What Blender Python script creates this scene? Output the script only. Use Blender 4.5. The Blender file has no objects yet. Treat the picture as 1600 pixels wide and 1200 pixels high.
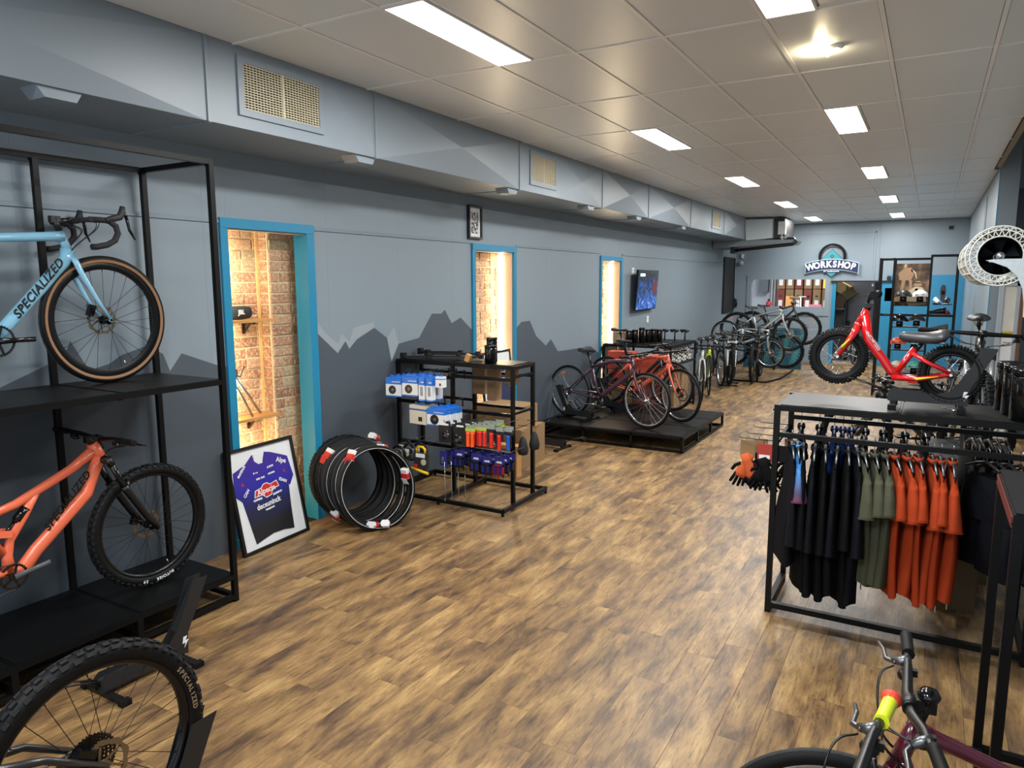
import bpy, math, random
from mathutils import Vector, Matrix
from math import sin, cos, pi
random.seed(7)
SC = bpy.context.scene
COL = SC.collection
rad = math.radians

# ---------------------------------------------------------------- camera
cam_d = bpy.data.cameras.new('camera'); cam = bpy.data.objects.new('camera', cam_d); COL.objects.link(cam)
CAMP = Vector((0, 0, 2.025))
yaw, pit, rol = -0.526096, 0.141413, -0.00247
fw = Vector((sin(yaw)*cos(pit), cos(yaw)*cos(pit), -sin(pit)))
r0 = Vector((cos(yaw), -sin(yaw), 0)); u0 = r0.cross(fw)
rt = cos(rol)*r0+sin(rol)*u0; up = -sin(rol)*r0+cos(rol)*u0
cam.matrix_world = Matrix(((rt.x, up.x, -fw.x, CAMP.x), (rt.y, up.y, -fw.y, CAMP.y), (rt.z, up.z, -fw.z, CAMP.z), (0, 0, 0, 1)))
cam_d.sensor_width = 36; cam_d.lens = 36*1120.6/1600; cam_d.clip_start = 0.05
SC.camera = cam

# ---------------------------------------------------------------- view, world, lights
SC.view_settings.view_transform = 'Standard'; SC.view_settings.look = 'None'
SC.view_settings.gamma = 1; SC.view_settings.use_curve_mapping = False
SC.view_settings.exposure = 0.12
W = bpy.data.worlds.new('world'); SC.world = W; W.use_nodes = True
bg = W.node_tree.nodes['Background']; bg.inputs[0].default_value = (0.80, 0.90, 1.0, 1); bg.inputs[1].default_value = 1.6
SC.cycles.max_bounces = 8; SC.cycles.diffuse_bounces = 4; SC.cycles.use_denoising = True
SC.cycles.sample_clamp_indirect = 6
PANEL_W = 62.0      # watts per ceiling panel
GX = [-3.72, -3.15, -2.587, -2.022, -1.457, -0.892, -0.327, 0.238]     # ceiling grid lines
GY0, GDY = 4.28, 1.19
LIGHTS = [(-2.587+.14, k) for k in (-4, -1, 2, 5, 8, 11)] + [(-0.892+.14, k) for k in (-4, -1, 2, 5, 8, 11)]
def area(name, loc, sx, sy, power, col, rot=(0, 0, 0)):
    l = bpy.data.lights.new(name, 'AREA'); l.shape = 'RECTANGLE'; l.size = sx; l.size_y = sy; l.energy = power; l.color = col
    o = bpy.data.objects.new(name, l); COL.objects.link(o); o.location = loc; o.rotation_euler = rot
    return o
for lx, k in LIGHTS:
    area('panel_light', (lx, GY0+GDY*(k+.5), 3.424), .24, 1.15, PANEL_W, (1.0, 0.985, 0.955))
WARM = (1.0, 0.80, 0.52)
area('doorway_strip_light', (-4.60, 3.60, 1.2), .02, 2.3, 50, WARM, (rad(90), 0, rad(86)))
area('doorway_strip_light', (-4.56, 7.630, 1.2), .02, 2.3, 16, WARM, (rad(-90), 0, 0))
area('doorway_strip_light', (-4.56, 11.17, 1.2), .02, 2.3, 16, WARM, (rad(-90), 0, 0))
area('workshop_light', (-2.6, 21.0, 3.2), 2.4, 1.6, 150, (1, .97, .93))
area('doorway_light', (0.2, 20.6, 2.9), .3, .3, 8, (1, .95, .9))

# ---------------------------------------------------------------- mesh helper
class MB:
    def __init__(s): s.v = []; s.f = []; s.s = []; s.M = None
    def add(s, vs, fs, sm=False):
        b = len(s.v)
        if s.M is not None: vs = [s.M @ Vector(p) for p in vs]
        s.v.extend([tuple(p) for p in vs])
        s.f.extend([tuple(i+b for i in f) for f in fs]); s.s.extend([sm]*len(fs))
        return s
    def box(s, c, d, R=None):
        x, y, z = d[0]/2, d[1]/2, d[2]/2
        vs = [Vector(p) for p in ((-x,-y,-z),(x,-y,-z),(x,y,-z),(-x,y,-z),(-x,-y,z),(x,-y,z),(x,y,z),(-x,y,z))]
        if R is not None: vs = [R @ p for p in vs]
        c = Vector(c)
        return s.add([p+c for p in vs], [(0,3,2,1),(4,5,6,7),(0,1,5,4),(1,2,6,5),(2,3,7,6),(3,0,4,7)])
    def bb(s, a, b):   # box from corners
        return s.box([(a[i]+b[i])/2 for i in range(3)], [abs(b[i]-a[i]) for i in range(3)])
    def bar(s, p, q, w, h=None, upv=(0,0,1)):
        p = Vector(p); q = Vector(q); h = h or w; d = q-p; L = d.length; d.normalize()
        a = Vector(upv); 
        if abs(d.dot(a)) > .98: a = Vector((0,1,0))
        sd = d.cross(a).normalized(); a = sd.cross(d)
        R = Matrix((d, sd, a)).transposed()
        return s.box((p+q)/2, (L, w, h), R)
    def tube(s, pts, r, n=8, caps=True, closed=False, el=None, side=(0,1,0)):
        pts = [Vector(p) for p in pts]; N = len(pts)
        rr = r if isinstance(r, (list, tuple)) else [r]*N
        T = []
        for i in range(N):
            if closed: t = pts[(i+1) % N]-pts[i-1]
            else: t = pts[min(i+1, N-1)]-pts[max(i-1, 0)]
            T.append(t.normalized() if t.length > 1e-9 else Vector((0,0,1)))
        sd = Vector(side)
        if abs(T[0].dot(sd)) > .95: sd = Vector((1,0,0)) if abs(T[0].x) < .9 else Vector((0,0,1))
        vs = []
        for i in range(N):
            sd = (sd-T[i]*sd.dot(T[i])).normalized(); u = T[i].cross(sd)
            e = 1 if el is None else (el[i] if isinstance(el, (list, tuple)) else el)
            for k in range(n):
                a = 2*pi*k/n
                vs.append(pts[i]+sd*(cos(a)*rr[i]*e)+u*(sin(a)*rr[i]))
        fs = []
        for i in range(N if closed else N-1):
            j = (i+1) % N
            for k in range(n):
                m = (k+1) % n
                fs.append((i*n+k, i*n+m, j*n+m, j*n+k))
        s.add(vs, fs, True)
        if caps and not closed:
            b = len(s.v)-N*n
            s.f.append(tuple(b+k for k in reversed(range(n)))); s.s.append(False)
            s.f.append(tuple(b+(N-1)*n+k for k in range(n))); s.s.append(False)
        return s
    def torus(s, R, r, c=(0,0,0), n=48, m=10, ez=1.0, a0=0, a1=2*pi, axis='Y'):
        full = abs(a1-a0-2*pi) < 1e-6
        N = n if full else n+1
        vs = []
        for i in range(N):
            a = a0+(a1-a0)*i/n
            for k in range(m):
                b = 2*pi*k/m
                q = R+cos(b)*r; w = sin(b)*r*ez
                p = (q*cos(a), w, q*sin(a)) if axis == 'Y' else ((w, q*cos(a), q*sin(a)) if axis == 'X' else (q*cos(a), q*sin(a), w))
                vs.append((p[0]+c[0], p[1]+c[1], p[2]+c[2]))
        fs = []
        for i in range(n):
            j = (i+1) % N
            for k in range(m):
                l = (k+1) % m
                fs.append((i*m+k, j*m+k, j*m+l, i*m+l))
        return s.add(vs, fs, True)
    def lathe(s, prof, c=(0,0,0), n=20, axis='Z', caps=True, sm=True):
        vs = []
        for r, h in prof:
            for k in range(n):
                a = 2*pi*k/n; x, y = r*cos(a), r*sin(a)
                p = (x, y, h) if axis == 'Z' else ((x, h, -y) if axis == 'Y' else (h, x, y))
                vs.append((p[0]+c[0], p[1]+c[1], p[2]+c[2]))
        fs = []
        for i in range(len(prof)-1):
            for k in range(n):
                m = (k+1) % n
                fs.append((i*n+k, i*n+m, (i+1)*n+m, (i+1)*n+k))
        s.add(vs, fs, sm)
        if caps:
            b = len(s.v)-len(vs)
            s.f.append(tuple(b+k for k in reversed(range(n)))); s.s.append(False)
            s.f.append(tuple(b+(len(prof)-1)*n+k for k in range(n))); s.s.append(False)
        return s
    def cyl(s, r, h, c=(0,0,0), n=16, axis='Z'):
        return s.lathe([(r, -h/2), (r, h/2)], c, n, axis)
    def rod(s, p, q, r, n=6): return s.tube([p, q], r, n)
    def prism(s, poly, t0, t1, plane='xz'):
        n = len(poly)
        def P(a, b, t): return (a, t, b) if plane == 'xz' else ((t, a, b) if plane == 'yz' else (a, b, t))
        vs = [P(a, b, t0) for a, b in poly]+[P(a, b, t1) for a, b in poly]
        fs = [tuple(range(n)), tuple(reversed(range(n, 2*n)))]+[(i, i+n, (i+1) % n+n, (i+1) % n) for i in range(n)]
        return s.add(vs, fs)
    def grid(s, fn, nu, nv, sm=True):
        vs = [fn(i/nu, j/nv) for i in range(nu+1) for j in range(nv+1)]
        fs = [(i*(nv+1)+j, (i+1)*(nv+1)+j, (i+1)*(nv+1)+j+1, i*(nv+1)+j+1) for i in range(nu) for j in range(nv)]
        return s.add(vs, fs, sm)
    def mesh(s, name, m=None):
        me = bpy.data.meshes.new(name); me.from_pydata(s.v, [], s.f)
        me.polygons.foreach_set('use_smooth', s.s)
        if m: me.materials.append(m)
        me.validate(); me.update()
        # consistent outward normals
        import bmesh
        bm = bmesh.new(); bm.from_mesh(me); bmesh.ops.recalc_face_normals(bm, faces=bm.faces); bm.to_mesh(me); bm.free()
        return me
    def build(s, name, m, parent=None, loc=None, rot=None, M=None):
        return put(name, s.mesh(name, m), parent, loc, rot, M)
def put(name, me, parent=None, loc=None, rot=None, M=None):
    o = bpy.data.objects.new(name, me); COL.objects.link(o)
    if parent is not None: o.parent = parent
    if M is not None: o.matrix_local = M
    if loc is not None: o.location = loc
    if rot is not None: o.rotation_euler = rot
    return o
def tag(o, label=None, cat=None, group=None, kind=None):
    if label: o['label'] = label
    if cat: o['category'] = cat
    if group: o['group'] = group
    if kind: o['kind'] = kind
    return o
def empty(name, loc=(0,0,0), rot=(0,0,0), parent=None, label=None, cat=None, group=None):
    o = bpy.data.objects.new(name, None); COL.objects.link(o); o.location = loc; o.rotation_euler = rot
    o.empty_display_size = .1
    if parent is not None: o.parent = parent
    return tag(o, label, cat, group)
def copy_tree(o, parent=None):
    c = o.copy(); COL.objects.link(c)
    if parent is not None: c.parent = parent
    for ch in list(o.children): copy_tree(ch, c)
    return c
def struct(name, mb, m): return tag(mb.build(name, m), kind='structure')
_tc = {}
def text(body, name, size, m, parent, M, depth=.0008, shear=0, space=1.0, bold=0.0, sx=1.0):
    key = (body, size, depth, shear, space, bold, m.name)
    if key not in _tc:
        cu = bpy.data.curves.new('lettering', 'FONT'); cu.body = body; cu.size = size; cu.extrude = depth; cu.shear = shear
        cu.align_x = 'CENTER'; cu.align_y = 'CENTER'; cu.space_character = space; cu.offset = bold; cu.resolution_u = 3
        t = bpy.data.objects.new('tmp', cu); COL.objects.link(t)
        dg = bpy.context.evaluated_depsgraph_get()
        me = bpy.data.meshes.new_from_object(t.evaluated_get(dg)); me.name = 'lettering'
        bpy.data.objects.remove(t); me.materials.clear(); me.materials.append(m)
        _tc[key] = me
    return put(name, _tc[key], parent, M=M @ Matrix.Diagonal((sx, 1, 1, 1)))
def frame_M(o, x, y):       # matrix from origin and local x and y axes
    x = Vector(x).normalized(); y = Vector(y); y = (y-x*y.dot(x)).normalized(); z = x.cross(y)
    return Matrix(((x.x, y.x, z.x, o[0]), (x.y, y.y, z.y, o[1]), (x.z, y.z, z.z, o[2]), (0, 0, 0, 1)))

# ---------------------------------------------------------------- materials
def lin(h):
    h = h.lstrip('#'); c = [int(h[i:i+2], 16)/255 for i in (0, 2, 4)]
    return tuple(x/12.92 if x <= .04045 else ((x+.055)/1.055)**2.4 for x in c)
_mc = {}
def pm(name, hexc, rough=.5, metal=0.0, var=.10, scale=9.0, bump=0.0, bscale=60.0, coat=0.0, emit=0.0, stretch=None, alpha=None, trans=0.0, spec=None):
    if name in _mc: return _mc[name]
    m = bpy.data.materials.new(name); m.use_nodes = True; nt = m.node_tree; N = nt.nodes; L = nt.links
    b = N['Principled BSDF']; c = lin(hexc)
    tc = N.new('ShaderNodeTexCoord'); mp = N.new('ShaderNodeMapping'); L.new(tc.outputs['Object'], mp.inputs[0])
    if stretch: mp.inputs['Scale'].default_value = stretch
    nz = N.new('ShaderNodeTexNoise'); nz.inputs['Scale'].default_value = scale; nz.inputs['Detail'].default_value = 3
    L.new(mp.outputs[0], nz.inputs['Vector'])
    mx = N.new('ShaderNodeMix'); mx.data_type = 'RGBA'
    mx.inputs['A'].default_value = (*[x*(1-var) for x in c], 1); mx.inputs['B'].default_value = (*[min(1, x*(1+var)) for x in c], 1)
    L.new(nz.outputs['Fac'], mx.inputs['Factor']); L.new(mx.outputs['Result'], b.inputs['Base Color'])
    b.inputs['Roughness'].default_value = rough; b.inputs['Metallic'].default_value = metal
    if coat: b.inputs['Coat Weight'].default_value = coat; b.inputs['Coat Roughness'].default_value = .12
    if emit: L.new(mx.outputs['Result'], b.inputs['Emission Color']); b.inputs['Emission Strength'].default_value = emit
    if trans: b.inputs['Transmission Weight'].default_value = trans
    if alpha: b.inputs['Alpha'].default_value = alpha
    if bump:
        n2 = N.new('ShaderNodeTexNoise'); n2.inputs['Scale'].default_value = bscale; n2.inputs['Detail'].default_value = 2
        L.new(mp.outputs[0], n2.inputs['Vector'])
        bp = N.new('ShaderNodeBump'); bp.inputs['Strength'].default_value = bump; bp.inputs['Distance'].default_value = .01
        L.new(n2.outputs['Fac'], bp.inputs['Height']); L.new(bp.outputs[0], b.inputs['Normal'])
    if spec is not None: b.inputs['Specular IOR Level'].default_value = spec
    _mc[name] = m; return m
WALL = pm('grey_blue_wall_paint', '#7e8c96', .55, var=.03, scale=1.5, bump=.05, bscale=40)
DARK = pm('slate_mural_paint', '#454f59', .6, var=.03, scale=1.5, bump=.05, bscale=40)
SNOW = pm('pale_mural_paint', '#8e999f', .6, var=.03)
DUCTP = pm('duct_paint', '#838f99', .42, var=.04, scale=2)
BLUE = pm('blue_trim_paint', '#1b7fa6', .4, var=.04, scale=3)
BLUEW = pm('blue_wall_paint', '#2b7fa8', .6, var=.05, scale=2)
TILE = pm('ceiling_tile_vinyl', '#dde3e5', .35, var=.02, scale=2, bump=.02, bscale=200)
TBAR = pm('ceiling_grid_paint', '#eeeeec', .4, var=.02)
BLK = pm('black_powder_coat', '#08090a', .45, spec=.22, var=.12, scale=20, bump=.03, bscale=300)
BLKM = pm('black_satin', '#0a0a0b', .4, var=.1, scale=20)
BLKG = pm('black_gloss', '#0b0c0e', .12, var=.1, scale=10)
RUB = pm('tyre_rubber', '#0e0f10', .6, var=.15, scale=40, bump=.05, bscale=300, spec=.2)
RUBK = pm('knobbly_rubber', '#1c1d1f', .7, var=.15, scale=40, bump=.08, bscale=300, spec=.2)
RIMB = pm('black_rim', '#0e0f11', .3, metal=.3, var=.1)
ALU = pm('polished_alloy', '#c4c7ca', .25, metal=.95, var=.06)
ALUD = pm('grey_alloy', '#6c7074', .35, metal=.9, var=.08)
STEEL = pm('spoke_steel', '#b9bcbf', .3, metal=.9, var=.06)
SPKB = pm('black_spoke', '#1a1b1d', .35, metal=.6, var=.06)
WHT = pm('white_print', '#e6e7e8', .5, var=.03)
RED = pm('red_print', '#c22a27', .45, var=.05)
CARD = pm('cardboard', '#8d7150', .8, var=.10, scale=6, bump=.05, bscale=80)
PINE = pm('pine_board', '#c08f54', .55, var=.18, scale=5, stretch=(6, 1, 6), bump=.05)
GALV = pm('galvanised_steel', '#c6d0d3', .4, metal=.35, var=.16, scale=45)
ORREF = pm('amber_reflector', '#e07a10', .2, var=.2, scale=60)
LEDM = bpy.data.materials.new('led_diffuser'); LEDM.use_nodes = True
_b = LEDM.node_tree.nodes['Principled BSDF']; _b.inputs['Base Color'].default_value = (.9, .9, .9, 1)
_b.inputs['Emission Color'].default_value = (1, .97, .93, 1); _b.inputs['Emission Strength'].default_value = 6
STRIP = bpy.data.materials.new('warm_led_strip'); STRIP.use_nodes = True
_b = STRIP.node_tree.nodes['Principled BSDF']; _b.inputs['Base Color'].default_value = (.9, .8, .6, 1)
_b.inputs['Emission Color'].default_value = (1, .86, .62, 1); _b.inputs['Emission Strength'].default_value = 9

def floor_mat():
    m = bpy.data.materials.new('distressed_timber_vinyl'); m.use_nodes = True; nt = m.node_tree; N = nt.nodes; L = nt.links
    b = N['Principled BSDF']
    geo = N.new('ShaderNodeNewGeometry'); oi = N.new('ShaderNodeObjectInfo')
    ad = N.new('ShaderNodeMath'); ad.operation = 'ADD'; L.new(oi.outputs['Random'], ad.inputs[0]); L.new(geo.outputs['Random Per Island'], ad.inputs[1])
    fr = N.new('ShaderNodeMath'); fr.operation = 'FRACT'; L.new(ad.outputs[0], fr.inputs[0])
    ml = N.new('ShaderNodeMath'); ml.operation = 'MULTIPLY'; L.new(fr.outputs[0], ml.inputs[0]); ml.inputs[1].default_value = 37
    cb = N.new('ShaderNodeCombineXYZ'); L.new(ml.outputs[0], cb.inputs[2]); L.new(ml.outputs[0], cb.inputs[0])
    va = N.new('ShaderNodeVectorMath'); va.operation = 'ADD'; L.new(geo.outputs['Position'], va.inputs[0]); L.new(cb.outputs[0], va.inputs[1])
    def noise(sc, st, det=4, rough=.6, dist=0):
        mp = N.new('ShaderNodeMapping'); mp.inputs['Scale'].default_value = st; L.new(va.outputs[0], mp.inputs[0])
        n = N.new('ShaderNodeTexNoise'); n.inputs['Scale'].default_value = sc; n.inputs['Detail'].default_value = det
        n.inputs['Roughness'].default_value = rough; n.inputs['Distortion'].default_value = dist; L.new(mp.outputs[0], n.inputs['Vector']); return n
    big = noise(2.6, (3.2, .9, 1), 4, .62, .3)
    grain = noise(13, (5.5, .55, 1), 6, .72, .15)
    fine = noise(60, (4.0, .5, 1), 3, .6)
    rp = N.new('ShaderNodeValToRGB'); L.new(big.outputs['Fac'], rp.inputs[0])
    e = rp.color_ramp.elements; e[0].position = .30; e[0].color = (*lin('#45362a'), 1); e[1].position = .68; e[1].color = (*lin('#a3875a'), 1)
    k = rp.color_ramp.elements.new(.42); k.color = (*lin('#69523a'), 1)
    k = rp.color_ramp.elements.new(.54); k.color = (*lin('#886c47'), 1)
    rg = N.new('ShaderNodeValToRGB'); L.new(grain.outputs['Fac'], rg.inputs[0])
    e = rg.color_ramp.elements; e[0].position = .33; e[0].color = (.30, .27, .24, 1); e[1].position = .62; e[1].color = (1.15, 1.12, 1.05, 1)
    k = rg.color_ramp.elements.new(.45); k.color = (.88, .86, .84, 1)
    m1 = N.new('ShaderNodeMix'); m1.data_type = 'RGBA'; m1.blend_type = 'MULTIPLY'; m1.inputs['Factor'].default_value = .85
    L.new(rp.outputs[0], m1.inputs['A']); L.new(rg.outputs[0], m1.inputs['B'])
    rf = N.new('ShaderNodeMapRange'); L.new(fine.outputs['Fac'], rf.inputs[0]); rf.inputs['To Min'].default_value = .7; rf.inputs['To Max'].default_value = 1.3
    m2 = N.new('ShaderNodeVectorMath'); m2.operation = 'SCALE'; L.new(m1.outputs['Result'], m2.inputs[0]); L.new(rf.outputs[0], m2.inputs['Scale'])
    rr = N.new('ShaderNodeMapRange'); L.new(fr.outputs[0], rr.inputs[0]); rr.inputs['To Min'].default_value = .86; rr.inputs['To Max'].default_value = 1.13
    m3 = N.new('ShaderNodeVectorMath'); m3.operation = 'SCALE'; L.new(m2.outputs[0], m3.inputs[0]); L.new(rr.outputs[0], m3.inputs['Scale'])
    L.new(m3.outputs[0], b.inputs['Base Color']); b.inputs['Roughness'].default_value = .42
    bp = N.new('ShaderNodeBump'); bp.inputs['Strength'].default_value = .12; bp.inputs['Distance'].default_value = .004
    L.new(grain.outputs['Fac'], bp.inputs['Height']); L.new(bp.outputs[0], b.inputs['Normal'])
    return m
FLOOR = floor_mat()
def brick_mat():
    m = bpy.data.materials.new('old_limed_brick'); m.use_nodes = True; nt = m.node_tree; N = nt.nodes; L = nt.links
    b = N['Principled BSDF']; oi = N.new('ShaderNodeObjectInfo'); geo = N.new('ShaderNodeNewGeometry')
    rp = N.new('ShaderNodeValToRGB'); L.new(oi.outputs['Random'], rp.inputs[0])
    e = rp.color_ramp.elements; e[0].color = (*lin('#8c5a45'), 1); e[1].color = (*lin('#a8957c'), 1)
    for p, h in ((.3, '#a8755c'), (.5, '#b58a6e'), (.7, '#966a56'), (.85, '#a08468')):
        k = rp.color_ramp.elements.new(p); k.color = (*lin(h), 1)
    n = N.new('ShaderNodeTexNoise'); n.inputs['Scale'].default_value = 42; n.inputs['Detail'].default_value = 7; n.inputs['Roughness'].default_value = .7; L.new(geo.outputs['Position'], n.inputs['Vector'])
    r2 = N.new('ShaderNodeValToRGB'); L.new(n.outputs['Fac'], r2.inputs[0]); r2.color_ramp.elements[0].position = .44; r2.color_ramp.elements[1].position = .72
    mx = N.new('ShaderNodeMix'); mx.data_type = 'RGBA'; L.new(r2.outputs[0], mx.inputs['Factor']); L.new(rp.outputs[0], mx.inputs['A']); mx.inputs['B'].default_value = (*lin('#d9cca8'), 1)
    L.new(mx.outputs['Result'], b.inputs['Base Color']); b.inputs['Roughness'].default_value = .9
    bp = N.new('ShaderNodeBump'); bp.inputs['Strength'].default_value = .5; bp.inputs['Distance'].default_value = .01
    L.new(n.outputs['Fac'], bp.inputs['Height']); L.new(bp.outputs[0], b.inputs['Normal'])
    return m
BRICK = brick_mat()
MORT = pm('lime_mortar', '#d6c8a4', .95, var=.15, scale=20, bump=.3, bscale=50)
# ================================================================ THE SETTING
XL, XR, YB, ZC, DX, DZ = -4.462, 0.64, 19.36, 3.44, -3.72, 2.96
Y0 = -2.6
# floor
mb = MB(); mb.bb((XL-.4, Y0, -.12), (1.4, YB+4.5, -.006)); fl_o = struct('floor', mb, pm('floor_underlay', '#2a221a', .9))
PW, PL, GAP = .1625, 1.2, .0005
def plank_mesh(w, l):
    m = MB(); m.box((0, 0, -.003), (w-2*GAP, l-2*GAP, .006)); return m.mesh('plank', FLOOR)
pl_list = []
rs = random.Random(3)
x0 = -2.01-PW*16
for i in range(40):
    xa = x0+i*PW; xb = xa+PW
    if xb > 1.3: break
    off = rs.random()*PL
    a = Y0-off
    while a < YB:
        b_ = a+PL
        ya, yb = max(a, Y0), min(b_, YB)
        if yb-ya > .05: pl_list.append((max(xa, XL), xb, ya, yb))
        a = b_
def in_view(x, y):
    d = Vector((x, y, 0))-CAMP; z = d.dot(fw)
    if z < .3: return 0
    u = 800+1120.6*d.dot(rt)/z; v = 600-1120.6*d.dot(up)/z
    return 1 if -60 < u < 1660 and -60 < v < 1280 else 0
pl_list.sort(key=lambda p: (-in_view((p[0]+p[1])/2, min(max((p[2]+p[3])/2, p[2]), p[3])), (p[0]+p[1])**2/4+((p[2]+p[3])/2)**2))
cache = {}; rest = MB()
for n, (xa, xb, ya, yb) in enumerate(pl_list):
    if n < 299:
        k = (round(xb-xa, 3), round(yb-ya, 3))
        if k not in cache: cache[k] = plank_mesh(*k)
        put('plank', cache[k], fl_o, ((xa+xb)/2, (ya+yb)/2, 0))
    else: rest.box(((xa+xb)/2, (ya+yb)/2, -.003), (xb-xa-2*GAP, yb-ya-2*GAP, .006))
tag(rest.build('plank', FLOOR, fl_o), kind='stuff')
mb = MB(); mb.bb((XL-.4, YB, -.006), (1.4, YB+4.5, 0)); mb.build('workshop_lino', pm('workshop_floor', '#8d8577', .5, var=.1), fl_o)

# ceiling
mb = MB(); mb.bb((XL, Y0, ZC+.014), (.60, YB, ZC+.1)); mb.bb((.6, 11.05, ZC+.014), (XR+.02, YB, ZC+.1))
ceil = struct('ceiling', mb, pm('ceiling_void', '#5b5650', .9))
gy = [GY0+GDY*k for k in range(-6, 14)]
gx = GX+[.60]
mb = MB()
for x in GX[1:]: mb.bb((x-.012, Y0, ZC-.006), (x+.012, YB, ZC+.012))
for y in gy: mb.bb((DX, y-.012, ZC-.005), (.62, y+.012, ZC+.011))
tag(mb.build('grid_bar', TBAR, ceil), kind='stuff')
lights_at = {(round(lx, 2), k) for lx, k in LIGHTS}
tcache = {}
def tile(xa, xb, ya, yb):
    k = (round(xb-xa, 3), round(yb-ya, 3))
    if k not in tcache:
        m = MB(); m.box((0, 0, .006), (k[0]-.006, k[1]-.006, .012)); tcache[k] = m.mesh('ceiling_tile', TILE)
    put('ceiling_tile', tcache[k], ceil, ((xa+xb)/2, (ya+yb)/2, ZC))
for i in range(len(gx)-1):
    for j in range(len(gy)):
        ya = gy[j]; yb = min(ya+GDY, YB)
        if ya >= YB-.05 or ya < Y0-.2: continue
        k = j-6; xa, xb = gx[i]+.012*(i > 0), gx[i+1]-.012
        if i == len(gx)-2 and ya > 10.9: xb = XR
        hit = [lx for lx, kk in LIGHTS if kk == k and xa-.02 < lx < xb]
        if hit: tile(hit[0]+.145, xb, ya+.012, yb-.012)
        else: tile(xa, xb, ya+.012, yb-.012)
ml = None
for n, (lx, k) in enumerate(LIGHTS):
    row = 'duct side row' if lx < -2 else 'right row'
    pos = {-4: 'behind the viewer', -1: 'nearest of its row', 2: 'second of its row', 5: 'third of its row', 8: 'fourth of its row', 11: 'last of its row'}[k]
    if ml is None:
        L0 = empty('ceiling_light'); m = MB()
        for s in (-1, 1): m.box((s*.128, 0, .002), (.012, 1.17, .014)); m.box((0, s*.58, .002), (.268, .012, .014))
        m.build('frame', pm('light_frame_white', '#d8d6d2', .4), L0)
        m = MB(); m.box((0, 0, .0), (.244, 1.148, .006)); m.build('diffuser', LEDM, L0); ml = o = L0
    else: o = copy_tree(ml)
    o.location = (lx, GY0+GDY*(k+.5), ZC-.003)
    tag(o, 'white recessed LED ceiling panel, %s, %s' % (row, pos), 'ceiling light', 'LED ceiling panels')
# timber edge where the lowered ceiling stops
mb = MB(); mb.bb((.60, Y0, ZC-.03), (.64, 10.95, ZC+.09)); struct('trim_8', mb, pm('ceiling_edge_timber', '#8d8470', .7, var=.15))
mb = MB(); mb.bb((.60, Y0, ZC+.42), (1.4, 11.6, ZC+.5)); struct('ceiling_raised', mb, pm('raw_timber_lining', '#8a7b5d', .8, var=.2, scale=4, stretch=(6, .6, 6)))
mb = MB(); mb.bb((.58, Y0, ZC+.09), (.60, 11.05, ZC+.42)); struct('ceiling_upstand', mb, pm('raw_timber_lining', '#8a7b5d'))

# left wall with its three tall openings
OPEN = [(3.555, 4.330, 2.415), (6.850, 7.700, 2.377), (10.458, 11.235, 2.350)]
def wall_rects(z0, z1):
    out = []; a = Y0
    for (ya, yb, zt) in OPEN:
        out.append((a, ya, z0, z1)); 
        if z1 > zt: out.append((ya, yb, max(zt, z0), z1))
        a = yb
    out.append((a, YB, z0, z1)); return out
mb = MB()
for (ya, yb, za, zb) in wall_rects(0, ZC+.1): mb.bb((XL-.10, ya, za), (XL-.004, yb, zb))
wl = struct('wall_left', mb, WALL)
cuts = [-2.6, -1.4, -.2, 1.0, 2.16, 3.36, 4.56, 5.50, 6.42, 7.62, 8.60, 9.72, 10.9, 12.1, 13.3, 14.5, 15.7, 16.9, 18.1, YB]
def panels(z0, z1, nm):
    for (ya, yb, za, zb) in wall_rects(z0, z1):
        cc = [ya]+[c for c in cuts if ya+.12 < c < yb-.12]+[yb]
        for a, b in zip(cc[:-1], cc[1:]):
            m = MB(); g = .0004; m.bb((XL-.004, a+g, za), (XL, b-g, zb)); m.build('wall_panel', WALL, wl)
panels(0, 2.452, 'lower'); panels(2.453, ZC, 'upper')
mb = MB()
for a, b in ((Y0, 3.49), (4.398, 6.78), (7.77, 10.39), (11.31, YB)): mb.prism([(XL-.002, 2.480), (XL+.004, 2.478), (XL+.013, 2.462), (XL+.012, 2.450), (XL-.002, 2.444)], a, b)
struct('trim_4', mb, WALL)
# painted mountains (a coat of paint on the wall)
def mural(poly, m, t=.0008, nm='mountain_mural'):
    b = MB(); b.prism(poly, XL-.001, XL+t, 'yz'); return b.build(nm, m, wl)
MT = [[(Y0, 1.25), (-.5, 1.5), (.4, 1.32), (1.2, 1.6), (1.6, 1.35), (1.99, 1.447), (2.253, 1.55), (2.333, 1.553), (2.392, 1.679), (2.49, 1.49), (2.62, 1.52), (2.70, 1.566), (2.88, 1.614), (2.99, 1.549), (3.033, 1.427), (3.129, 1.541), (3.411, 1.43), (3.50, 1.41)],
      [(4.384, 1.622), (4.646, 1.41), (4.747, 1.509), (4.792, 1.437), (4.896, 1.516), (5.134, 1.606), (5.313, 1.499), (5.369, 1.266), (5.48, 1.43), (5.653, 1.45), (5.81, 1.465), (6.034, 1.702), (6.204, 1.695), (6.263, 1.734), (6.389, 1.585), (6.562, 1.639), (6.80, 1.48)],
      [(7.75, 1.430), (7.926, 1.523), (8.145, 1.529), (8.321, 1.319), (8.596, 1.171), (8.748, 1.247), (8.966, 1.062), (10.086, 1.046), (10.309, .948), (10.40, .92)]]
for top in MT: mural([(top[0][0], 0)]+top+[(top[-1][0], 0)][::1], DARK)
mural([(11.30, 0), (11.30, .80), (11.6, .72), (12.1, .60), (12.6, .64), (13.2, .42), (13.2, 0)], DARK)
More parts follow.
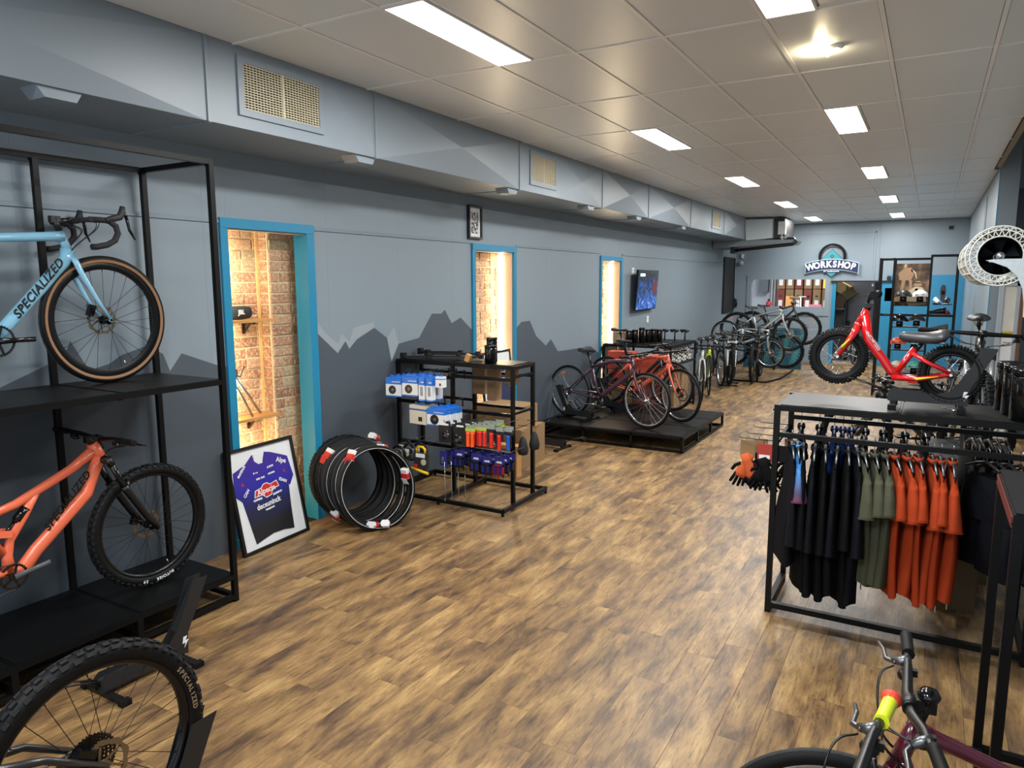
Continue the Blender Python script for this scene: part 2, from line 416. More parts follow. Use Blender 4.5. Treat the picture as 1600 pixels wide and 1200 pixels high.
mural([(4.384, 1.622), (4.384, 1.73), (4.50, 1.60), (4.655, 1.49), (4.70, 1.58), (4.80, 1.50), (4.85, 1.62), (5.134, 1.66), (5.134, 1.606), (4.896, 1.516), (4.792, 1.437), (4.747, 1.509), (4.646, 1.41)], SNOW, .0005, 'snow_mural')
mural([(5.313, 1.499), (5.369, 1.266), (5.48, 1.43), (5.42, 1.60)], SNOW, .0005, 'snow_mural')
# blue door frames
for n, (ya, yb, zt) in enumerate(OPEN):
    m = MB(); w = .068
    m.bb((XL-.14, ya-w, 0), (XL+.022, ya-.004, zt+.004)); m.bb((XL-.004, yb+.004, 0), (XL+.022, yb+w, zt+.004)); m.bb((XL-.004, ya-w, zt+.004), (XL+.026, yb+w, zt+.074))
    if n == 0: m.bb((XL-.13, yb-.012, 0), (XL+.022, yb+.004, zt+.004))
    struct('trim_%d' % (n+1), m, BLUE)
    m = MB(); m.bb((XL-.09, ya-.003, zt-.006), (XL-.004, yb+.003, zt+.003)); m.build('door_frame_head', pm('pale_head_board', '#cfc8b8', .6), wl)

# brick behind the openings
def bricks(y0, y1, x, z1, parent, face='x', seed=1, L=.232, Hh=.088, gap=.012):
    r = random.Random(seed); z = 0; row = 0
    while z < z1:
        y = y0-(.5*L if row % 2 else 0)-r.random()*.02
        while y < y1:
            l = L if r.random() < .75 else L/2
            a, b = max(y, y0), min(y+l-gap, y1)
            if b-a > .03:
                m = MB(); d = .006+r.random()*.008; h = min(Hh-gap, z1-z)
                g = MB()
                zz = z+gap/2
                # softened brick: box with chamfered face
                c = .006
                vs = []
                for (px, s) in ((x-.02, 0), (x+d-.004, 0), (x+d, c)):
                    vs += [(px, a+s, zz+s), (px, b-s, zz+s), (px, b-s, zz+h-s), (px, a+s, zz+h-s)]
                jit = [Vector((v[0]+(r.random()-.5)*.003, v[1]+(r.random()-.5)*.006, v[2]+(r.random()-.5)*.006)) for v in vs]
                if face == 'y': jit = [Vector((v.y, -v.x, v.z)) for v in jit]
                fs = [(8, 9, 10, 11)]
                for k in (0, 4): fs += [(k+i, k+(i+1) % 4, k+4+(i+1) % 4, k+4+i) for i in range(4)]
                g.add(jit, fs); g.build('brick', BRICK, parent)
            y += l
        z += Hh; row += 1
mb = MB(); mb.bb((-5.1, 3.0, 0), (-4.82, 4.14, 2.7)); mb.bb((-5.1, 4.132, 0), (-4.70, 4.9, 2.7)); mb.bb((-5.1, 2.9, 0), (XL-.1, 3.0, 2.7)); mb.bb((-4.9, 4.8, 0), (XL-.1, 4.9, 2.7))
w1 = struct('wall_brick_niche', mb, MORT)
bricks(3.05, 4.125, -4.82, 2.5, w1, seed=2); bricks(4.14, 4.70, -4.70, 2.5, w1, seed=3)
m = MB()
for k in range(29):
    m.bb((-4.81, 4.124, k*.088+.006), (-4.715, 4.132, k*.088+.082))
tag(m.build('pilaster_brick_return', BRICK, w1), kind='stuff')
m = MB(); m.bb((-4.815, 4.098, 0), (-4.80, 4.122, 2.6)); m.build('stud', pm('bright_pine_stud', '#d9b77c', .6, var=.1), w1)
for n, (ya, yb, zt) in enumerate(OPEN[1:]):
    mb = MB(); mb.bb((-4.9, ya-.4, 0), (-4.66, yb, 2.7)); mb.bb((-4.66, ya-.4, 0), (XL-.1, ya-.3, 2.7))
    wn = struct('wall_brick_opening', mb, MORT)
    bricks(ya-.28, yb, -4.66, 2.45, wn, seed=5+n)
    m = MB(); m.bb((-4.66, yb-.005, 0), (XL-.006, yb+.02, 2.5)); struct('wall_plaster_reveal', m, pm('pink_plaster', '#d3b9a0', .8, var=.08, scale=6))
    m = MB(); m.bb((-4.648, yb-.040, .02), (-4.60, yb-.008, zt-.02)); o = m.build('light_strip', STRIP)
    tag(o, 'glowing vertical warm LED strip in the %s blue framed opening' % ('middle' if n == 0 else 'far narrow'), 'light strip')
m = MB(); m.bb((-4.64, 3.558, .02), (-4.60, 3.57, 2.38)); tag(m.build('light_strip', STRIP), 'warm LED strip on the left jamb of the nearest blue framed opening', 'light strip')

# back wall
BW = (-4.045, -2.28, 1.285, 2.067)   # window x0 x1 z0 z1
BD = (-2.03, -1.03, 0, 2.0)
mb = MB(); t = .12
for a in ((XL, BW[0], 0, ZC), (BW[0], BW[1], 0, BW[2]), (BW[0], BW[1], BW[3], ZC), (BW[1], BD[0], 0, ZC), (BD[0], BD[1], BD[3], ZC), (BD[1], 1.2, 0, ZC)):
    mb.bb((a[0], YB, a[2]), (a[1], YB+t, a[3]+.1))
wb = struct('wall_back', mb, WALL)
m = MB(); m.bb((BD[1]+.09, YB-.0015, 0), (XR, YB, 2.16)); m.build('blue_wall_paint_area', BLUEW, wb)
m = MB()
for (a, b, c, d) in ((XL, BW[0]-.13, 2.30, 2.304), (XL, -1.25, 2.32, 2.325)): m.bb((a, YB-.001, c), (b, YB, d))
for x in (-3.4, -2.5): m.bb((x, YB-.001, 0 if x > -3 else 2.3), (x+.004, YB, 2.3) )
m.bb((-1.25, YB-.016, 1.9), (-1.21, YB, 3.19)); m.bb((-2.8, YB-.016, 3.17), (-1.21, YB, 3.2)); m.bb((-1.14, YB-.01, 2.05), (-1.125, YB, 3.44))
m.build('wall_batten', WALL, wb)
m = MB(); w = .115
m.bb((BW[0]-w, YB-.02, BW[2]-w), (BW[0], YB, BW[3]+w)); m.bb((BW[1], YB-.02, BW[2]-w), (BW[1]+w, YB, BW[3]+w)); m.bb((BW[0], YB-.02, BW[3]), (BW[1], YB, BW[3]+w)); m.bb((BW[0], YB-.025, BW[2]-w), (BW[1], YB, BW[2]))
w1o = struct('window_1', m, WALL)
gm = bpy.data.materials.new('window_glass'); gm.use_nodes = True; _b = gm.node_tree.nodes['Principled BSDF']; _b.inputs['Base Color'].default_value = (.95, .98, 1, 1); _b.inputs['Roughness'].default_value = .02; _b.inputs['Transmission Weight'].default_value = 1; _b.inputs['IOR'].default_value = 1.1
m = MB(); m.bb((BW[0], YB+.05, BW[2]), (BW[1], YB+.056, BW[3])); m.build('pane', gm, w1o)
m = MB(); w = .085
m.bb((BD[0]-w, YB-.02, 0), (BD[0], YB+.13, BD[3]+.0)); m.bb((BD[1], YB-.02, 0), (BD[1]+.30, YB, BD[3]))
struct('door_1', m, BLUE)
m = MB(); m.bb((BD[0]-.12, YB-.06, 2.0), (BD[1]+.45, YB-.02, 2.035)); m.cyl(.05, .03, (BD[1]+.14, YB-.06, 2.09), axis='Y')
tag(m.build('sliding_door_rail', BLKM), 'black sliding door track over the blue workshop doorway', 'door track')
# workshop room behind
mb = MB(); mb.bb((-5.0, YB+4.3, 0), (1.2, YB+4.4, 3.5)); struct('wall_workshop', mb, pm('workshop_white_wall', '#c9d3dd', .7))
mb = MB(); mb.bb((-5.1, YB+t, 0), (-5.0, YB+4.4, 3.5)); struct('wall_workshop_left', mb, pm('workshop_white_wall', '#c9d3dd', .7))
mb = MB(); mb.bb((-1.35, YB+1.4, 0), (-1.27, YB+4.3, 3.5)); struct('wall_workshop_partition', mb, pm('passage_grey', '#6a6f77', .7))
mb = MB(); mb.bb((1.1, YB+t, 0), (1.2, YB+4.4, 3.5)); struct('wall_workshop_right', mb, pm('passage_grey', '#6a6f77', .7))
mb = MB(); mb.bb((-5.1, YB, 3.44), (1.2, YB+4.4, 3.52)); struct('ceiling_workshop', mb, TILE)
mb = MB(); mb.bb((-2.2, YB+1.35, 0), (-1.27, YB+1.4, 3.44)); struct('wall_passage', mb, pm('passage_grey', '#6a6f77', .7))

# right wall, pilaster and alcove
mb = MB(); mb.bb((XR, 11.05, 0), (XR+.21, YB, ZC+.5)); struct('wall_right', mb, WALL)
mb = MB(); mb.bb((XR+.21, 11.5, 0), (1.45, 11.6, ZC+.5)); mb.bb((1.35, Y0, 0), (1.45, 11.5, ZC+.5)); struct('wall_right_alcove', mb, WALL)
mb = MB(); mb.bb((.85, 11.49, 2.55), (1.2, 11.5, 3.2)); struct('window_2', mb, pm('dark_glass', '#3b444c', .2))
m = MB(); m.bb((XR-.003, 11.049, 0), (XR+.005, 11.06, ZC)); struct('trim_5', m, BLUE)
# skirtings
mb = MB(); mb.bb((XR-.012, 11.05, 0), (XR, YB, .09)); struct('baseboard_right', mb, WALL)
mb = MB(); mb.bb((BW[0]-.4, YB-.012, 0), (BD[0]-.085, YB, .07)); struct('baseboard_back', mb, WALL)
# white door with caution notice in the alcove
m = MB(); m.bb((.735, 10.88, 0), (.785, 10.95, 2.0)); m.bb((.915, 10.88, 0), (.955, 10.95, 2.0)); m.bb((.735, 10.88, 1.96), (.955, 10.95, 2.0))
d2 = struct('door_2', m, pm('aluminium_frame', '#aab4bb', .4, metal=.3))
m = MB(); m.bb((.785, 10.91, .02), (.915, 10.94, 1.96)); m.build('door_leaf', pm('cream_door', '#dcd9cf', .5), d2)
m = MB(); m.bb((.955, 10.86, 0), (.995, 10.95, 2.1)); m.build('timber_jamb', pm('brown_stained_timber', '#6b4a34', .6, var=.2, stretch=(8, 8, 1)), d2)
m = MB(); m.bb((.73, 10.86, 2.005), (.96, 10.9, 2.035)); m.build('door_closer', BLKM, d2)
m = MB(); m.bb((.802, 10.905, 1.345), (.912, 10.91, 1.40)); o = tag(m.build('caution_sign', pm('yellow_sign', '#e0c22a', .5)), 'white and yellow caution notice stuck on the cream door', 'sign')
m = MB(); m.bb((.802, 10.905, 1.02), (.912, 10.91, 1.345)); m.build('sign_panel', WHT, o)
text('▲CAUTION', 'lettering', .024, BLKM, o, frame_M((.857, 10.904, 1.372), (1, 0, 0), (0, 0, 1)))
text('Watch\nyour step', 'lettering', .026, BLKM, o, frame_M((.857, 10.904, 1.24), (1, 0, 0), (0, 0, 1)), bold=.0006)
# small grille slot high on the right wall
m = MB(); m.bb((XR-.006, 13.2, 2.72), (XR, 13.55, 3.30)); o = tag(m.build('wall_vent', WALL), 'tall narrow painted vent high on the right wall', 'vent')
m = MB()
for k in range(22): m.bb((XR-.009, 13.22, 2.74+k*.025), (XR-.004, 13.53, 2.75+k*.025))
tag(m.build('slot', BLKM, o), kind='stuff')
m = MB(); m.bb((.243, YB-.02, 3.18), (.325, YB, 3.26)); tag(m.build('sensor_box', BLKM), 'small black box high on the back wall right corner', 'sensor')

# ================================================================ DUCT, AC
duct = empty('air_duct', (0, 0, 0), label='long square sheet metal air duct painted wall grey along the left ceiling edge', cat='air duct')
m = MB(); m.bb((XL+.001, Y0, DZ), (DX-.003, 16.82, ZC-.008)); m.build('duct_body', DUCTP, duct)
js = [Y0, .10, 2.89, 4.36, 6.57, 8.72, 10.46, 12.63, 14.95, 16.82]
vents = {2: (3.12, 3.79, 3.07, 3.372), 4: None, 5: None}
VY = [(3.12, 3.79), (6.80, 7.38), (14.03, 14.62)]
for a, b in zip(js[:-1], js[1:]):
    v = [q for q in VY if a < q[0] and q[1] < b]
    m = MB()
    def cross(y0, y1, h):
        ce = (DX+h, (y0+y1)/2, (DZ+ZC)/2); P = [(DX, y0, DZ), (DX, y1, DZ), (DX, y1, ZC), (DX, y0, ZC)]
        m.add(P+[ce], [(0, 1, 4), (1, 2, 4), (2, 3, 4), (3, 0, 4)])
    if not v: cross(a+.012, b-.012, .045)
    else:
        y0, y1 = v[0][0]-.03, v[0][1]+.03
        if y0-a > .3: cross(a+.012, y0, .012)
        else: m.bb((DX-.003, a+.012, DZ), (DX+.001, y0, ZC))
        m.bb((DX-.003, y0, DZ), (DX+.001, y1, ZC))
        if b-y1 > .3: cross(y1, b-.012, .020)
    m.build('duct_panel', DUCTP, duct)
    m = MB(); m.bb((DX-.004, b-.012, DZ-.004), (DX+.010, b+.012, ZC)); m.bb((XL, b-.012, DZ-.008), (DX, b+.012, DZ)); m.build('duct_flange', DUCTP, duct)
for y in (1.95, 4.15, 6.35, 8.3, 10.0, 12.2):
    m = MB(); m.prism([(y, DZ), (y+.22, DZ), (y+.19, DZ-.05), (y+.04, DZ-.05)], DX-.16, DX-.02, 'yz'); m.build('duct_bracket', DUCTP, duct)
CREAM = pm('cream_louvre', '#c9bfa2', .5, var=.05)
for n, (a, b) in enumerate(VY):
    o = empty('vent_grille', (DX+.003, (a+b)/2, 3.21), label='cream double louvre grille in the duct, %s' % ('nearest and largest in view', 'middle one above the small framed picture', 'farthest one near the galvanised duct end')[n], cat='vent', group='duct grilles')
    W2, H2 = (b-a)/2, .155
    m = MB()
    for s in (-1, 1): m.bb((0, s*W2-.02, -H2-.02), (.012, s*W2+.02, H2+.02)); m.bb((0, -W2+.02, s*H2-.02), (.012, W2-.02, s*H2+.02))
    m.build('frame', DUCTP, o)
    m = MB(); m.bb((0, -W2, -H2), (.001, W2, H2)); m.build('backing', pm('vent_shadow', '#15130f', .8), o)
    m = MB(); m.bb((.0, -.006, -H2+.02), (.010, .006, H2-.02)); m.build('mullion', CREAM, o)
    m = MB()
    for k in range(18): z = -H2+.025+k*(2*H2-.05)/17; m.bb((.004, -W2+.02, z-.0028), (.009, W2-.02, z+.0028))
    for k in range(26):
        y = -W2+.03+k*(2*W2-.06)/25; m.bb((.001, y-.0022, -H2+.02), (.006, y+.0022, H2-.02))
    tag(m.build('louvre', CREAM, o), kind='stuff')
ac = empty('air_conditioner', (0, 0, 0), label='ducted air conditioner with galvanised box end hanging in the far left ceiling corner', cat='air conditioner')
m = MB(); m.prism([(DX+.03, 2.935), (-3.125, 2.97), (-3.13, 3.375), (DX, 3.40)], 16.84, 17.5); m.build('galvanised_box', GALV, ac)
m = MB(); m.bb((-3.13, 17.0, 2.97), (-2.9, 18.2, 3.4)); m.build('dark_casing', BLKM, ac)
m = MB(); m.bb((-3.03, 16.95, 3.05), (-2.88, 17.1, 3.33)); m.build('control_box', pm('white_enamel', '#d6d9d8', .35), ac)
m = MB(); m.prism([(XL+.02, 2.78), (-2.72, 2.86), (-2.68, 2.93), (-3.6, 2.95), (XL+.02, 2.95)], 16.9, 18.0); m.build('drip_tray', pm('grey_tray', '#7d858b', .5), ac)
m = MB(); m.tube([(-4.0, 17.0, 2.72), (-3.4, 17.0, 2.77), (-2.72, 17.0, 2.83), (-2.64, 17.0, 2.88), (-2.70, 17.0, 2.95), (-2.9, 17.0, 2.96)], .035, 8); m.build('insulated_pipe', BLKM, ac)
m = MB(); m.tube([(-2.95, 16.94, 3.06), (-2.93, 16.94, 2.99), (-2.86, 16.94, 2.96), (-2.8, 16.94, 3.05)], .012, 6); m.tube([(-2.97, 16.94, 3.0), (-2.92, 16.94, 2.93), (-2.74, 16.95, 2.88)], .016, 6); m.build('drain_pipe', WHT, ac)
m = MB(); m.bb((-4.05, 16.95, 2.66), (-3.95, 17.3, 2.80)); m.build('pipe_box', BLKM, ac)
# spotlight
o = empty('spotlight', (-.60, 4.96, ZC), label='small round warm spotlight fitting on the ceiling tile', cat='spotlight')
m = MB(); m.lathe([(.04, 0), (.042, -.012), (.03, -.02)]); m.build('base', TBAR, o)
sp = pm('spot_glow', '#ffe9b8', .3, emit=12.0)
m = MB(); m.tube([(0, 0, -.015), (-.06, .02, -.04)], .018, 10); m.build('lamp_head', sp, o)
area('spot_bulb', (-.70, 5.0, ZC-.06), .05, .05, 3, (1, .8, .5), (rad(180), 0, 0))
# ================================================================ BICYCLES
# bike frame of reference: X forward, Z up, Y left; origin on the ground under the rear axle
_wc = {}
def wheel_meshes(R, tw, rim_m, spk_m, ns, knob, wall_m, rd, lod):
    key = (R, tw, rim_m.name, spk_m.name, ns, knob, wall_m.name if wall_m else '', rd, lod)
    if key in _wc: return _wc[key]
    n = 64 if lod == 0 else (40 if lod == 1 else 28)
    rr = R-tw*.98                                    # bead radius
    d = {}
    m = MB(); hw = tw*.5
    prof = [(rr-rd, -hw*.35), (rr-rd*.6, -hw*.55), (rr, -hw*.62), (rr+.006, -hw*.5), (rr-.004, 0), (rr+.006, hw*.5), (rr, hw*.62), (rr-rd*.6, hw*.55), (rr-rd, hw*.35), (rr-rd, -hw*.35)]
    m.lathe(prof, n=n, axis='Y', caps=False); d['rim'] = m.mesh('rim', rim_m)
    m = MB(); tr = tw*.5; seg = []
    tprof = [(rr+.002, -tr*.62)]+[(R-tr+tr*sin(a)*(1.0), tr*cos(a)*-1) for a in [pi*(-.18+1.36*k/9) for k in range(10)]]+[(rr+.002, tr*.62)]
    if knob: tprof = [(rr+.002, -tr*.62)]+[(R-.006-tr+tr*sin(a), -tr*cos(a)) for a in [pi*(-.18+1.36*k/9) for k in range(10)]]+[(rr+.002, tr*.62)]
    m.lathe(tprof, n=n, axis='Y', caps=False)
    d['tyre'] = m.mesh('tyre', RUB)
    if knob:
        m = MB(); N = 60 if lod == 0 else 40
        for k in range(N):
            a = 2*pi*k/N
            rows = [(-.86, 0, .36), (-.32, .5, .34), (.32, .5, .34), (.86, 0, .36)] if k % 2 == 0 else [(-.80, .0, .3), (-.22, .3, .3), (.22, .3, .3), (.80, 0, .3)]
            for (q, da, wd) in rows:
                aa = a+da*2*pi/N; be = pi/2-q*pi/2*.62 if False else q*rad(62)
                cr = R-.006-tr
                ct = Vector((0, sin(be), 0))*tr+Vector((cos(aa), 0, sin(aa)))*(cr+tr*cos(be))
                nrm = (Vector((cos(aa), 0, sin(aa)))*cos(be)+Vector((0, sin(be), 0))).normalized()
                tg = Vector((-sin(aa), 0, cos(aa))); bi = nrm.cross(tg)
                m.box(ct+nrm*.001, (2*pi*R/N*.52, tw*wd*.62, .010), Matrix((tg, bi, nrm)).transposed())
        d['tread_knobs'] = m.mesh('tread_knobs', RUBK)
    else:
        m = MB()
        m.lathe([(R-.0015, -tr*.35), (R+.0012, -tr*.2), (R+.0016, 0), (R+.0012, tr*.2), (R-.0015, tr*.35)], n=n, axis='Y', caps=False)
        d['tread'] = m.mesh('tread', pm('tread_rubber', '#232527', .75, var=.3, scale=120, bump=.3, bscale=150))
    if wall_m:
        m = MB()
        for s in (-1, 1):
            m.lathe([(R-tw*.86, s*tr*.88), (R-tw*.74, s*tr*1.00), (R-tw*.60, s*tr*1.04), (R-tw*.50, s*tr*1.025)], n=n, axis='Y', caps=False)
        d['sidewall'] = m.mesh('sidewall', wall_m)
    m = MB(); q = rr-rd*.9
    for k in range(ns):
        a = 2*pi*k/ns; sd = 1 if k % 2 else -1; ha = a+(1 if (k//2) % 2 else -1)*1.15
        m.tube([(q*cos(a), 0, q*sin(a)), (.026*cos(ha), sd*.028, .026*sin(ha))], .0013 if lod < 2 else .0018, 4 if lod == 0 else 3, caps=False)
        if lod == 0: m.tube([(q*cos(a), 0, q*sin(a)), ((q-.014)*cos(a), 0, (q-.014)*sin(a))], .0024, 5)
    d['spoke'] = m.mesh('spokes', spk_m)
    m = MB(); m.lathe([(.008, -.06), (.008, -.045), (.024, -.033), (.026, -.026), (.014, -.018), (.014, .018), (.026, .026), (.024, .033), (.008, .045), (.008, .06)], n=14, axis='Y'); d['hub'] = m.mesh('hub', BLKG if spk_m is SPKB else ALU)
    m = MB(); a = -pi/2+.35; m.tube([((q+.004)*cos(a), 0, (q+.004)*sin(a)), ((q-.035)*cos(a), 0, (q-.035)*sin(a))], .003, 5); d['valve'] = m.mesh('valve', ALU if lod == 0 else BLKM)
    _wc[key] = d; return d
def rotor_mesh(r, lod=0):
    m = MB(); n = 36
    def ann(r0, r1):
        vs = []; 
        for k in range(n):
            a = 2*pi*k/n; w = .004*sin(3*2*pi*k/12) if lod == 0 else 0
            for q in (r0, r1+w):
                for y in (-.001, .001): vs.append((q*cos(a), y, q*sin(a)))
        fs = []
        for k in range(n):
            b = k*4; c = ((k+1) % n)*4
            fs += [(b, c, c+2, b+2), (b+1, b+3, c+3, c+1), (b, b+1, c+1, c), (b+2, c+2, c+3, b+3)]
        m.add(vs, fs)
    ann(r*.80, r)
    for k in range(6):
        a = 2*pi*k/6; m.bar((.02*cos(a), 0, .02*sin(a)), (r*.84*cos(a+.5), 0, r*.84*sin(a+.5)), .002, .008, (cos(a+1.57), 0, sin(a+1.57)))
    m.cyl(.022, .004, n=12, axis='Y'); return m
def cog(r, teeth, t=.002, hole=0):
    p = []
    for k in range(teeth):
        a = 2*pi*k/teeth
        for da, q in ((-.3, r-.004), (-.12, r), (.12, r), (.3, r-.004)): b = a+da*2*pi/teeth; p.append((q*cos(b), q*sin(b)))
    return p
def add_ring(m, outer, ri, y0, y1):
    n = len(outer); vs = []
    for (a, b) in outer:
        q = math.hypot(a, b)
        vs += [(a, y0, b), (a, y1, b), (a/q*ri, y0, b/q*ri), (a/q*ri, y1, b/q*ri)]
    fs = []
    for k in range(n):
        b = k*4; c = ((k+1) % n)*4
        fs += [(b, b+1, c+1, c), (b+2, c+2, c+3, b+3), (b, c, c+2, b+2), (b+1, b+3, c+3, c+1)]
    m.add(vs, fs)
_gc = {}
def shared(key, fn):
    if key not in _gc: _gc[key] = fn()
    return _gc[key]
def make_wheel(name, parent, M, S, rear=False):
    d = wheel_meshes(S['R'], S['tw'], S['rim'], S['spoke'], S['ns'], S['knob'], S['wall'], S['rd'], S['lod'])
    w = put(name, d['rim'], parent, M=M)
    put('tyre', d['tyre'], w)
    if 'tread_knobs' in d: tag(put('tread_knobs', d['tread_knobs'], w), kind='stuff')
    elif S['lod'] == 0: put('tread', d['tread'], w)
    if 'sidewall' in d: put('sidewall', d['sidewall'], w)
    tag(put('spokes', d['spoke'], w), kind='stuff'); put('hub', d['hub'], w); put('valve', d['valve'], w)
    if S['disc']:
        put('brake_rotor', shared(('rotor', S['lod']), lambda: rotor_mesh(.085, S['lod']).mesh('brake_rotor', pm('rotor_steel', '#8e8474', .35, metal=.9, var=.1))), w, (0, .042, 0))
    if rear:
        def cas():
            m = MB()
            big = .085 if S['knob'] and not S.get('small') else .055
            for k in range(7): r = big-(big-.022)*k/6; add_ring(m, cog(r, max(10, int(r*500))), r-.012 if r > .03 else .01, -.024-k*.0045, -.022-k*.0045)
            m.cyl(.02, .03, (0, -.036, 0), 12, 'Y')
            return m.mesh('cassette', ALUD if not S['knob'] else BLKM)
        put('cassette', shared(('cas', S['knob']), cas), w)
    if S['refl']:
        m = MB(); q = S['R']-S['tw']-.055; m.box((0, 0, 0), (.07, .012, .018)); a = S['refl']
        m.build('reflector', ORREF, w, M=Matrix.Rotation(-a, 4, 'Y') @ Matrix.Translation((0, 0, q)) )
    return w
def saddle_mesh(L, wd, thick=.045):
    m = MB(); n = 12; k = 14
    def fn(u, v):
        x = .5*L-u*L; t = u
        w = wd*(.13+.10*min(1, t*2.2)+(.27)*max(0, min(1, (t-.42)/.40))**1.3*1.0)
        if t > .9: w *= 1-(t-.9)*2.6
        if t < .06: w *= .55+.45*t/.06
        a = 2*pi*v; y = w*cos(a); s = sin(a)
        z = (s*.38*thick if s > 0 else s*thick*(.45+.25*t))*(1 if .03 < t < .985 else .4)
        z += .022*(max(0, t-.55)/.45)**1.5+.006*(1-t)**3-.018*(cos(a)**2)*min(1, t*1.4)
        return (x, y, z)
    vs = [fn(i/n, j/k) for i in range(n+1) for j in range(k)]
    fs = [(i*k+j, (i+1)*k+j, (i+1)*k+(j+1) % k, i*k+(j+1) % k) for i in range(n) for j in range(k)]
    m.add(vs, fs, True); m.f += [tuple(range(k)), tuple(n*k+j for j in reversed(range(k)))]; m.s += [False]*2
    return m
def saddle_rails(L):
    m = MB()
    for s in (-1, 1): m.tube([(.36*L, 0, -.012), (.22*L, s*.012, -.035), (.1*L, s*.022, -.05), (-.15*L, s*.022, -.05), (-.32*L, s*.03, -.02)], .0035, 6)
    return m
def smooth(P, k=5):
    P = [Vector(p) for p in P]; Q = [P[0]*2-P[1]]+P+[P[-1]*2-P[-2]]; out = []
    for i in range(1, len(Q)-2):
        for j in range(k):
            t = j/k; a, b, c, d = Q[i-1:i+3]
            out.append(.5*((2*b)+(c-a)*t+(2*a-5*b+4*c-d)*t*t+(3*b-a-3*c+d)*t**3))
    return out+[P[-1]]
DEF = dict(R=.345, tw=.036, wb=1.03, sa=73, ha=71, fork=.40, off=.045, ht=.14, st=.46, sh=.92, bb=.43, bbz=.285,
           col=None, rim=RIMB, spoke=STEEL, ns=24, knob=False, wall=None, rd=.018, lod=1, disc=True, refl=0,
           bar='flat', bw=.31, grip=RUB, grip_end=None, steer=0, sloping=.06, tdr=.020, dnr=.025, crank=0, ftype='rigid', stem=.07, spacer=.03,
           text=None, textcol=None, fcol=None, chainring=.085, pedal=True, saddle=(.27, .15), stack_up=0, style='diamond', small=False, bar_rise=0, cables=True, no=())
def bike(name, label, loc, heading, tilt=0, lean=0, group=None, cat='bicycle', **kw):
    S = dict(DEF); S.update(kw); lod = S['lod']; seg = 12 if lod == 0 else (8 if lod == 1 else 6)
    C = S['col']; FC = S['fcol'] or C
    root = empty(name, loc, label=label, cat=cat, group=group)
    root.matrix_world = Matrix.Translation(loc) @ Matrix.Rotation(heading, 4, 'Z') @ Matrix.Rotation(-tilt, 4, 'Y') @ Matrix.Rotation(lean, 4, 'X')
    R = S['R']; rax = Vector((0, 0, R)); fax = Vector((S['wb'], 0, R)); BB = Vector((S['bb'], 0, S['bbz']))
    ha = rad(S['ha']); sa = rad(S['sa']); u = Vector((-cos(ha), 0, sin(ha))); nf = Vector((sin(ha), 0, cos(ha)))
    crown = fax-nf*S['off']+u*S['fork']; hb = crown+u*.006; htop = hb+u*S['ht']; su = Vector((-cos(sa), 0, sin(sa)))
    stt = BB+su*S['st']; hw = .06 if S['tw'] > .045 else .05
    no = S['no']
    # ---- frame
    m = MB()
    if S['style'] == 'fs':
        m.tube([hb-u*.012, htop+u*.01], [.034, .030], seg)
        tt = [htop-u*.03-nf*.008, htop-u*.05-nf*.16, BB+Vector((.06, 0, .36)), BB+Vector((-.12, 0, .32))]
        m.tube(tt, [.032, .026, .024, .02], seg, el=[.8, .85, .8, .8])
        m.tube([hb+u*.02-nf*.008, hb-nf*.06-u*.03, hb-nf*.16-u*.12, BB+Vector((.14, 0, .09)), BB+Vector((.06, 0, .0)), BB], [.036, .034, .034, .036, .04, .034], seg, el=.85)
        m.tube([BB+Vector((.17, .0, .405)), BB+Vector((.10, 0, .30)), BB+Vector((.02, 0, .18)), BB+Vector((.0, 0, .10)), BB], [.02, .026, .022, .026, .034], seg, el=.85)
        m.tube([BB+Vector((-.02, 0, .12)), BB+Vector((-.12, 0, .32)), BB+Vector((-.15, 0, .44))], [.022, .02, .02], seg)
    elif S['style'] == 'balance':
        pass
    else:
        m.tube([hb-u*.002, htop], [.023 if lod else .026, .021], seg)
        t0 = htop-u*.028; t1 = stt-su*.03-su*0
        if S['style'] == 'arc':
            mid = (t0+t1)/2+Vector((0, 0, .035)); m.tube([t0, t0*.7+t1*.3+Vector((0, 0, .026)), mid*1.0, t0*.25+t1*.75+Vector((0, 0, .018)), t1], [S['tdr']*1.15]+[S['tdr']]*3+[S['tdr']*.8], seg, el=1.1)
        else: m.tube([t0, t0*.92+t1*.08, t1], [S['tdr']*1.35, S['tdr'], S['tdr']*.8], seg, el=1.1)
        m.tube([hb+u*.03, hb*.93+BB*.07+Vector((0, 0, 0)), BB*.9+hb*.1, BB], [S['dnr']*1.1, S['dnr'], S['dnr'], S['dnr']*1.05], seg, el=.9)
        m.tube([BB, stt], [.019, .0165], seg)
        m.cyl(.022, .075, BB, 14, 'Y')
        for s in (-1, 1):
            m.tube([BB+Vector((-.02, s*.028, 0)), BB*.6+rax*.4+Vector((0, s*hw*.8, 0)), rax+Vector((.015, s*hw*1.02, .0))], [.013, .011, .008], 8 if lod < 2 else 5)
            m.tube([stt-su*(.05+S['stack_up'])+Vector((-.01, s*.012, 0)), stt*.55+rax*.45+Vector((0, s*hw*.75, -.03)), rax+Vector((.0, s*hw*1.02, .012))], [.009, .0085, .007], 8 if lod < 2 else 5)
            m.cyl(.014, .006, rax+Vector((0, s*hw*1.04, 0)), 8, 'Y')
    fr = m.build('frame', C, root)
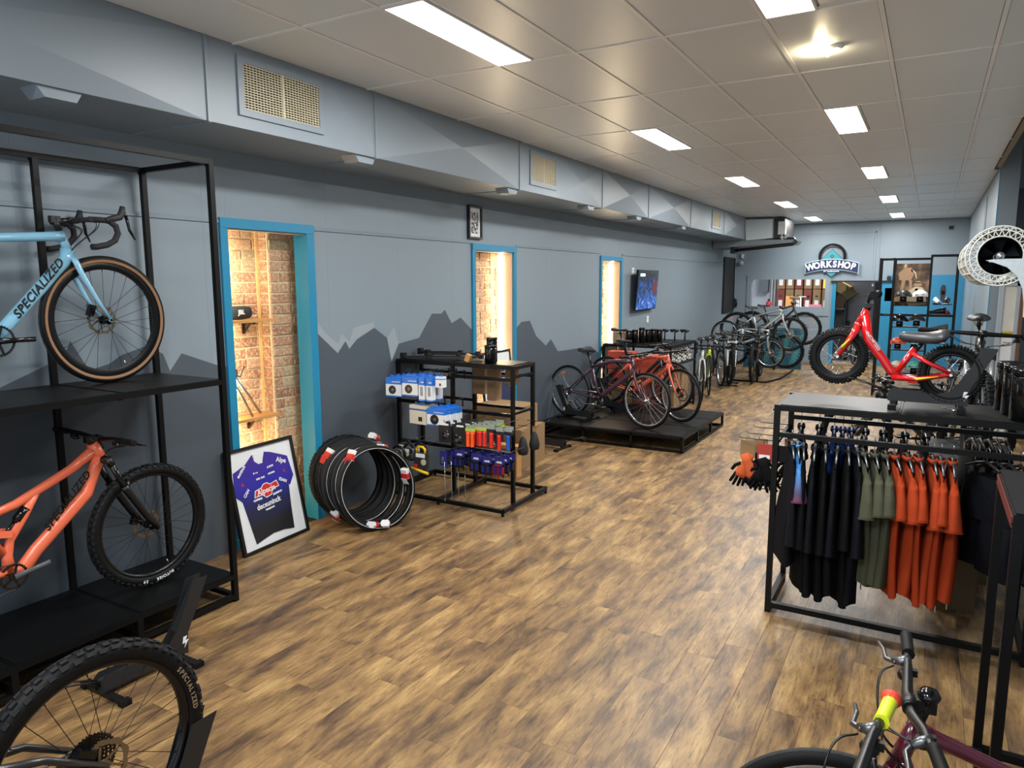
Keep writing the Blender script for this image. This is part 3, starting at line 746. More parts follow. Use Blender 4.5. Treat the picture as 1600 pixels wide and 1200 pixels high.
    if S['style'] == 'fs':
        m = MB()
        for s in (-1, 1):
            m.tube([BB+Vector((-.03, s*.035, .03)), (BB+rax)/2+Vector((0, s*.065, .01)), rax+Vector((0, s*.07, 0))], [.018, .015, .013], 8)
            m.tube([BB+Vector((-.10, s*.03, .24)), (BB+rax)/2+Vector((-.05, s*.06, .16)), rax+Vector((0, s*.07, .01))], [.014, .012, .011], 8)
            m.bar(BB+Vector((-.11, s*.035, .25)), BB+Vector((.02, s*.035, .22)), .01, .035)
        m.build('swing_arm', C, root)
        m = MB(); a = BB+Vector((.135, 0, .35)); b = BB+Vector((-.02, 0, .20)); m.tube([a, a*.45+b*.55], .017, 10); m.tube([a*.5+b*.5, b], .010, 8)
        m.tube([a*.85+b*.15, a*.5+b*.5], .024, 10); o = m.build('rear_shock', BLKG, root)
        m = MB(); m.tube([a*.43+b*.57, b*.9+a*.1], .008, 8); m.build('shock_shaft', ALU, o)
    # ---- fork group (steered)
    st = Matrix.Translation(hb) @ Matrix.Rotation(rad(S['steer']), 4, u) @ Matrix.Translation(-hb)
    m = MB(); fw_ = hw*1.0
    if S['ftype'] == 'rigid':
        m.tube([hb, crown-u*.012], [.026, .027], seg)
        for s in (-1, 1):
            m.tube([crown+Vector((0, s*.012, 0)), crown-u*.03+Vector((0, s*.034, 0)), crown-u*.12+Vector((.0, s*fw_*.92, 0)), fax+u*.14+nf*-.03+Vector((0, s*fw_, 0)), fax+Vector((0, s*fw_, 0))], [.019, .018, .016, .012, .009], seg, el=.7)
            m.cyl(.013, .008, fax+Vector((0, s*fw_, 0)), 10, 'Y')
        m.build('fork', FC, root, M=st)
        fk = None
    else:
        sp = hw+.012
        m.tube([crown+Vector((0, -sp, 0)), crown+u*.012, crown+Vector((0, sp, 0))], [.022, .026, .022], 8)
        L1 = S['fork']*.34
        for s in (-1, 1):
            a = crown+Vector((0, s*sp, 0)); 
            m.tube([a+u*.02, a-u*.03], .022, 10)
        fk = m.build('fork', FC if FC is not C else BLKM, root, M=st)
        m = MB()
        for s in (-1, 1): a = crown+Vector((0, s*sp, 0)); m.tube([a, a-u*S['fork']*.5], .0165, 10)
        m.build('stanchion', S.get('stanchion', BLKG), fk)
        m = MB()
        for s in (-1, 1):
            a = crown+Vector((0, s*sp, 0)); b = fax+Vector((0, s*sp, 0))
            m.tube([a-u*L1, a-u*(L1+.03), b+u*.1-nf*.02, b-u*.01], [.024, .021, .020, .015], 10)
        pts = [crown-u*(L1+.02)+Vector((0, y*sp, 0))+nf*(.045*(1-y*y)+.012) + u*(.02*(1-y*y)) for y in (-1, -.6, 0, .6, 1)]
        m.tube(pts, .013, 8); m.build('lower_legs', S.get('lowers', BLKM), fk)
    FW = st @ Matrix.Translation(fax)
    if 'front_wheel' not in no: make_wheel('front_wheel', root, FW, S)
    if 'rear_wheel' not in no: make_wheel('rear_wheel', root, Matrix.Translation(rax), S, rear=True)
    if S['disc'] and lod < 2:
        m = MB(); c = fax+u*.075-nf*.045+Vector((0, hw*.62, 0)); m.box(c, (.035, .03, .065), Matrix.Rotation(rad(20), 3, 'Y')); m.cyl(.014, .036, c, 8, 'Y'); m.build('front_caliper', BLKG, root, M=st)
        m = MB(); c = rax+Vector((.05, hw*.7, .07)); m.box(c, (.06, .03, .03), Matrix.Rotation(rad(-30), 3, 'Y')); m.build('rear_caliper', BLKG, root)
    elif not S['disc']:
        m = MB(); c = crown+nf*.035-u*.02
        for s in (-1, 1): m.tube([c+Vector((0, s*.035, -.06)), c+Vector((.01, s*.038, 0)), c+Vector((.02, s*.03, .045))], [.008, .009, .006], 6)
        m.build('rim_brake', BLKM, root, M=st)
        m = MB(); c = (stt*.5+rax*.5)+Vector((-.03, 0, 0)); q = rax+(stt-su*.05-rax).normalized()*(R-.03)
        for s in (-1, 1): m.tube([q+Vector((0, s*.04, -.03)), q+Vector((0, s*.042, .03)), q+Vector((0, s*.025, .06))], .007, 6)
        m.build('rim_brake', BLKM, root)
    # ---- bars
    s0 = htop+u*S['spacer']; cl = s0+Vector((sin(ha), 0, cos(ha)*.3))*S['stem']+Vector((0, 0, S['bar_rise']*0))
    m = MB(); m.tube([htop, s0+u*.02], .0175, 10); m.tube([s0, cl], [.019, .017], 10); m.cyl(.022, .045, cl, 12, 'Y'); m.box(s0+u*.012, (.05, .034, .036)); m.build('stem', S.get('stem_m', BLKM), root, M=st)
    m = MB(); bw = S['bw']; grips = []
    if S['bar'] == 'drop':
        m.tube([cl+Vector((0, y, 0)) for y in (-bw, bw)], .014, 10)
        for s in (-1, 1):
            f = cl+Vector((0, s*bw, 0)); f2 = Vector((0, s*.03, 0))
            pts = [f+Vector((-.005, -s*.02, 0)), f+Vector((.045, 0, .0)), f+Vector((.09, s*.006, -.002)), f+Vector((.125, s*.012, -.03)), f+Vector((.13, s*.018, -.07)), f+Vector((.105, s*.024, -.11)), f+Vector((.06, s*.028, -.135)), f+Vector((.0, s*.03, -.148)), f+Vector((-.03, s*.03, -.15))]
            m.tube(pts, .0165, 10)
        hb_o = m.build('handlebar', pm('bar_tape', '#16171a', .8, var=.2, scale=60, bump=.3, bscale=120), root, M=st)
        for s in (-1, 1):
            f = cl+Vector((.10, s*(bw+.012), .0))
            m = MB(); m.tube([f+Vector((-.03, 0, -.004)), f+Vector((.015, 0, .012)), f+Vector((.05, 0, .022)), f+Vector((.068, 0, .05)), f+Vector((.072, 0, .082))], [.017, .019, .020, .020, .014], 10, el=.85)
            h = m.build('brake_hood', pm('hood_rubber', '#1c1d1f', .6, bump=.2, bscale=200), hb_o)
            m = MB(); m.tube([f+Vector((.085, 0, .035)), f+Vector((.095, s*.004, -.01)), f+Vector((.10, s*.008, -.05)), f+Vector((.125, s*.012, -.10))], [.008, .009, .008, .004], 7, el=1.4); m.build('brake_lever', BLKG, h)
    else:
        rise = S['bar_rise']
        pts = [cl+Vector((-.025, s*bw, rise)) if abs(s) == 1 else cl+Vector((0, s*bw, 0)) for s in (-1, -.12, .12, 1)]
        pts = [cl+Vector((-.03, -bw, rise)), cl+Vector((-.012, -bw*.45, rise*.9)), cl+Vector((0, -bw*.15, 0)), cl+Vector((0, bw*.15, 0)), cl+Vector((-.012, bw*.45, rise*.9)), cl+Vector((-.03, bw, rise))]
        m.tube(pts, [.011, .012, .0155, .0155, .012, .011], 8); hb_o = m.build('handlebar', BLKM, root, M=st)
        for s in (-1, 1):
            e = cl+Vector((-.03, s*bw, rise)); i = cl+Vector((-.022, s*(bw-.12), rise*.98))
            m = MB(); m.tube([i, i*.9+e*.1, e*.9+i*.1, e], [.018, .0165, .0175, .016], 10)
            g = m.build('grip', S['grip'], hb_o)
            if S['grip_end']: m = MB(); m.tube([e+(i-e)*.18, e+(i-e)*.04, e], [.018, .018, .024], 12); m.build('grip_end', S['grip_end'], g)
            b = cl+Vector((-.018, s*(bw-.15), rise*.97))
            m = MB(); m.tube([b+Vector((-.005, 0, 0)), b+Vector((.02, 0, -.010)), b+Vector((.04, s*.012, -.018))], [.016, .014, .009], 8); m.tube([b+Vector((.03, 0, -.015)), b+Vector((.055, s*.03, -.025)), b+Vector((.055, s*.09, -.028)), b+Vector((.065, s*.13, -.028))], [.008, .007, .006, .005], 6)
            m.build('brake_lever', S.get('lever_m', BLKG), hb_o)
            if lod < 2: m = MB(); m.lathe([(.02, -.012), (.022, 0), (.014, .014)], b+Vector((.01, -s*.035, -.03)), 10); m.box(b+Vector((.0, -s*.035, -.02)), (.04, .016, .02)); m.build('shifter', BLKM, hb_o)
    if S['cables'] and lod < 2:
        m = MB()
        for k, s in enumerate((-1, 1, -.8, .8)[:4 if lod == 0 else 2]):
            b = cl+(Vector((.02, (1 if s > 0 else -1)*(bw-.16), S['bar_rise']*.9-.02)) if S['bar'] != 'drop' else Vector((.04, s*bw*.9, -.01)))
            m.tube(smooth([b, b+Vector((.035, -s*.04, -.005)), b+Vector((.05, -s*.11, -.04)), htop*.5+hb*.5+nf*.06+Vector((0, s*.035, -.02)), hb*.7+htop*.3-nf*.01+Vector((0, s*.03, -.03))]), .0024, 5)
        if S['disc']: m.tube(smooth([hb*.6+htop*.4+nf*.05+Vector((0, .03, 0)), crown-u*.04+nf*.03+Vector((0, hw*1.3, 0)), fax+u*.14-nf*.03+Vector((0, hw*1.2, 0)), fax+u*.1-nf*.05+Vector((0, hw, 0))]), .0024, 5)
        m.build('cables', BLKM, root, M=st)
    # ---- seat
    if 'seat' not in no:
        top = BB+su*(S['sh']-S['bbz'])/sin(sa)
        m = MB(); m.tube([stt-su*.02, top-Vector((0, 0, .045))], .0135, 10); m.cyl(.02, .03, top-Vector((0, 0, .045)), 10, 'Y'); sp_ = m.build('seatpost', S.get('post_m', BLKM), root)
        m = MB(); m.tube([stt-su*.028, stt+su*.004], .0185, 10); m.build('seat_clamp', BLKG, sp_)
        L, wd = S['saddle']
        s_o = put('saddle', shared(('sad', L, wd), lambda: saddle_mesh(L, wd).mesh('saddle', pm('saddle_cover', '#202124', .45, var=.06))), root, top+Vector((-.01, 0, .0)))
        put('saddle_rails', shared(('rail', L), lambda: saddle_rails(L).mesh('saddle_rails', ALUD)), s_o)
    # ---- drivetrain (right side is -Y)
    if 'drive' not in no:
        cr = S['chainring']
        m = MB(); add_ring(m, cog(cr, int(cr*420)), cr-.014, -.052, -.049)
        for k in range(5):
            a = 2*pi*k/5; m.bar((0, -.05, 0), ((cr-.01)*cos(a), -.05, (cr-.01)*sin(a)), .004, .012, (-sin(a), 0, cos(a)))
        m.cyl(.02, .02, (0, -.05, 0), 12, 'Y'); ck = m.build('crankset', BLKG if S['knob'] else BLKM, root, loc=BB)
        a = rad(S['crank']); ca = Vector((cos(a), 0, sin(a)))*.17
        for s in (-1, 1):
            v = ca*(-s)
            m = MB(); m.tube([(0, s*.062, 0), v*.5+Vector((0, s*.068, 0)), v+Vector((0, s*.075, 0))], [.017, .012, .013], 8, el=.5); m.build('crank_arm', S.get('crank_m', BLKG), ck)
            if S['pedal']:
                m = MB(); c = v+Vector((0, s*.125, 0))
                for q in (-.045, .045): m.box(c+Vector((q, 0, 0)), (.01, .09, .018)); m.box(c+Vector((0, q*.95, 0)), (.1, .01, .016))
                m.box(c, (.09, .03, .01)); m.cyl(.008, .1, c+Vector((0, -s*.02, 0)), 6, 'Y'); m.build('pedal', BLKM, ck)
        m = MB(); rc = .045; y = -.05
        t = (BB-rax); L = t.length
        m.tube([rax+Vector((0, y, rc)), BB+Vector((0, y, cr-.004))], .0042, 4, side=(0, 1, 0)); 
        j2 = rax+Vector((.035, y, -.13)); m.tube([BB+Vector((0, y, -cr+.004)), j2+Vector((0, 0, -.02))], .0042, 4)
        m.tube([j2+Vector((-.02, 0, .0)), rax+Vector((.03, y, -.07)), rax+Vector((-.03, y, -.035))], .0042, 4)
        pts = [rax+Vector((rc*cos(q), y, rc*sin(q))) for q in [pi/2+pi*k/8 for k in range(9)]]; m.tube(pts, .0042, 4)
        m.build('chain', S.get('chain_m', ALUD), root)
        m = MB(); m.bar(rax+Vector((.02, -.06, -.06)), j2+Vector((0, -.006, 0)), .012, .02); m.cyl(.024, .004, j2+Vector((0, 0, .0)), 12, 'Y'); m.cyl(.022, .004, rax+Vector((.03, y, -.07)), 12, 'Y'); m.tube([rax+Vector((-.005, -.06, -.01)), rax+Vector((.025, -.07, -.06))], .016, 8); m.build('rear_derailleur', S.get('mech_m', BLKM), root)
    # ---- lettering on the down tube (right hand side, reads from both)
    if S['text']:
        a = hb+u*.03; b = BB; d = (a-b).normalized(); body, size, f0 = S['text']
        for s in (-1,):
            o = b+(a-b)*f0+Vector((0, s*(S['dnr']*.9+.0012) if S['style'] != 'fs' else s*.0305, 0))
            x = d if s == -1 else -d
            up_ = Vector((-d.z, 0, d.x)); up_ = up_ if up_.z > 0 else -up_
            text(body, 'lettering', size, S['textcol'], root, frame_M(o, x, up_), depth=.001, shear=.25, space=1.08, bold=.0016)
    return root

def stand(name, label, loc, rz, h=.50, group=None, k=.84):
    """display stand: long flat body, upright hooked arm, cross feet"""
    o = empty(name, loc, (0, 0, rz), label=label, cat='bike stand', group=group); o.scale = (k, k, k)
    m = MB(); poly = [(-.30, .045), (-.30, .12), (-.27, .145), (.05, .125), (.14, .15), (.20, .22), (.27, .36), (.33, .50), (.44, .50), (.36, .34), (.27, .17), (.265, .035), (.22, .045)]
    for s in (-1, 1): m.prism(poly, s*.036-.002, s*.036+.002)
    m.bb((-.30, -.034, .10), (.12, .034, .106)); m.bar((.20, 0, .20), (.385, 0, .49), .066, .004)
    m.build('body', pm('stand_black', '#1d1f22', .5, var=.06), o)
    for x in (-.26, .22):
        m = MB(); m.bb((x-.02, -.20, .006), (x+.02, .20, .03)); m.bb((x-.02, -.034, .03), (x+.02, .034, .07)); f = m.build('foot_bar', BLKM, o)
        for s in (-1, 1): m = MB(); m.bb((x-.03, s*.19-.022, 0), (x+.03, s*.19+.022, .035)); m.build('rubber_foot', RUB, f)
    m = MB()
    for s in (-1, 1): m.tube([(-.29, s*.02, .11), (-.44, s*.03, .17), (-.60, s*.035, .22)], .006, 6)
    m.tube([(-.60, -.035, .22), (-.62, -.03, .18), (-.62, .03, .18), (-.60, .035, .22)], .006, 6); m.build('wheel_hook', BLKM, o)
    m = MB()
    for s in (-1, 1):
        y = s*.0385
        pts = [(.235, .155), (.262, .155), (.25, .128), (.272, .128), (.238, .08), (.248, .112), (.226, .112)]
        m.prism(pts, y, y+s*.0008)
    m.build('logo', WHT, o)
    return o

def mt(name, h, **k): return pm(name, h, **k)
SKY = mt('pale_blue_frame_gloss', '#7fb4cf', rough=.2, coat=.6, var=.03)
ORG = mt('coral_orange_frame', '#e8704e', rough=.35, coat=.3, var=.03)
PLUM = mt('plum_frame', '#4a2c3e', rough=.3, coat=.5, var=.12)
CORAL = mt('coral_frame', '#ea6a50', rough=.3, coat=.4, var=.04)
TAN = mt('tan_sidewall', '#8a6445', rough=.7, var=.06)
MAROON = mt('maroon_frame', '#4c1024', rough=.2, coat=.6, var=.1)
REDF = mt('red_frame', '#c3161c', rough=.2, coat=.7, var=.04)
SILV = mt('silver_frame', '#b4b8b8', rough=.3, metal=.5, var=.05)
YEL = mt('lime_yellow', '#d6e32a', rough=.4, var=.05)
CHAR = mt('charcoal_frame', '#1e2022', rough=.35, coat=.3)
WFR = mt('white_frame', '#d9dcdc', rough=.25, coat=.4)
SHZ, SLZ = 1.44, .185
# 1 gravel bike on the upper shelf
bike('gravel_bike', 'pale blue drop bar gravel bike with tan tyre sidewalls on the upper shelf', (-4.18, 1.435, SHZ), rad(90), R=.37, tw=.044, wb=1.02, ha=71.5, fork=.40, off=.05, ht=.135, st=.565, sh=.96, bb=.42, bbz=.29,
     col=SKY, lod=0, spoke=SPKB, wall=TAN, rd=.035, bar='drop', bw=.20, stem=.09, spacer=.055, tdr=.026, dnr=.034, text=('SPECIALIZED', .064, .56), textcol=BLKM, crank=0, pedal=False, ns=24)
# 2 full suspension mountain bike on the lower shelf
bike('mountain_bike', 'coral orange full suspension mountain bike with knobbly tyres on the lower shelf', (-4.03, 1.31, SLZ), rad(90), R=.378, tw=.062, wb=1.225, ha=65.5, fork=.53, off=.044, ht=.10, st=.40, sh=.98, bb=.44, bbz=.345,
     col=ORG, fcol=BLKM, lod=0, spoke=SPKB, knob=True, rd=.016, ftype='susp', bar='flat', bw=.39, stem=.05, spacer=.025, bar_rise=.02, style='fs', pedal=False, text=('SPECIALIZED', .058, .60), textcol=BLKM, crank=10, chainring=.07, crank_m=mt('grey_crank', '#55585c', rough=.35), ns=28)
# 3 wheel in the near left corner: rear half of a mountain bike held in a stand
bike('mountain_bike', 'black mountain bike cut by the lower left picture corner, knobbly rear wheel with cassette', (-2.20, 1.14, .13), rad(-90), tilt=0, R=.385, tw=.064, wb=1.18, ha=66, fork=.50, ht=.11, st=.42, sh=.9, bb=.44, bbz=.33,
     col=CHAR, fcol=BLKM, lod=0, spoke=SPKB, knob=True, rd=.018, ftype='susp', bw=.38, no=('seat',), cables=False, text=None, ns=28, style='fs')
# podium bikes
def tyre_text(b, wheel, body, a0, size, m_, side, step=.72):
    w = [c for c in b.children if c.name.startswith(wheel)][0]; S_ = {'R': .378, 'tw': .062}
    q = S_['R']-S_['tw']*.60; a = rad(a0)
    for ch in body:
        if ch != ' ':
            rv = Vector((cos(a), 0, sin(a))); tv_ = Vector((sin(a), 0, -cos(a))) if side < 0 else Vector((-sin(a), 0, cos(a)))
            text(ch, 'lettering', size, m_, w, frame_M(rv*q+Vector((0, side*.0325, 0)), tv_, rv), depth=.0006, bold=.0006)
        a -= size*step/q*(1 if side < 0 else -1)
tyre_text([o for o in COL.objects if o.get('label', '').startswith('coral orange full')][0], 'front_wheel', 'BUTCHER   29', -72, .024, WHT, -1)
tyre_text([o for o in COL.objects if o.get('label', '').startswith('black mountain bike cut')][0], 'rear_wheel', 'SPECIALIZED', 148, .024, pm('tan_print', '#8d7a5e', .6), 1)
th = math.atan2(8.44-8.74, -2.955+4.17)
bike('hybrid_bike', 'plum purple flat bar hybrid bike, front one on the low podium', (-4.17, 8.74, .205), th, R=.352, tw=.036, wb=1.235, ha=69, fork=.40, ht=.15, st=.45, sh=.92, bb=.50, bbz=.31, col=PLUM, rim=ALU, rd=.016, disc=False, refl=.5, lod=0, style='arc', bw=.30, stem=.09, spacer=.04, crank=-35, saddle=(.27, .16), chain_m=ALU, mech_m=ALU, tdr=.024, dnr=.030)
th = math.atan2(9.07-9.69, -2.70+4.02)
bike('hybrid_bike', 'coral flat bar hybrid bike behind the plum one on the podium', (-3.92, 9.62, .205), th, R=.352, tw=.038, wb=1.31, ha=69, fork=.41, ht=.15, st=.44, sh=.99, bb=.48, bbz=.31, col=CORAL, rim=ALU, rd=.014, spoke=SPKB, lod=1, style='arc', bw=.31, stem=.09, spacer=.04, crank=-20, tdr=.028, dnr=.034, text=('SPECIALIZED', .055, .72), textcol=BLKM)
bike('hybrid_bike', 'black flat bar hybrid bike, rearmost on the podium by the far blue doorway', (-4.16, 10.06, .205), math.atan2(9.75-10.0, 1.1), R=.352, tw=.038, wb=1.10, ha=70, fork=.41, ht=.16, st=.47, sh=1.11, bb=.46, bbz=.30, col=CHAR, rim=ALU, rd=.014, lod=1, bw=.31, stem=.09, spacer=.05)
stand('display_stand', 'black display stand under the plum hybrid rear wheel on the podium', (-4.03, 8.70, .20), math.atan2(-.3, 1.2)+pi)
stand('display_stand', 'black display stand under the coral hybrid on the podium', (-3.86, 9.57, .20), th+pi)
stand('display_stand', 'empty black display stand lying on the floor against the podium left end', (-3.98, 7.72, 0), rad(176))
# the stand by the near wheel
stand('display_stand', 'black display stand with white logo on the floor in front of the bike shelving', (-3.40, 2.06, .0), rad(90))
stand('display_stand', 'black display stand hugging the near knobbly rear wheel', (-2.20, 1.15, .0), rad(90), k=.94)
# near right: maroon bike, front end only in view, and a second one beside it
bike('hybrid_bike', 'maroon bike in the lower right corner with black grips and round bell', (.94, 2.12, 0), rad(180), R=.345, tw=.045, wb=1.08, ha=74, fork=.36, ht=.16, st=.42, sh=.86, bb=.43, bbz=.29, col=MAROON, rim=ALU, disc=False, refl=.35, lod=0, bar='flat', bw=.34, stem=.035, spacer=.04, bar_rise=.03, steer=9, lever_m=ALUD)
mb_bar = [o for o in COL.objects if o.name.startswith('handlebar')][-1]
m = MB(); m.lathe([(.004, 0), (.026, .002), (.030, .012), (.022, .026), (.006, .030)], (0, 0, 0), 16); m.cyl(.006, .02, (0, 0, -.008), 8)
m.build('bell', BLKG, mb_bar.parent, loc=Vector((.872, .02, .915)))
kb = bike('childrens_bike', 'black bike at the bottom right edge with lime and red handlebar grip', (.722, 1.535, .0), rad(180), R=.34, tw=.045, wb=1.02, ha=70, fork=.38, ht=.16, st=.40, sh=.86, bb=.42, bbz=.29, col=CHAR, rim=ALU, disc=False, lod=0, bar='flat', bw=.33, stem=.05, spacer=.14, bar_rise=.05, grip=YEL, grip_end=mt('red_rubber', '#e0442e', rough=.6), lever_m=ALUD, steer=-4)
# the red balance bike on its stand on top of the clothes rack
def balance_bike(loc, rz):
    o = empty('balance_bike', loc, (0, 0, rz), label='red balance bike with yellow flashes and fat tyres on a stand above the clothes rack', cat='balance bike')
    # X forward; wheels R=.205, wb .60 ; origin under rear wheel
    R = .170; ra = Vector((0, 0, R)); fa = Vector((.583, 0, R+.075))
    S = dict(DEF); S.update(R=R, tw=.056, rim=RIMB, spoke=STEEL, ns=16, knob=True, rd=.012, lod=0, disc=False, small=True)
    make_wheel('front_wheel', o, Matrix.Translation(fa), S); make_wheel('rear_wheel', o, Matrix.Translation(ra), S)
    ha = rad(67); u = Vector((-cos(ha), 0, sin(ha))); hb = fa+u*.218-Vector((.02, 0, 0)); ht = hb+u*.085
    bbp = Vector((.27, 0, R-.03))
    m = MB(); m.tube([hb-u*.01, ht], [.024, .022], 12)
    m.tube([hb+u*.05, hb+Vector((-.05, 0, -.10)), bbp+Vector((.075, 0, .10)), bbp+Vector((.03, 0, .03)), bbp+Vector((-.02, 0, .0))], [.030, .027, .025, .025, .026], 12, el=.8)
    m.tube([bbp+Vector((.01, 0, .01)), Vector((.185, 0, R+.135))], .018, 12)
    for s in (-1, 1):
        m.tube([bbp+Vector((.02, s*.012, -.005)), Vector((.16, s*.045, R-.035)), ra+Vector((.0, s*.05, 0))], [.019, .015, .010], 8)
        m.tube([Vector((.195, s*.008, R+.11)), Vector((.13, s*.04, R+.07)), ra+Vector((0, s*.05, .006))], [.014, .012, .009], 8)
    fr = m.build('frame', REDF, o)
    m = MB()
    for s in (-1, 1): m.tube([Vector((.17, s*.062, R-.033)), Vector((.06, s*.062, R-.012))], [.008, .003], 6, el=.4)
    m.build('yellow_flash', YEL, fr)
    text('SPECIALIZED', 'lettering', .022, WHT, fr, frame_M(hb*.5+(bbp+Vector((.075, 0, .10)))*.5+Vector((-.012, .0235, 0)), bbp-hb, Vector((1, 0, .3))), depth=.0008)
    text('SPECIALIZED', 'lettering', .022, WHT, fr, frame_M(hb*.5+(bbp+Vector((.075, 0, .10)))*.5+Vector((-.012, -.0235, 0)), hb-bbp, Vector((-1, 0, -.3))), depth=.0008)
    m = MB(); m.tube([hb, hb-u*.03], .026, 10)
    for s in (-1, 1): m.tube([hb-u*.02+Vector((0, s*.01, 0)), hb-u*.06+Vector((0, s*.045, 0)), fa+Vector((0, s*.048, 0))], [.02, .02, .012], 10, el=.6)
    fk = m.build('fork', REDF, o)
    m = MB()
    for s in (-1, 1): m.tube([hb-u*.10+Vector((.006, s*.058, 0)), fa+u*.06+Vector((.004, s*.058, 0))], [.004, .009], 6, el=.4)
    m.build('yellow_flash', YEL, fk)
    m = MB(); m.tube([ht, ht+u*.02], .018, 10); m.box(ht+u*.028, (.045, .04, .026)); m.build('stem', BLKM, o)
    c = ht+u*.042+Vector((.015, 0, 0)); m = MB(); m.tube([c+Vector((-.04, -.19, .05)), c+Vector((-.01, -.08, .035)), c, c+Vector((-.01, .08, .035)), c+Vector((-.04, .19, .05))], .009, 8); hb_o = m.build('handlebar', BLKM, o)
    for s in (-1, 1):
        m = MB(); a = c+Vector((-.025, s*.11, .042)); b = c+Vector((-.04, s*.20, .05)); m.tube([a, a*.8+b*.2, b*.8+a*.2, b, b+(b-a)*.02], [.022, .015, .017, .024, .022], 12); m.build('grip', RUB, hb_o)
    top = Vector((.145, 0, R+.205)); m = MB(); m.tube([Vector((.185, 0, R+.12)), top-Vector((0, 0, .03))], .0125, 10); m.build('seatpost', BLKG, o)
    m = saddle_mesh(.25, .17, .07); m.build('saddle', pm('saddle_grey', '#34363a', .4), o, loc=top+Vector((0, 0, 0)), rot=(0, rad(3), 0))
    return o
balance_bike((.125, 4.70, 1.335), rad(180))
st2 = stand('display_stand', 'black stand with white logo holding the red balance bike on the clothes rack', (.03, 4.70, 1.304), 0, k=.70)
m = MB(); m.tube([(.10, -.03, .02), (.16, -.12, .02), (.18, -.16, .012)], .008, 6); m.build('hinge_leg', ALU, st2)
# right: dark mountain bike facing us behind the clothes rack, and another behind
bike('mountain_bike', 'charcoal hardtail mountain bike facing forward behind the clothes rack, wide handlebar', (.325, 6.58, .70), rad(-91), R=.375, tw=.06, wb=1.12, ha=66, fork=.52, ht=.11, st=.46, sh=1.05, bb=.44, bbz=.33, col=CHAR, fcol=BLKM, spoke=SPKB, knob=True, ftype='susp', lod=0, bw=.38, stem=.06, spacer=.03, steer=8, lowers=BLKM, stanchion=SILV, saddle=(.27, .16))
bike('childrens_bike', 'small dark bike with silver pedals and spokes behind the clothes rack', (.42, 7.3, .36), rad(196), R=.31, tw=.05, wb=.96, ha=69, fork=.40, ht=.11, st=.38, sh=.98, bb=.38, bbz=.27, col=CHAR, fcol=BLKM, spoke=STEEL, rim=RIMB, knob=True, ftype='susp', lod=1, bw=.28)
bike('childrens_bike', 'black bike with red grips standing by the shoe shelves', (.30, 10.0, 0), rad(-100), R=.34, tw=.05, wb=1.0, ha=69, fork=.44, ht=.12, st=.42, sh=.95, bb=.4, bbz=.3, col=CHAR, fcol=BLKM, spoke=STEEL, knob=True, ftype='susp', lod=1, bw=.33, grip=RED)
# far left groups
bike('mountain_bike', 'black and white mountain bike facing the viewer on a floor stand, far left group', (-3.48, 15.25, .02), rad(-80), R=.375, tw=.06, wb=1.13, ha=67, fork=.5, ht=.11, st=.42, sh=.98, bb=.44, bbz=.33, col=CHAR, fcol=WFR, lowers=WFR, spoke=SPKB, knob=True, ftype='susp', lod=1, bw=.34, steer=10)
bike('mountain_bike', 'black mountain bike nearest the left wall in the far group', (-3.05, 15.75, .02), rad(-86), R=.37, tw=.058, wb=1.1, ha=67, fork=.48, ht=.11, st=.42, sh=.95, bb=.44, bbz=.33, col=CHAR, spoke=SPKB, knob=True, ftype='susp', lod=2, bw=.32)
bike('childrens_bike', 'silver children\'s bike with small wheels hung crosswise in the far left group', (-3.80, 15.3, .64), rad(-2), tilt=rad(-21), R=.30, tw=.042, wb=.98, ha=70, fork=.36, ht=.12, st=.34, sh=.70, bb=.38, bbz=.26, col=SILV, rim=ALU, knob=False, refl=1.8, lod=1, bw=.26, disc=True)
bike('mountain_bike', 'silver hardtail hung high crosswise behind the small silver bike', (-3.62, 15.85, .66), rad(4), tilt=rad(-5), R=.36, tw=.055, wb=1.08, ha=69, fork=.44, ht=.12, st=.40, sh=.84, bb=.43, bbz=.3, col=SILV, knob=True, refl=.6, lod=1, bw=.32)
bike('mountain_bike', 'black large wheeled bike standing lowest in the far left group', (-3.75, 16.3, .16), rad(-3), R=.37, tw=.058, wb=1.14, ha=68, fork=.46, ht=.12, st=.42, sh=.92, bb=.43, bbz=.32, col=CHAR, knob=True, lod=2, bw=.32)
bike('mountain_bike', 'black bike with amber reflectors at the back of the far left group', (-3.5, 16.9, .62), rad(2), R=.37, tw=.055, wb=1.12, ha=68, fork=.46, ht=.12, st=.42, sh=.86, bb=.43, bbz=.32, col=CHAR, knob=True, refl=-.7, lod=2, bw=.32)
bike('road_bike', 'white fork road bike at the end of the bottle bench', (-3.56, 12.95, .02), rad(-72), R=.345, tw=.028, wb=1.0, ha=72, fork=.38, ht=.15, st=.48, sh=.98, bb=.42, bbz=.28, col=WFR, spoke=STEEL, rim=RIMB, rd=.04, lod=1, bar='drop', bw=.21, wall=None)
bike('road_bike', 'lime yellow road bike next to the white one past the bottle bench', (-3.60, 13.55, .02), rad(-72), R=.345, tw=.028, wb=1.0, ha=72, fork=.38, ht=.15, st=.48, sh=.96, bb=.42, bbz=.28, col=YEL, fcol=BLKM, spoke=STEEL, rim=RIMB, rd=.04, lod=1, bar='drop', bw=.21)
bike('mountain_bike', 'dark bike with white lettered tyre just beyond the yellow road bike', (-3.86, 14.80, .02), rad(-64), R=.36, tw=.05, wb=1.06, ha=69, fork=.42, ht=.12, st=.42, sh=.9, bb=.43, bbz=.3, col=CHAR, lod=2, bw=.3, rim=ALU)
bike('mountain_bike', 'dark bike with white stripes parked in the passage beyond the blue doorway', (-1.84, 20.5, 0), rad(-75), R=.36, tw=.05, wb=1.06, ha=69, fork=.44, ht=.12, st=.46, sh=.98, bb=.43, bbz=.3, col=WFR, fcol=BLKM, lod=2, bw=.32)
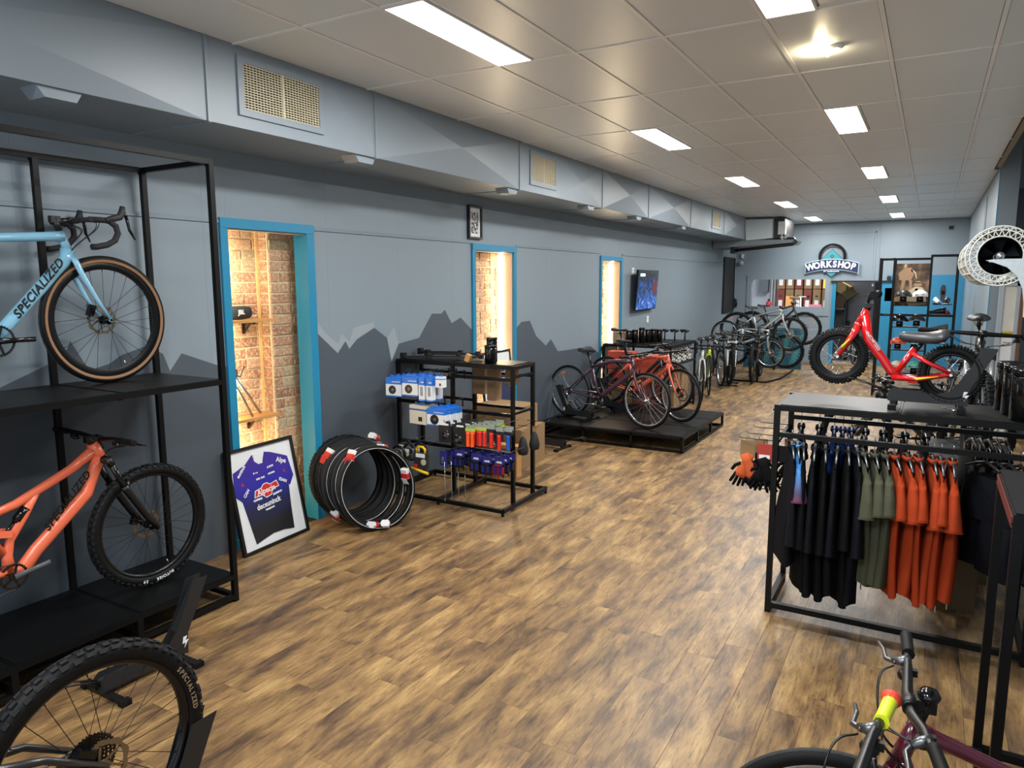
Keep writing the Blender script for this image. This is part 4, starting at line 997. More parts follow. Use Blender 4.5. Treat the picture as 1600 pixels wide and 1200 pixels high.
# ================================================================ SHELVING AND RACKS
PW_ = .032
def post(m, x, y, z0, z1, w=PW_): m.bb((x-w/2, y-w/2, z0), (x+w/2, y+w/2, z1))
def part_posts(o, pts, z0, z1):
    for (x, y) in pts:
        m = MB(); post(m, x, y, z0, z1); m.cyl(.006, .004, (x-PW_/2-.001, y-PW_/2-.001, z1-.03), 6, 'Y'); m.build('post', BLK, o)
def rail(o, p, q, w=.03, nm='rail', mat_=None):
    m = MB(); m.bar(p, q, w, w); return m.build(nm, mat_ or BLK, o)
def shelf_panel(o, x0, x1, y0, y1, z, t=.012, nm='shelf_panel'):
    m = MB(); m.bb((x0, y0, z-t), (x1, y1, z-.004)); m.bb((x0+.012, y0+.012, z-.004), (x1-.012, y1-.012, z)); return m.build(nm, BLK, o)
# tall bike shelving on the left
sh = empty('bike_shelving', (0, 0, 0), label='tall black steel two level bike display shelving against the left wall', cat='shelving')
FX, RX, YE = -3.735, -4.385, 2.885
BY = [YE-.645*k for k in range(0, 6)]
part_posts(sh, [(FX, YE), (FX, BY[-1])], 0, 2.74)
part_posts(sh, [(RX, y) for y in BY], .0, 2.74)
for y in BY[1:-1]: m = MB(); post(m, FX, y, 0, .16); m.build('short_leg', BLK, sh)
for z in (2.73, 1.42, .165, .035):
    rail(sh, (FX, BY[-1], z), (FX, YE, z)); rail(sh, (RX, BY[-1], z), (RX, YE, z))
    rail(sh, (FX, YE, z), (RX, YE, z)); rail(sh, (FX, BY[-1], z), (RX, BY[-1], z))
for y in BY[1:-1]:
    for z in (1.41, .155, .035): rail(sh, (FX, y, z), (RX, y, z), .024, 'cross_rail')
for z in (1.44, .185):
    for a, b in zip(BY[1:], BY[:-1]): shelf_panel(sh, RX-.014, FX+.014, a+.002, b-.002, z)
for y in BY:
    m = MB(); m.cyl(.014, .03, (FX, y, .012), 10)
    m.build('levelling_foot', RUB, sh)
# accessory rack between the doorways
dr = empty('accessory_rack', (0, 0, 0), label='black steel accessory rack with hooks standing beside the pile of tyres', cat='display rack')
dx = [-4.43, -3.79, -3.145]; dy = (5.43, 5.80); HZ = 1.29
part_posts(dr, [(x, y) for x in dx for y in dy], .03, HZ)
for z in (.045,):
    for y in (5.17, 5.98): rail(dr, (-4.43, y, z), (-3.09, y, z), .034, 'base_rail')
    for x in (-4.42, -3.79, -3.10): rail(dr, (x, 5.17, z), (x, 5.98, z), .034, 'base_rail')
for x in (-4.42, -3.79, -3.10):
    for y in (5.17, 5.98): m = MB(); m.cyl(.014, .03, (x, y, .015), 10); m.build('levelling_foot', RUB, dr)
for y in dy: rail(dr, (dx[0], y, HZ-.02), (dx[2], y, HZ-.02))
for x in dx: rail(dr, (x, dy[0], HZ-.02), (x, dy[1], HZ-.02))
for a, b in zip(dx[:-1], dx[1:]): shelf_panel(dr, a+.01, b-.01, dy[0]-.01, dy[1]+.01, HZ+.004)
for (a, b, zs) in ((dx[0], dx[1], (1.145, .885, .49)), (dx[1], dx[2], (1.165, .845, .495))):
    for z in zs: rail(dr, (a, dy[0], z), (b, dy[0], z), .030, 'hook_rail')
    for z in zs[:2]: rail(dr, (a, dy[1], z), (b, dy[1], z), .026, 'hook_rail')
for z in (1.19, .86): rail(dr, (dx[2], dy[0], z), (dx[2], dy[1], z), .024, 'hook_rail')
# low podium
pd = empty('display_podium', (0, 0, 0), label='low black steel podium with nine tray panels under the three hybrid bikes', cat='podium')
px = [-4.365+.644*k for k in range(4)]; py = [8.21+.63*k for k in range(4)]
for x in px:
    for y in py:
        if x in (px[0], px[3]) or y in (py[0], py[3]): m = MB(); post(m, x, y, 0, .19, .03); m.build('post', BLK, pd)
for z in (.018, .178):
    for y in (py[0], py[3]): rail(pd, (px[0], y, z), (px[3], y, z), .03)
    for x in (px[0], px[3]): rail(pd, (x, py[0], z), (x, py[3], z), .03)
for a, b in zip(px[:-1], px[1:]):
    for c, d in zip(py[:-1], py[1:]): shelf_panel(pd, a+.002, b-.002, c+.002, d-.002, .202)
# bench beyond the podium
be = empty('display_bench', (0, 0, 0), label='long black topped bench with bottle cubbies, beyond the podium along the left wall', cat='bench')
bx = (-4.38, -3.31); by = (10.42, 11.72); bz = 1.07
part_posts(be, [(x, y) for x in bx for y in by], 0, bz-.01)
for y in by: rail(be, (bx[0], y, bz-.03), (bx[1], y, bz-.03)); rail(be, (bx[0], y, .03), (bx[1], y, .03))
for x in bx: rail(be, (x, by[0], bz-.03), (x, by[1], bz-.03)); rail(be, (x, by[0], .76), (x, by[1], .76)); 
for k in range(2): a = by[0]+k*.65; shelf_panel(be, bx[0]-.01, bx[1]+.02, a, a+.645, bz)
shelf_panel(be, bx[1]-.28, bx[1], by[0], by[1], .76)
# clothes rack
cr = empty('clothes_rack', (0, 0, 0), label='long black steel clothes rack with shelf top, carrying the red balance bike', cat='clothes rack')
cx = [-.745, -.095, .555]; cy = (4.43, 4.96); cz = 1.30
part_posts(cr, [(x, y) for x in (cx[0], cx[2]) for y in cy], 0, cz)
for y in cy: rail(cr, (cx[0], y, cz-.02), (cx[2], y, cz-.02)); 
for x in cx: rail(cr, (x, cy[0], cz-.02), (x, cy[1], cz-.02), .024)
for y, z in ((cy[0], 1.12), (cy[1], 1.14)): rail(cr, (cx[0], y, z), (cx[2], y, z), .028, 'hanging_rail')
rail(cr, (cx[0], cy[0], .05), (cx[2], cy[0], .05), .034, 'base_rail'); rail(cr, (cx[0], cy[0], .05), (cx[0], cy[1], .05), .034, 'base_rail'); rail(cr, (cx[2], cy[0], .05), (cx[2], cy[1], .05), .034, 'base_rail')
for a, b in zip(cx[:-1], cx[1:]): shelf_panel(cr, a+.004, b-.004, cy[0]-.014, cy[1]+.014, cz+.002)
m = MB(); m.cyl(.022, .004, (cx[1], cy[0]-.017, cz-.02), 8, 'Y'); m.bb((cx[1]-.03, cy[0]-.018, cz-.03), (cx[1]+.03, cy[0]-.015, cz-.01)); m.build('joint_plate', BLK, cr)
for x in (cx[0], cx[2]):
    for y in cy: m = MB(); m.cyl(.014, .03, (x, y, .012), 10); m.build('levelling_foot', RUB, cr)
for z in (1.0, .62):
    m = MB(); m.bb((cx[0]+.016, cy[0]+.006, z-.05), (cx[0]+.075, cy[0]+.012, z+.05)); m.build('corner_gusset', BLK, cr)
# near right table rack
nr = empty('display_rack', (0, 0, 0), label='black steel rack with grey tray top cut off by the right picture edge', cat='display rack')
nx = (.30, 1.20); ny = (2.80, 3.42); nz = 1.265
part_posts(nr, [(x, y) for x in nx for y in ny], 0, nz)
for y in ny: rail(nr, (nx[0], y, nz-.02), (nx[1], y, nz-.02)); rail(nr, (nx[0], y, .05), (nx[1], y, .05), .034, 'base_rail')
for x in nx: rail(nr, (x, ny[0], nz-.02), (x, ny[1], nz-.02)); rail(nr, (x, ny[0], .05), (x, ny[1], .05), .034, 'base_rail')
rail(nr, (.06, 3.42, .03), (.30, 3.42, .03), .03, 'base_rail')
m = MB(); m.bb((nx[0]-.01, ny[0]-.01, nz-.004), (nx[1], ny[1]+.01, nz+.006)); m.build('tray_top', BLK, nr)
m = MB(); m.bb((nx[0]+.09, ny[0]+.06, nz+.006), (nx[1]-.05, ny[1]-.05, nz+.012)); m.build('tray_insert', pm('grey_tray_mat', '#4a4f50', .6), nr)
m = MB(); m.bb((nx[0]-.020, ny[0], nz-.05), (nx[0]-.016, ny[1], nz-.012)); m.build('red_edge_strip', pm('dull_red_strip', '#5e211c', .5), nr)
# raised platform behind the clothes rack
pf = empty('display_rack', (0, 0, 0), label='dark waist high display table behind the clothes rack carrying the charcoal bike', cat='display rack')
fx = (.02, .60); fy = (5.40, 6.98); fz = .70
part_posts(pf, [(x, y) for x in fx for y in fy], 0, fz-.01)
for y in fy: rail(pf, (fx[0], y, fz-.03), (fx[1], y, fz-.03))
for x in fx: rail(pf, (x, fy[0], fz-.03), (x, fy[1], fz-.03)); rail(pf, (x, fy[0], .03), (x, fy[1], .03))
for k in range(2): shelf_panel(pf, fx[0]-.01, fx[1]+.01, fy[0]+k*.79, fy[0]+k*.79+.786, fz)
# helmet and shoe stand at the far right
hs = empty('helmet_shelving', (0, 0, 0), label='tall open black frame shelving of helmets and shoes before the blue wall', cat='shelving')
HY = 14.22
hx = [-.80, -.585, -.03, .36]
for x, zt in ((-.80, 2.42), (-.585, 2.42), (-.03, 2.46), (.36, 2.46)):
    for y in (HY, HY+.4): m = MB(); post(m, x, y, 0, zt, .034); m.build('post', BLK, hs)
for y in (HY, HY+.4):
    rail(hs, (hx[0], y, 2.40), (hx[2], y, 2.40)); rail(hs, (hx[2], y, 2.45), (hx[3], y, 2.45)); rail(hs, (hx[0], y, 1.43), (hx[3], y, 1.43), .026); rail(hs, (hx[0], y, .10), (hx[3], y, .10))
for x in hx: rail(hs, (x, HY, 2.40), (x, HY+.4, 2.40), .026); rail(hs, (x, HY, .10), (x, HY+.4, .10), .026)
for z in (1.665, 1.235, .83, .42): shelf_panel(hs, hx[1], hx[2], HY-.01, HY+.38, z)
gls = bpy.data.materials.new('clear_shelf'); gls.use_nodes = True; _b = gls.node_tree.nodes['Principled BSDF']; _b.inputs['Transmission Weight'].default_value = 1; _b.inputs['Roughness'].default_value = .05; _b.inputs['Base Color'].default_value = (.8, .9, .95, 1)
for z in (1.62, 1.44, 1.16, .95): m = MB(); m.bb((.03, HY+.05, z), (.32, HY+.33, z+.008)); m.build('glass_shelf', BLK if z != 1.16 else gls, hs)

# ================================================================ HANGING GOODS
BLUEP = pm('packaging_blue', '#1f6fd0', .4, var=.04); PACKW = pm('packaging_white', '#dfe3e6', .45, var=.03); PGR = pm('print_grey', '#8b9095', .5); BONE = pm('packaging_bone', '#cfcbbb', .5, var=.03)
def carton(name, label, c, w, h, d, base, band, group, style=0, rz=0, tab=True):
    """hanging retail carton; c = centre of front face bottom"""
    o = empty(name, c, (0, 0, rz), label=label, cat='package', group=group)
    m = MB(); m.bb((-w/2, 0, 0), (w/2, d, h*.9)); m.build('carton', base, o)
    if tab: m = MB(); m.prism([(-w*.3, h*.9), (w*.3, h*.9), (w*.3, h*1.04), (w*.12, h*1.04), (w*.06, h*1.0), (-w*.06, h*1.0), (-w*.12, h*1.04), (-w*.3, h*1.04)], d*.45, d*.45+.002); m.build('hang_tab', band, o)
    m = MB(); m.bb((-w/2-.0006, -.0008, h*(.60 if style != 1 else .66)), (w/2+.0006, d*.98, h*(.905 if style != 1 else .74))); m.build('colour_band', band, o)
    if style != 1: m = MB(); m.bb((-w*.1, -.0014, h*.70), (w*.42, 0, h*.735)); m.build('title_strip', PACKW, o)
    if style in (0, 2): m = MB(); m.bb((-w/2-.0006, -.0008, 0), (w/2+.0006, d*.98, h*.06)); m.build('base_band', band, o)
    if style == 0:
        m = MB(); m.lathe([(w*.24, -.0012), (w*.24, 0)], (-w*.08, 0, h*.33), 18, 'Y'); m.build('picture', BLKM, o)
        m = MB(); m.lathe([(w*.08, -.0016), (w*.08, 0)], (-w*.06, 0, h*.34), 12, 'Y'); m.build('picture_centre', ALUD, o)
    if style == 2: m = MB(); m.bb((-w*.22, -.0012, h*.2), (w*.22, 0, h*.55)); m.build('picture', PGR, o)
    if style == 1: m = MB(); m.bb((w*.05, -.0012, h*.15), (w*.28, 0, h*.36)); m.build('picture', BLKM, o)
    return o
def hook(x, z, y0, y1, o=dr, nm='hook'):
    m = MB(); m.tube([(x, y1, z), (x, y0, z), (x, y0-.012, z+.02)], .003, 5); m.build(nm, BLKM, o)
def stack(fn, n, step): 
    for k in range(n): fn(k, k*step)
g1 = 'blue and white cartons on the rack'
for k in range(4):
    carton('cassette_box', ['square blue and white carton with cog picture, leftmost front on the top hook row', 'blue carton just behind the leftmost square one', 'blue carton third in the leftmost square stack', 'blue carton last in the leftmost square stack'][k], (-4.14-.004*k, 5.0+.085*k, 1.0-.004*k), .165, .19, .07, PACKW, BLUEP, g1, 0, rad(6-3*k))
for k in range(3):
    carton('cassette_box', ['square blue and white carton with cog picture, second from left on the top row', 'blue carton behind the second square one on the top row', 'blue carton third in the second square stack'][k], (-3.955+.004*k, 5.0+.08*k, 1.02), .165, .19, .06, PACKW, BLUEP, g1, 0, rad(4-6*k))
for q, x in enumerate((-3.825, -3.742)):
    for k in range(2):
        carton('chain_box', [['slim tall blue and white carton, left of the pair', 'slim blue carton behind the left slim one'], ['slim tall blue and white carton, right of the pair', 'slim blue carton behind the right slim one']][q][k], (x+.01*k, 5.0+.10*k, .985), .062, .235, .055, PACKW, BLUEP, g1, 2, rad(2+k*6))
carton('small_box', 'small white carton hanging at the right end of the blue carton row', (-3.65, 5.02, 1.115), .075, .105, .06, PACKW, BLUEP, g1, 1)
for k in range(2): carton('white_box', ['large plain white carton with blue stripe, front, lower hook row', 'white carton behind the large plain white one'][k], (-3.875+.01*k, 5.0+.09*k, .775), .19, .185, .075, BONE, pm('stripe_blue', '#2b5d9e'), g1, 1, rad(-4+6*k))
for k in range(3): carton('cassette_box', ['blue and white carton right of the large white one, lower hook row', 'blue carton behind the lower row blue one', 'blue carton last in the lower row stack'][k], (-3.675+.015*k, 5.0+.08*k, .778), .185, .165, .07, PACKW, BLUEP, g1, 0, rad(3-4*k))
for x, z, y0 in ((-4.14, 1.2, 5.0), (-3.955, 1.22, 5.0), (-3.825, 1.235, 5.0), (-3.742, 1.235, 5.0), (-3.65, 1.225, 5.02)): hook(x, z, y0, 5.43); rail(dr, (x, 5.42, 1.145), (x, 5.42, z), .01, 'hook_plate')
for x in (-3.875, -3.675): hook(x, .965, 5.0, 5.43); rail(dr, (x, 5.42, .885), (x, 5.42, .965), .01, 'hook_plate')
# clam packs, grips
def clam(name, label, c, w, h, d, cols, group, seed=0):
    o = empty(name, c, (0, 0, 0), label=label, cat='package', group=group)
    m = MB(); m.bb((-w/2, 0, 0), (w/2, d, h*.82)); m.prism([(-w*.35, h*.8), (w*.35, h*.8), (w*.35, h), (-w*.35, h)], d*.4, d*.4+.004); m.build('backing_card', pm('black_card', '#17181b', .45), o)
    m = MB(); m.bb((-w*.25, -.001, h*.83), (w*.25, d*.3, h*.9)); m.build('price_label', WHT, o)
    r = random.Random(seed)
    for k in range(6):
        m = MB(); a = (r.random()-.5)*w*.6; b = h*(.12+.55*r.random()); m.lathe([(.008, -.004), (.018, 0), (.014, .012)], (a, -.006, b), 8, 'Y'); m.build('part_in_pack', cols[k % len(cols)], o)
    return o
for q, x in enumerate((-3.582, -3.425)):
    for k in range(3):
        clam('pedal_pack', '%s in the %s stack of black parts packs' % (('front pack', 'middle pack', 'rear pack')[k], ('left', 'right')[q]), (x+.006*k, 5.0+.09*k, .638), .128, .185, .05, [pm('dark_part', '#3a3c40', .35, metal=.5), BLKG, ALUD], 'black parts packs', q*7+k)
    hook(x, .82, 5.0, 5.43)
def grip_pack(label, c, col, group, hdr, n=2, dark=False):
    o = empty('grip_pack', c, (0, 0, 0), label=label, cat='grips', group=group)
    for k in range(n):
        m = MB(); x = (k-(n-1)/2)*.044
        m.lathe([(.017, 0), (.018, .005)]+[(q, .01+j*.011) for j in range(10) for q in ((.0155, .0172)[j % 2],)]+[(.018, .128)], (x, 0, 0), 12); m.build('grip', col, o)
    m = MB(); m.bb((-.046, -.004, .132), (.046, .010, .158)); m.build('header_card', hdr, o)
    m = MB(); m.bb((-.04, .0, .158), (.04, .003, .19)); m.build('hang_tab', pm('clear_plastic_tab', '#8f9a92', .3), o)
    return o
OR2 = pm('orange_grip', '#f0581c', .5); RE2 = pm('red_grip', '#d22420', .5); BL2 = pm('blue_grip', '#1c4fb0', .5); BK2 = pm('black_grip', '#16181f', .6)
HG = pm('lime_header', '#a9c24a', .5); HB = pm('black_header', '#1b1c20', .5)
for k in range(4):
    grip_pack('%s of orange ribbed handlebar grips on the grip hooks' % ('front pair', 'second pair', 'third pair', 'rear pair')[k] if k == 0 else '%s behind the front orange grips' % ('', 'dark red grips', 'grey grips', 'black grips')[k], (-3.318+.012*k, 5.0+.075*k, .632), (OR2, RE2, pm('grey_grip', '#555b60'), BK2)[k], 'handlebar grips', HG)
for k in range(4):
    grip_pack('front pair of red ribbed grips right of the orange ones' if k == 0 else '%s behind the front red grips' % ('', 'grey grips', 'black grips', 'dark grips')[k], (-3.195+.012*k, 5.0+.075*k, .652), (RE2, pm('grey_grip', '#555b60'), BK2, BK2)[k], 'handlebar grips', HG)
for k, (x, cm, t) in enumerate(((-3.105, RE2, 'single long red grip left of the blue one'), (-3.075, BK2, 'black grip between the two red ones'), (-3.03, RE2, 'single long red grip hanging lowest on the right'), (-3.0, BK2, 'black grip beside the right hand red grip'), (-2.985, BL2, 'blue grip at the right end of the grip row'))):
    grip_pack(t, (x, 5.0+.05*(k % 2)+.07*(k//3), .648-.006*k), cm, 'handlebar grips', HB, n=1)
for x in (-3.318, -3.195, -3.06): hook(x, .83, 5.0, 5.43)
# blue pedal cards on the lowest row
NAV = pm('navy_card', '#1d2270', .45)
def pedal_card(label, c, pc, k, group='blue carded pedals'):
    o = empty('pedal_card', c, (0, 0, 0), label=label, cat='pedals', group=group)
    m = MB(); m.bb((-.05, 0, .06), (.05, .004, .15)); m.build('card', NAV, o)
    text('AZUR', 'lettering', .02, WHT, o, frame_M((0, -.001, .105), (1, 0, 0), (0, 0, 1)), bold=.001)
    m = MB(); m.bb((-.05, -.03, .0), (-.04, .0, .085)); m.bb((.04, -.03, .0), (.05, .0, .085)); m.bb((-.05, -.03, -.002), (.05, 0, .008)); m.bb((-.05, -.03, .077), (.05, 0, .085)); m.bb((-.008, -.024, 0), (.008, -.006, .08)); m.cyl(.006, .05, (0, -.015, -.02), 8); m.build('pedal', pc, o)
    for s in (-1, 1): m = MB(); m.bb((s*.024-.013, -.028, .012), (s*.024+.013, -.004, .072)); m.build('pedal_pad', pm('deep_blue_resin', '#181c66', .4), o)
    return o
PP = [(-3.43, .445, BLKM), (-3.26, .43, BLKM), (-3.15, .42, BLKM), (-3.03, .425, pm('anodised_red', '#8f1c22', .3, metal=.4))]
names = ['left black pedal pair on blue card, lowest row', 'second black pedal pair on blue card, lowest row', 'third black pedal pair on blue card, lowest row', 'red framed pedal pair on blue card, right end of lowest row']
for i, (x, z, pc) in enumerate(PP):
    for k in range(3): pedal_card(names[i] if k == 0 else '%s pedal card behind the %s' % (('', 'middle', 'rear')[k], ['left black pedals', 'second black pedals', 'third black pedals', 'red framed pedals'][i]), (x+.008*k, 5.0+.07*k, z+.004*k), pc if k == 0 else BLKM, k)
    hook(x, z+.15, 4.99, 5.43)
for k in range(4):
    o = empty('mudguard_stay', (-3.60+.03*k, 5.0+.06*k, .30), label='%s long wire stay hanging under a blue card, left of the pedals' % ('front', 'second', 'third', 'rearmost')[k], cat='bike part', group='carded wire stays')
    m = MB(); m.bb((-.04, 0, .13), (.04, .004, .26)); m.build('card', NAV, o)
    m = MB(); m.box((-.005, -.004, .18), (.03, .006, .06)); m.build('fitting', ALU, o)
    m = MB(); m.tube([(.01, .0, .16), (.015, 0, -.18), (.012, -.004, -.19), (.0, 0, -.17)], .0025, 5); m.build('wire', ALU, o)
hook(-3.56, .57, 4.99, 5.43)
# locks
def lock(label, c, kind):
    o = empty('bike_lock', c, (0, 0, 0), label=label, cat='bike lock', group='bike locks on the lowest left hooks')
    if kind == 0:
        m = MB(); m.torus(.075, .010, (0, 0, .09), 20, 8); m.build('cable', BLKM, o); m = MB(); m.torus(.05, .008, (.01, -.02, .09), 18, 6); m.build('inner_coil', pm('cable_grey', '#53565a', .5), o)
        m = MB(); m.bb((-.04, -.035, .02), (.04, -.03, .13)); m.build('card', pm('lock_card', '#2a2b2d', .5), o); m = MB(); m.lathe([(.022, -.006), (.022, 0)], (.0, -.035, .08), 12, 'Y'); m.build('badge', pm('lock_badge', '#b8b79a', .5), o)
        m = MB(); m.bb((-.05, -.037, .10), (.02, -.034, .125)); m.build('label_strip', WHT, o)
    else:
        YE_ = pm('lock_yellow', '#e0b514', .45)
        m = MB(); m.bb((-.075, -.01, .035), (.075, .015, .18)); m.build('card', pm('lock_card', '#2a2b2d', .5), o); m = MB(); m.tube([(-.045, 0, .18), (-.045, 0, .215), (-.02, 0, .235), (.02, 0, .235), (.045, 0, .215), (.045, 0, .18)], .012, 8); m.build('shackle', YE_, o)
        m = MB(); m.tube([(-.095, -.02, .035), (.09, -.02, .005)], .014, 8); m.build('crossbar', YE_, o); m = MB(); m.lathe([(.028, -.006), (.028, 0)], (.035, -.01, .10), 14, 'Y'); m.build('badge', pm('lock_badge', '#b8b79a', .5), o)
        m = MB(); m.bb((-.05, -.013, .14), (.05, -.010, .175)); m.build('label_strip', WHT, o); m = MB(); m.lathe([(.018, -.01), (.018, 0)], (-.05, -.015, .06), 12, 'Y'); m.build('red_key', RED, o)
    return o
for k, (x, y, z) in enumerate(((-4.10, 5.0, .385), (-4.02, 5.06, .40), (-3.96, 5.14, .40), (-4.13, 5.14, .41))):
    lock(['front left coiled black cable lock on card', 'second coiled black cable lock, right of the front one', 'coiled cable lock tucked beside the yellow handled lock', 'rearmost coiled cable lock on the left hooks'][k], (x, y, z), 0)
lock('yellow handled lock with yellow crossbar on card', (-3.845, 5.0, .335), 1)
for x in (-4.10, -3.99, -3.845): hook(x, .57, 5.0, 5.43)
# boxes and bars on the rack's far side
def carton_plain(name, label, a, b, mt_=CARD, group=None, rz=0, cat='box'):
    c = [(a[i]+b[i])/2 for i in range(3)]; c[2] = a[2]
    o = empty(name, c, (0, 0, rz), label=label, cat=cat, group=group)
    w, d, h = abs(b[0]-a[0]), abs(b[1]-a[1]), abs(b[2]-a[2])
    m = MB(); m.bb((-w/2, -d/2, 0), (w/2, d/2, h-.004)); m.build('carton', mt_, o)
    m = MB(); m.bb((-w/2, -d/2, h-.004), (w/2, -.001, h)); m.build('flap', mt_, o); m = MB(); m.bb((-w/2, .001, h-.004), (w/2, d/2, h)); m.build('flap', mt_, o)
    return o
carton_plain('cardboard_box', 'tall brown cardboard sleeve hanging inside the accessory rack, left', (-3.76, 5.72, .96), (-3.63, 5.78, 1.30-.07))
carton_plain('cardboard_box', 'brown cardboard sleeves hanging before the middle blue doorway', (-3.56, 5.66, .92), (-3.47, 5.78, 1.22))
carton_plain('cardboard_box', 'small brown box hanging right of the tall sleeves', (-3.36, 5.66, 1.08), (-3.28, 5.78, 1.22))
carton_plain('cardboard_box', 'long low brown carton lying behind the rack near the middle doorway', (-4.38, 6.62, .45), (-3.80, 7.12, .66), rz=0)
carton_plain('cardboard_box', 'brown carton under the long low one behind the rack', (-4.40, 6.60, 0), (-3.72, 7.15, .44))
m = MB(); m.bb((-4.25, 6.30, .30), (-3.58, 6.42, .335)); o = tag(m.build('timber_plank', PINE), 'pale pine plank leaning low behind the accessory rack', 'plank'); o.rotation_euler = (0, 0, 0)
m = MB(); m.bb((-4.22, 6.31, 0), (-4.18, 6.41, .30)); m.build('prop', PINE, o); m = MB(); m.bb((-3.65, 6.31, 0), (-3.61, 6.41, .30)); m.build('prop', PINE, o)
for k, (x, z) in enumerate(((-3.08, .60), (-3.05, .62))):
    o = empty('saddle_bag', (x, 5.50+.16*k, z-.12), label=('black teardrop saddle bag on the rack end, nearer one', 'black teardrop saddle bag on the rack end, farther one')[k], cat='bag', group='saddle bags')
    m = MB(); m.lathe([(.012, .17), (.026, .15), (.042, .09), (.05, .05), (.042, .01), (.015, 0)], (0, 0, 0), 12); m.build('pouch', pm('bag_nylon', '#1a1b1d', .7, bump=.1, bscale=200), o)
    m = MB(); m.bb((-.02, -.004, .155), (.02, .004, .22)); m.build('hang_card', CARD, o)
m = MB(); m.tube([(-3.13, 5.66, .77), (-2.92, 5.66, .77), (-2.90, 5.66, .79)], .003, 5); m.build('hook', BLKM, dr)
m = MB(); m.tube([(-3.13, 5.50, .75), (-2.94, 5.50, .75), (-2.92, 5.50, .77)], .003, 5); m.build('hook', BLKM, dr)
# bars on top, canisters
for k, (x0, y0, x1, y1, z) in enumerate(((-4.40, 5.75, -3.95, 5.80, 1.33), (-4.38, 5.45, -3.85, 5.62, 1.31), (-4.2, 5.6, -3.7, 5.72, 1.335), (-4.05, 5.43, -3.62, 5.66, 1.315))):
    o = empty('roof_rack_bar', (0, 0, 0), label='%s black folding stand arm lying on top of the accessory rack' % ('rear', 'front', 'middle', 'rightmost')[k], cat='bike stand', group='folded stand arms')
    m = MB(); m.bar((x0, y0, z), (x1, y1, z+.012), .022, .02); m.build('arm', BLKM, o)
    m = MB(); m.box((x0, y0, z+.01), (.045, .05, .06)); m.build('clamp_block', BLKM, o); m = MB(); m.box((x1, y1, z+.015), (.035, .04, .04)); m.build('end_block', BLKM, o)
def canister(label, c, r, h, group):
    o = empty('canister', c, label=label, cat='canister', group=group)
    m = MB(); m.lathe([(r, 0), (r, h*.84), (r*.97, h*.85)], n=24); m.build('body', BLKG, o)
    m = MB(); m.lathe([(r*.93, h*.85), (r*1.03, h*.87), (r*1.03, h*.99), (r*.98, h)], n=24); m.build('lid', BLKG, o)
    return o
canister('shorter black canister in front on the accessory rack top', (-3.42, 5.50, HZ+.005), .052, .165, 'canisters on the accessory rack'); canister('taller black canister behind on the accessory rack top', (-3.49, 5.64, HZ+.005), .05, .225, 'canisters on the accessory rack')
o = tag(MB().box((0, 0, .03), (.05, .04, .07), Matrix.Rotation(.4, 3, 'Y')).build('price_block', PINE), 'small pale block label on the accessory rack top', 'label'); o.location = (-3.66, 5.50, HZ+.01)
for k, (x, y, r, h, t) in enumerate(((.47, 4.53, .075, .27, 'nearest tall black canister on the clothes rack right end'), (.44, 4.70, .07, .27, 'middle tall black canister on the clothes rack'), (.42, 4.87, .07, .27, 'farthest tall black canister on the clothes rack'))): canister(t, (x, y, cz+.004), r, h, 'canisters on the clothes rack')
# ================================================================ TYRES, FRAMED JERSEY
def tyre_thing(label, c, R, tw, n, knob, stripe):
    n = Vector(n).normalized(); x = Vector((0, 0, 1)).cross(n).normalized(); z = n.cross(x) if n.cross(x).z > 0 else -n.cross(x)
    o = empty('tyre', c, label=label, cat='tyre', group='new tyres leaning by the first doorway')
    x = n.cross(z)
    o.matrix_world = Matrix(((x.x, n.x, z.x, c[0]), (x.y, n.y, z.y, c[1]), (x.z, n.z, z.z, c[2]), (0, 0, 0, 1)))
    tr = tw*.5; rr = R-tw*.95
    def mk():
        m = MB(); P = [(rr, -tr*.62)]+[(R-tr+tr*sin(a), -tr*cos(a)) for a in [pi*(-.18+1.36*k/9) for k in range(10)]]+[(rr, tr*.62)]
        P += [(p[0]-.003 if p[0] > rr+.01 else p[0], p[1]*.85) for p in reversed(P)]+[P[0]]
        m.lathe(P, n=56, axis='Y', caps=False); return m.mesh('casing', RUB)
    put('casing', shared(('tc', R, tw), mk), o)
    if knob:
        def kn():
            m = MB()
            for k in range(70):
                a = 2*pi*k/70
                for q in ((-.8, .8) if k % 2 else (-.3, .3, -.95, .95)):
                    be = q*rad(60); ct = Vector((0, sin(be), 0))*tr+Vector((cos(a), 0, sin(a)))*(R-tr+tr*cos(be)); nr_ = (Vector((cos(a), 0, sin(a)))*cos(be)+Vector((0, sin(be), 0))).normalized(); tg = Vector((-sin(a), 0, cos(a)))
                    m.box(ct, (.014, tw*.2, .007), Matrix((tg, nr_.cross(tg), nr_)).transposed())
            return m.mesh('tread_knobs', RUBK)
        tag(put('tread_knobs', shared(('tk', R, tw), kn), o), kind='stuff')
    else:
        put('tread', shared(('tt', R, tw), lambda: MB().lathe([(R-.003, -tr*.45), (R+.001, -tr*.3), (R+.0015, 0), (R+.001, tr*.3), (R-.003, tr*.45)], n=56, axis='Y', caps=False).mesh('tread', pm('tread_rubber', '#232527'))), o)
    if stripe:
        put('reflective_stripe', shared(('ts', R, tw), lambda: MB().torus(rr+tw*.30, .0022, (0, tr*.93, 0), 56, 5).mesh('reflective_stripe', pm('reflective_white', '#d9dcdc', .3))), o)
    return o
nn = Vector((.93, -.30, .25)).normalized()
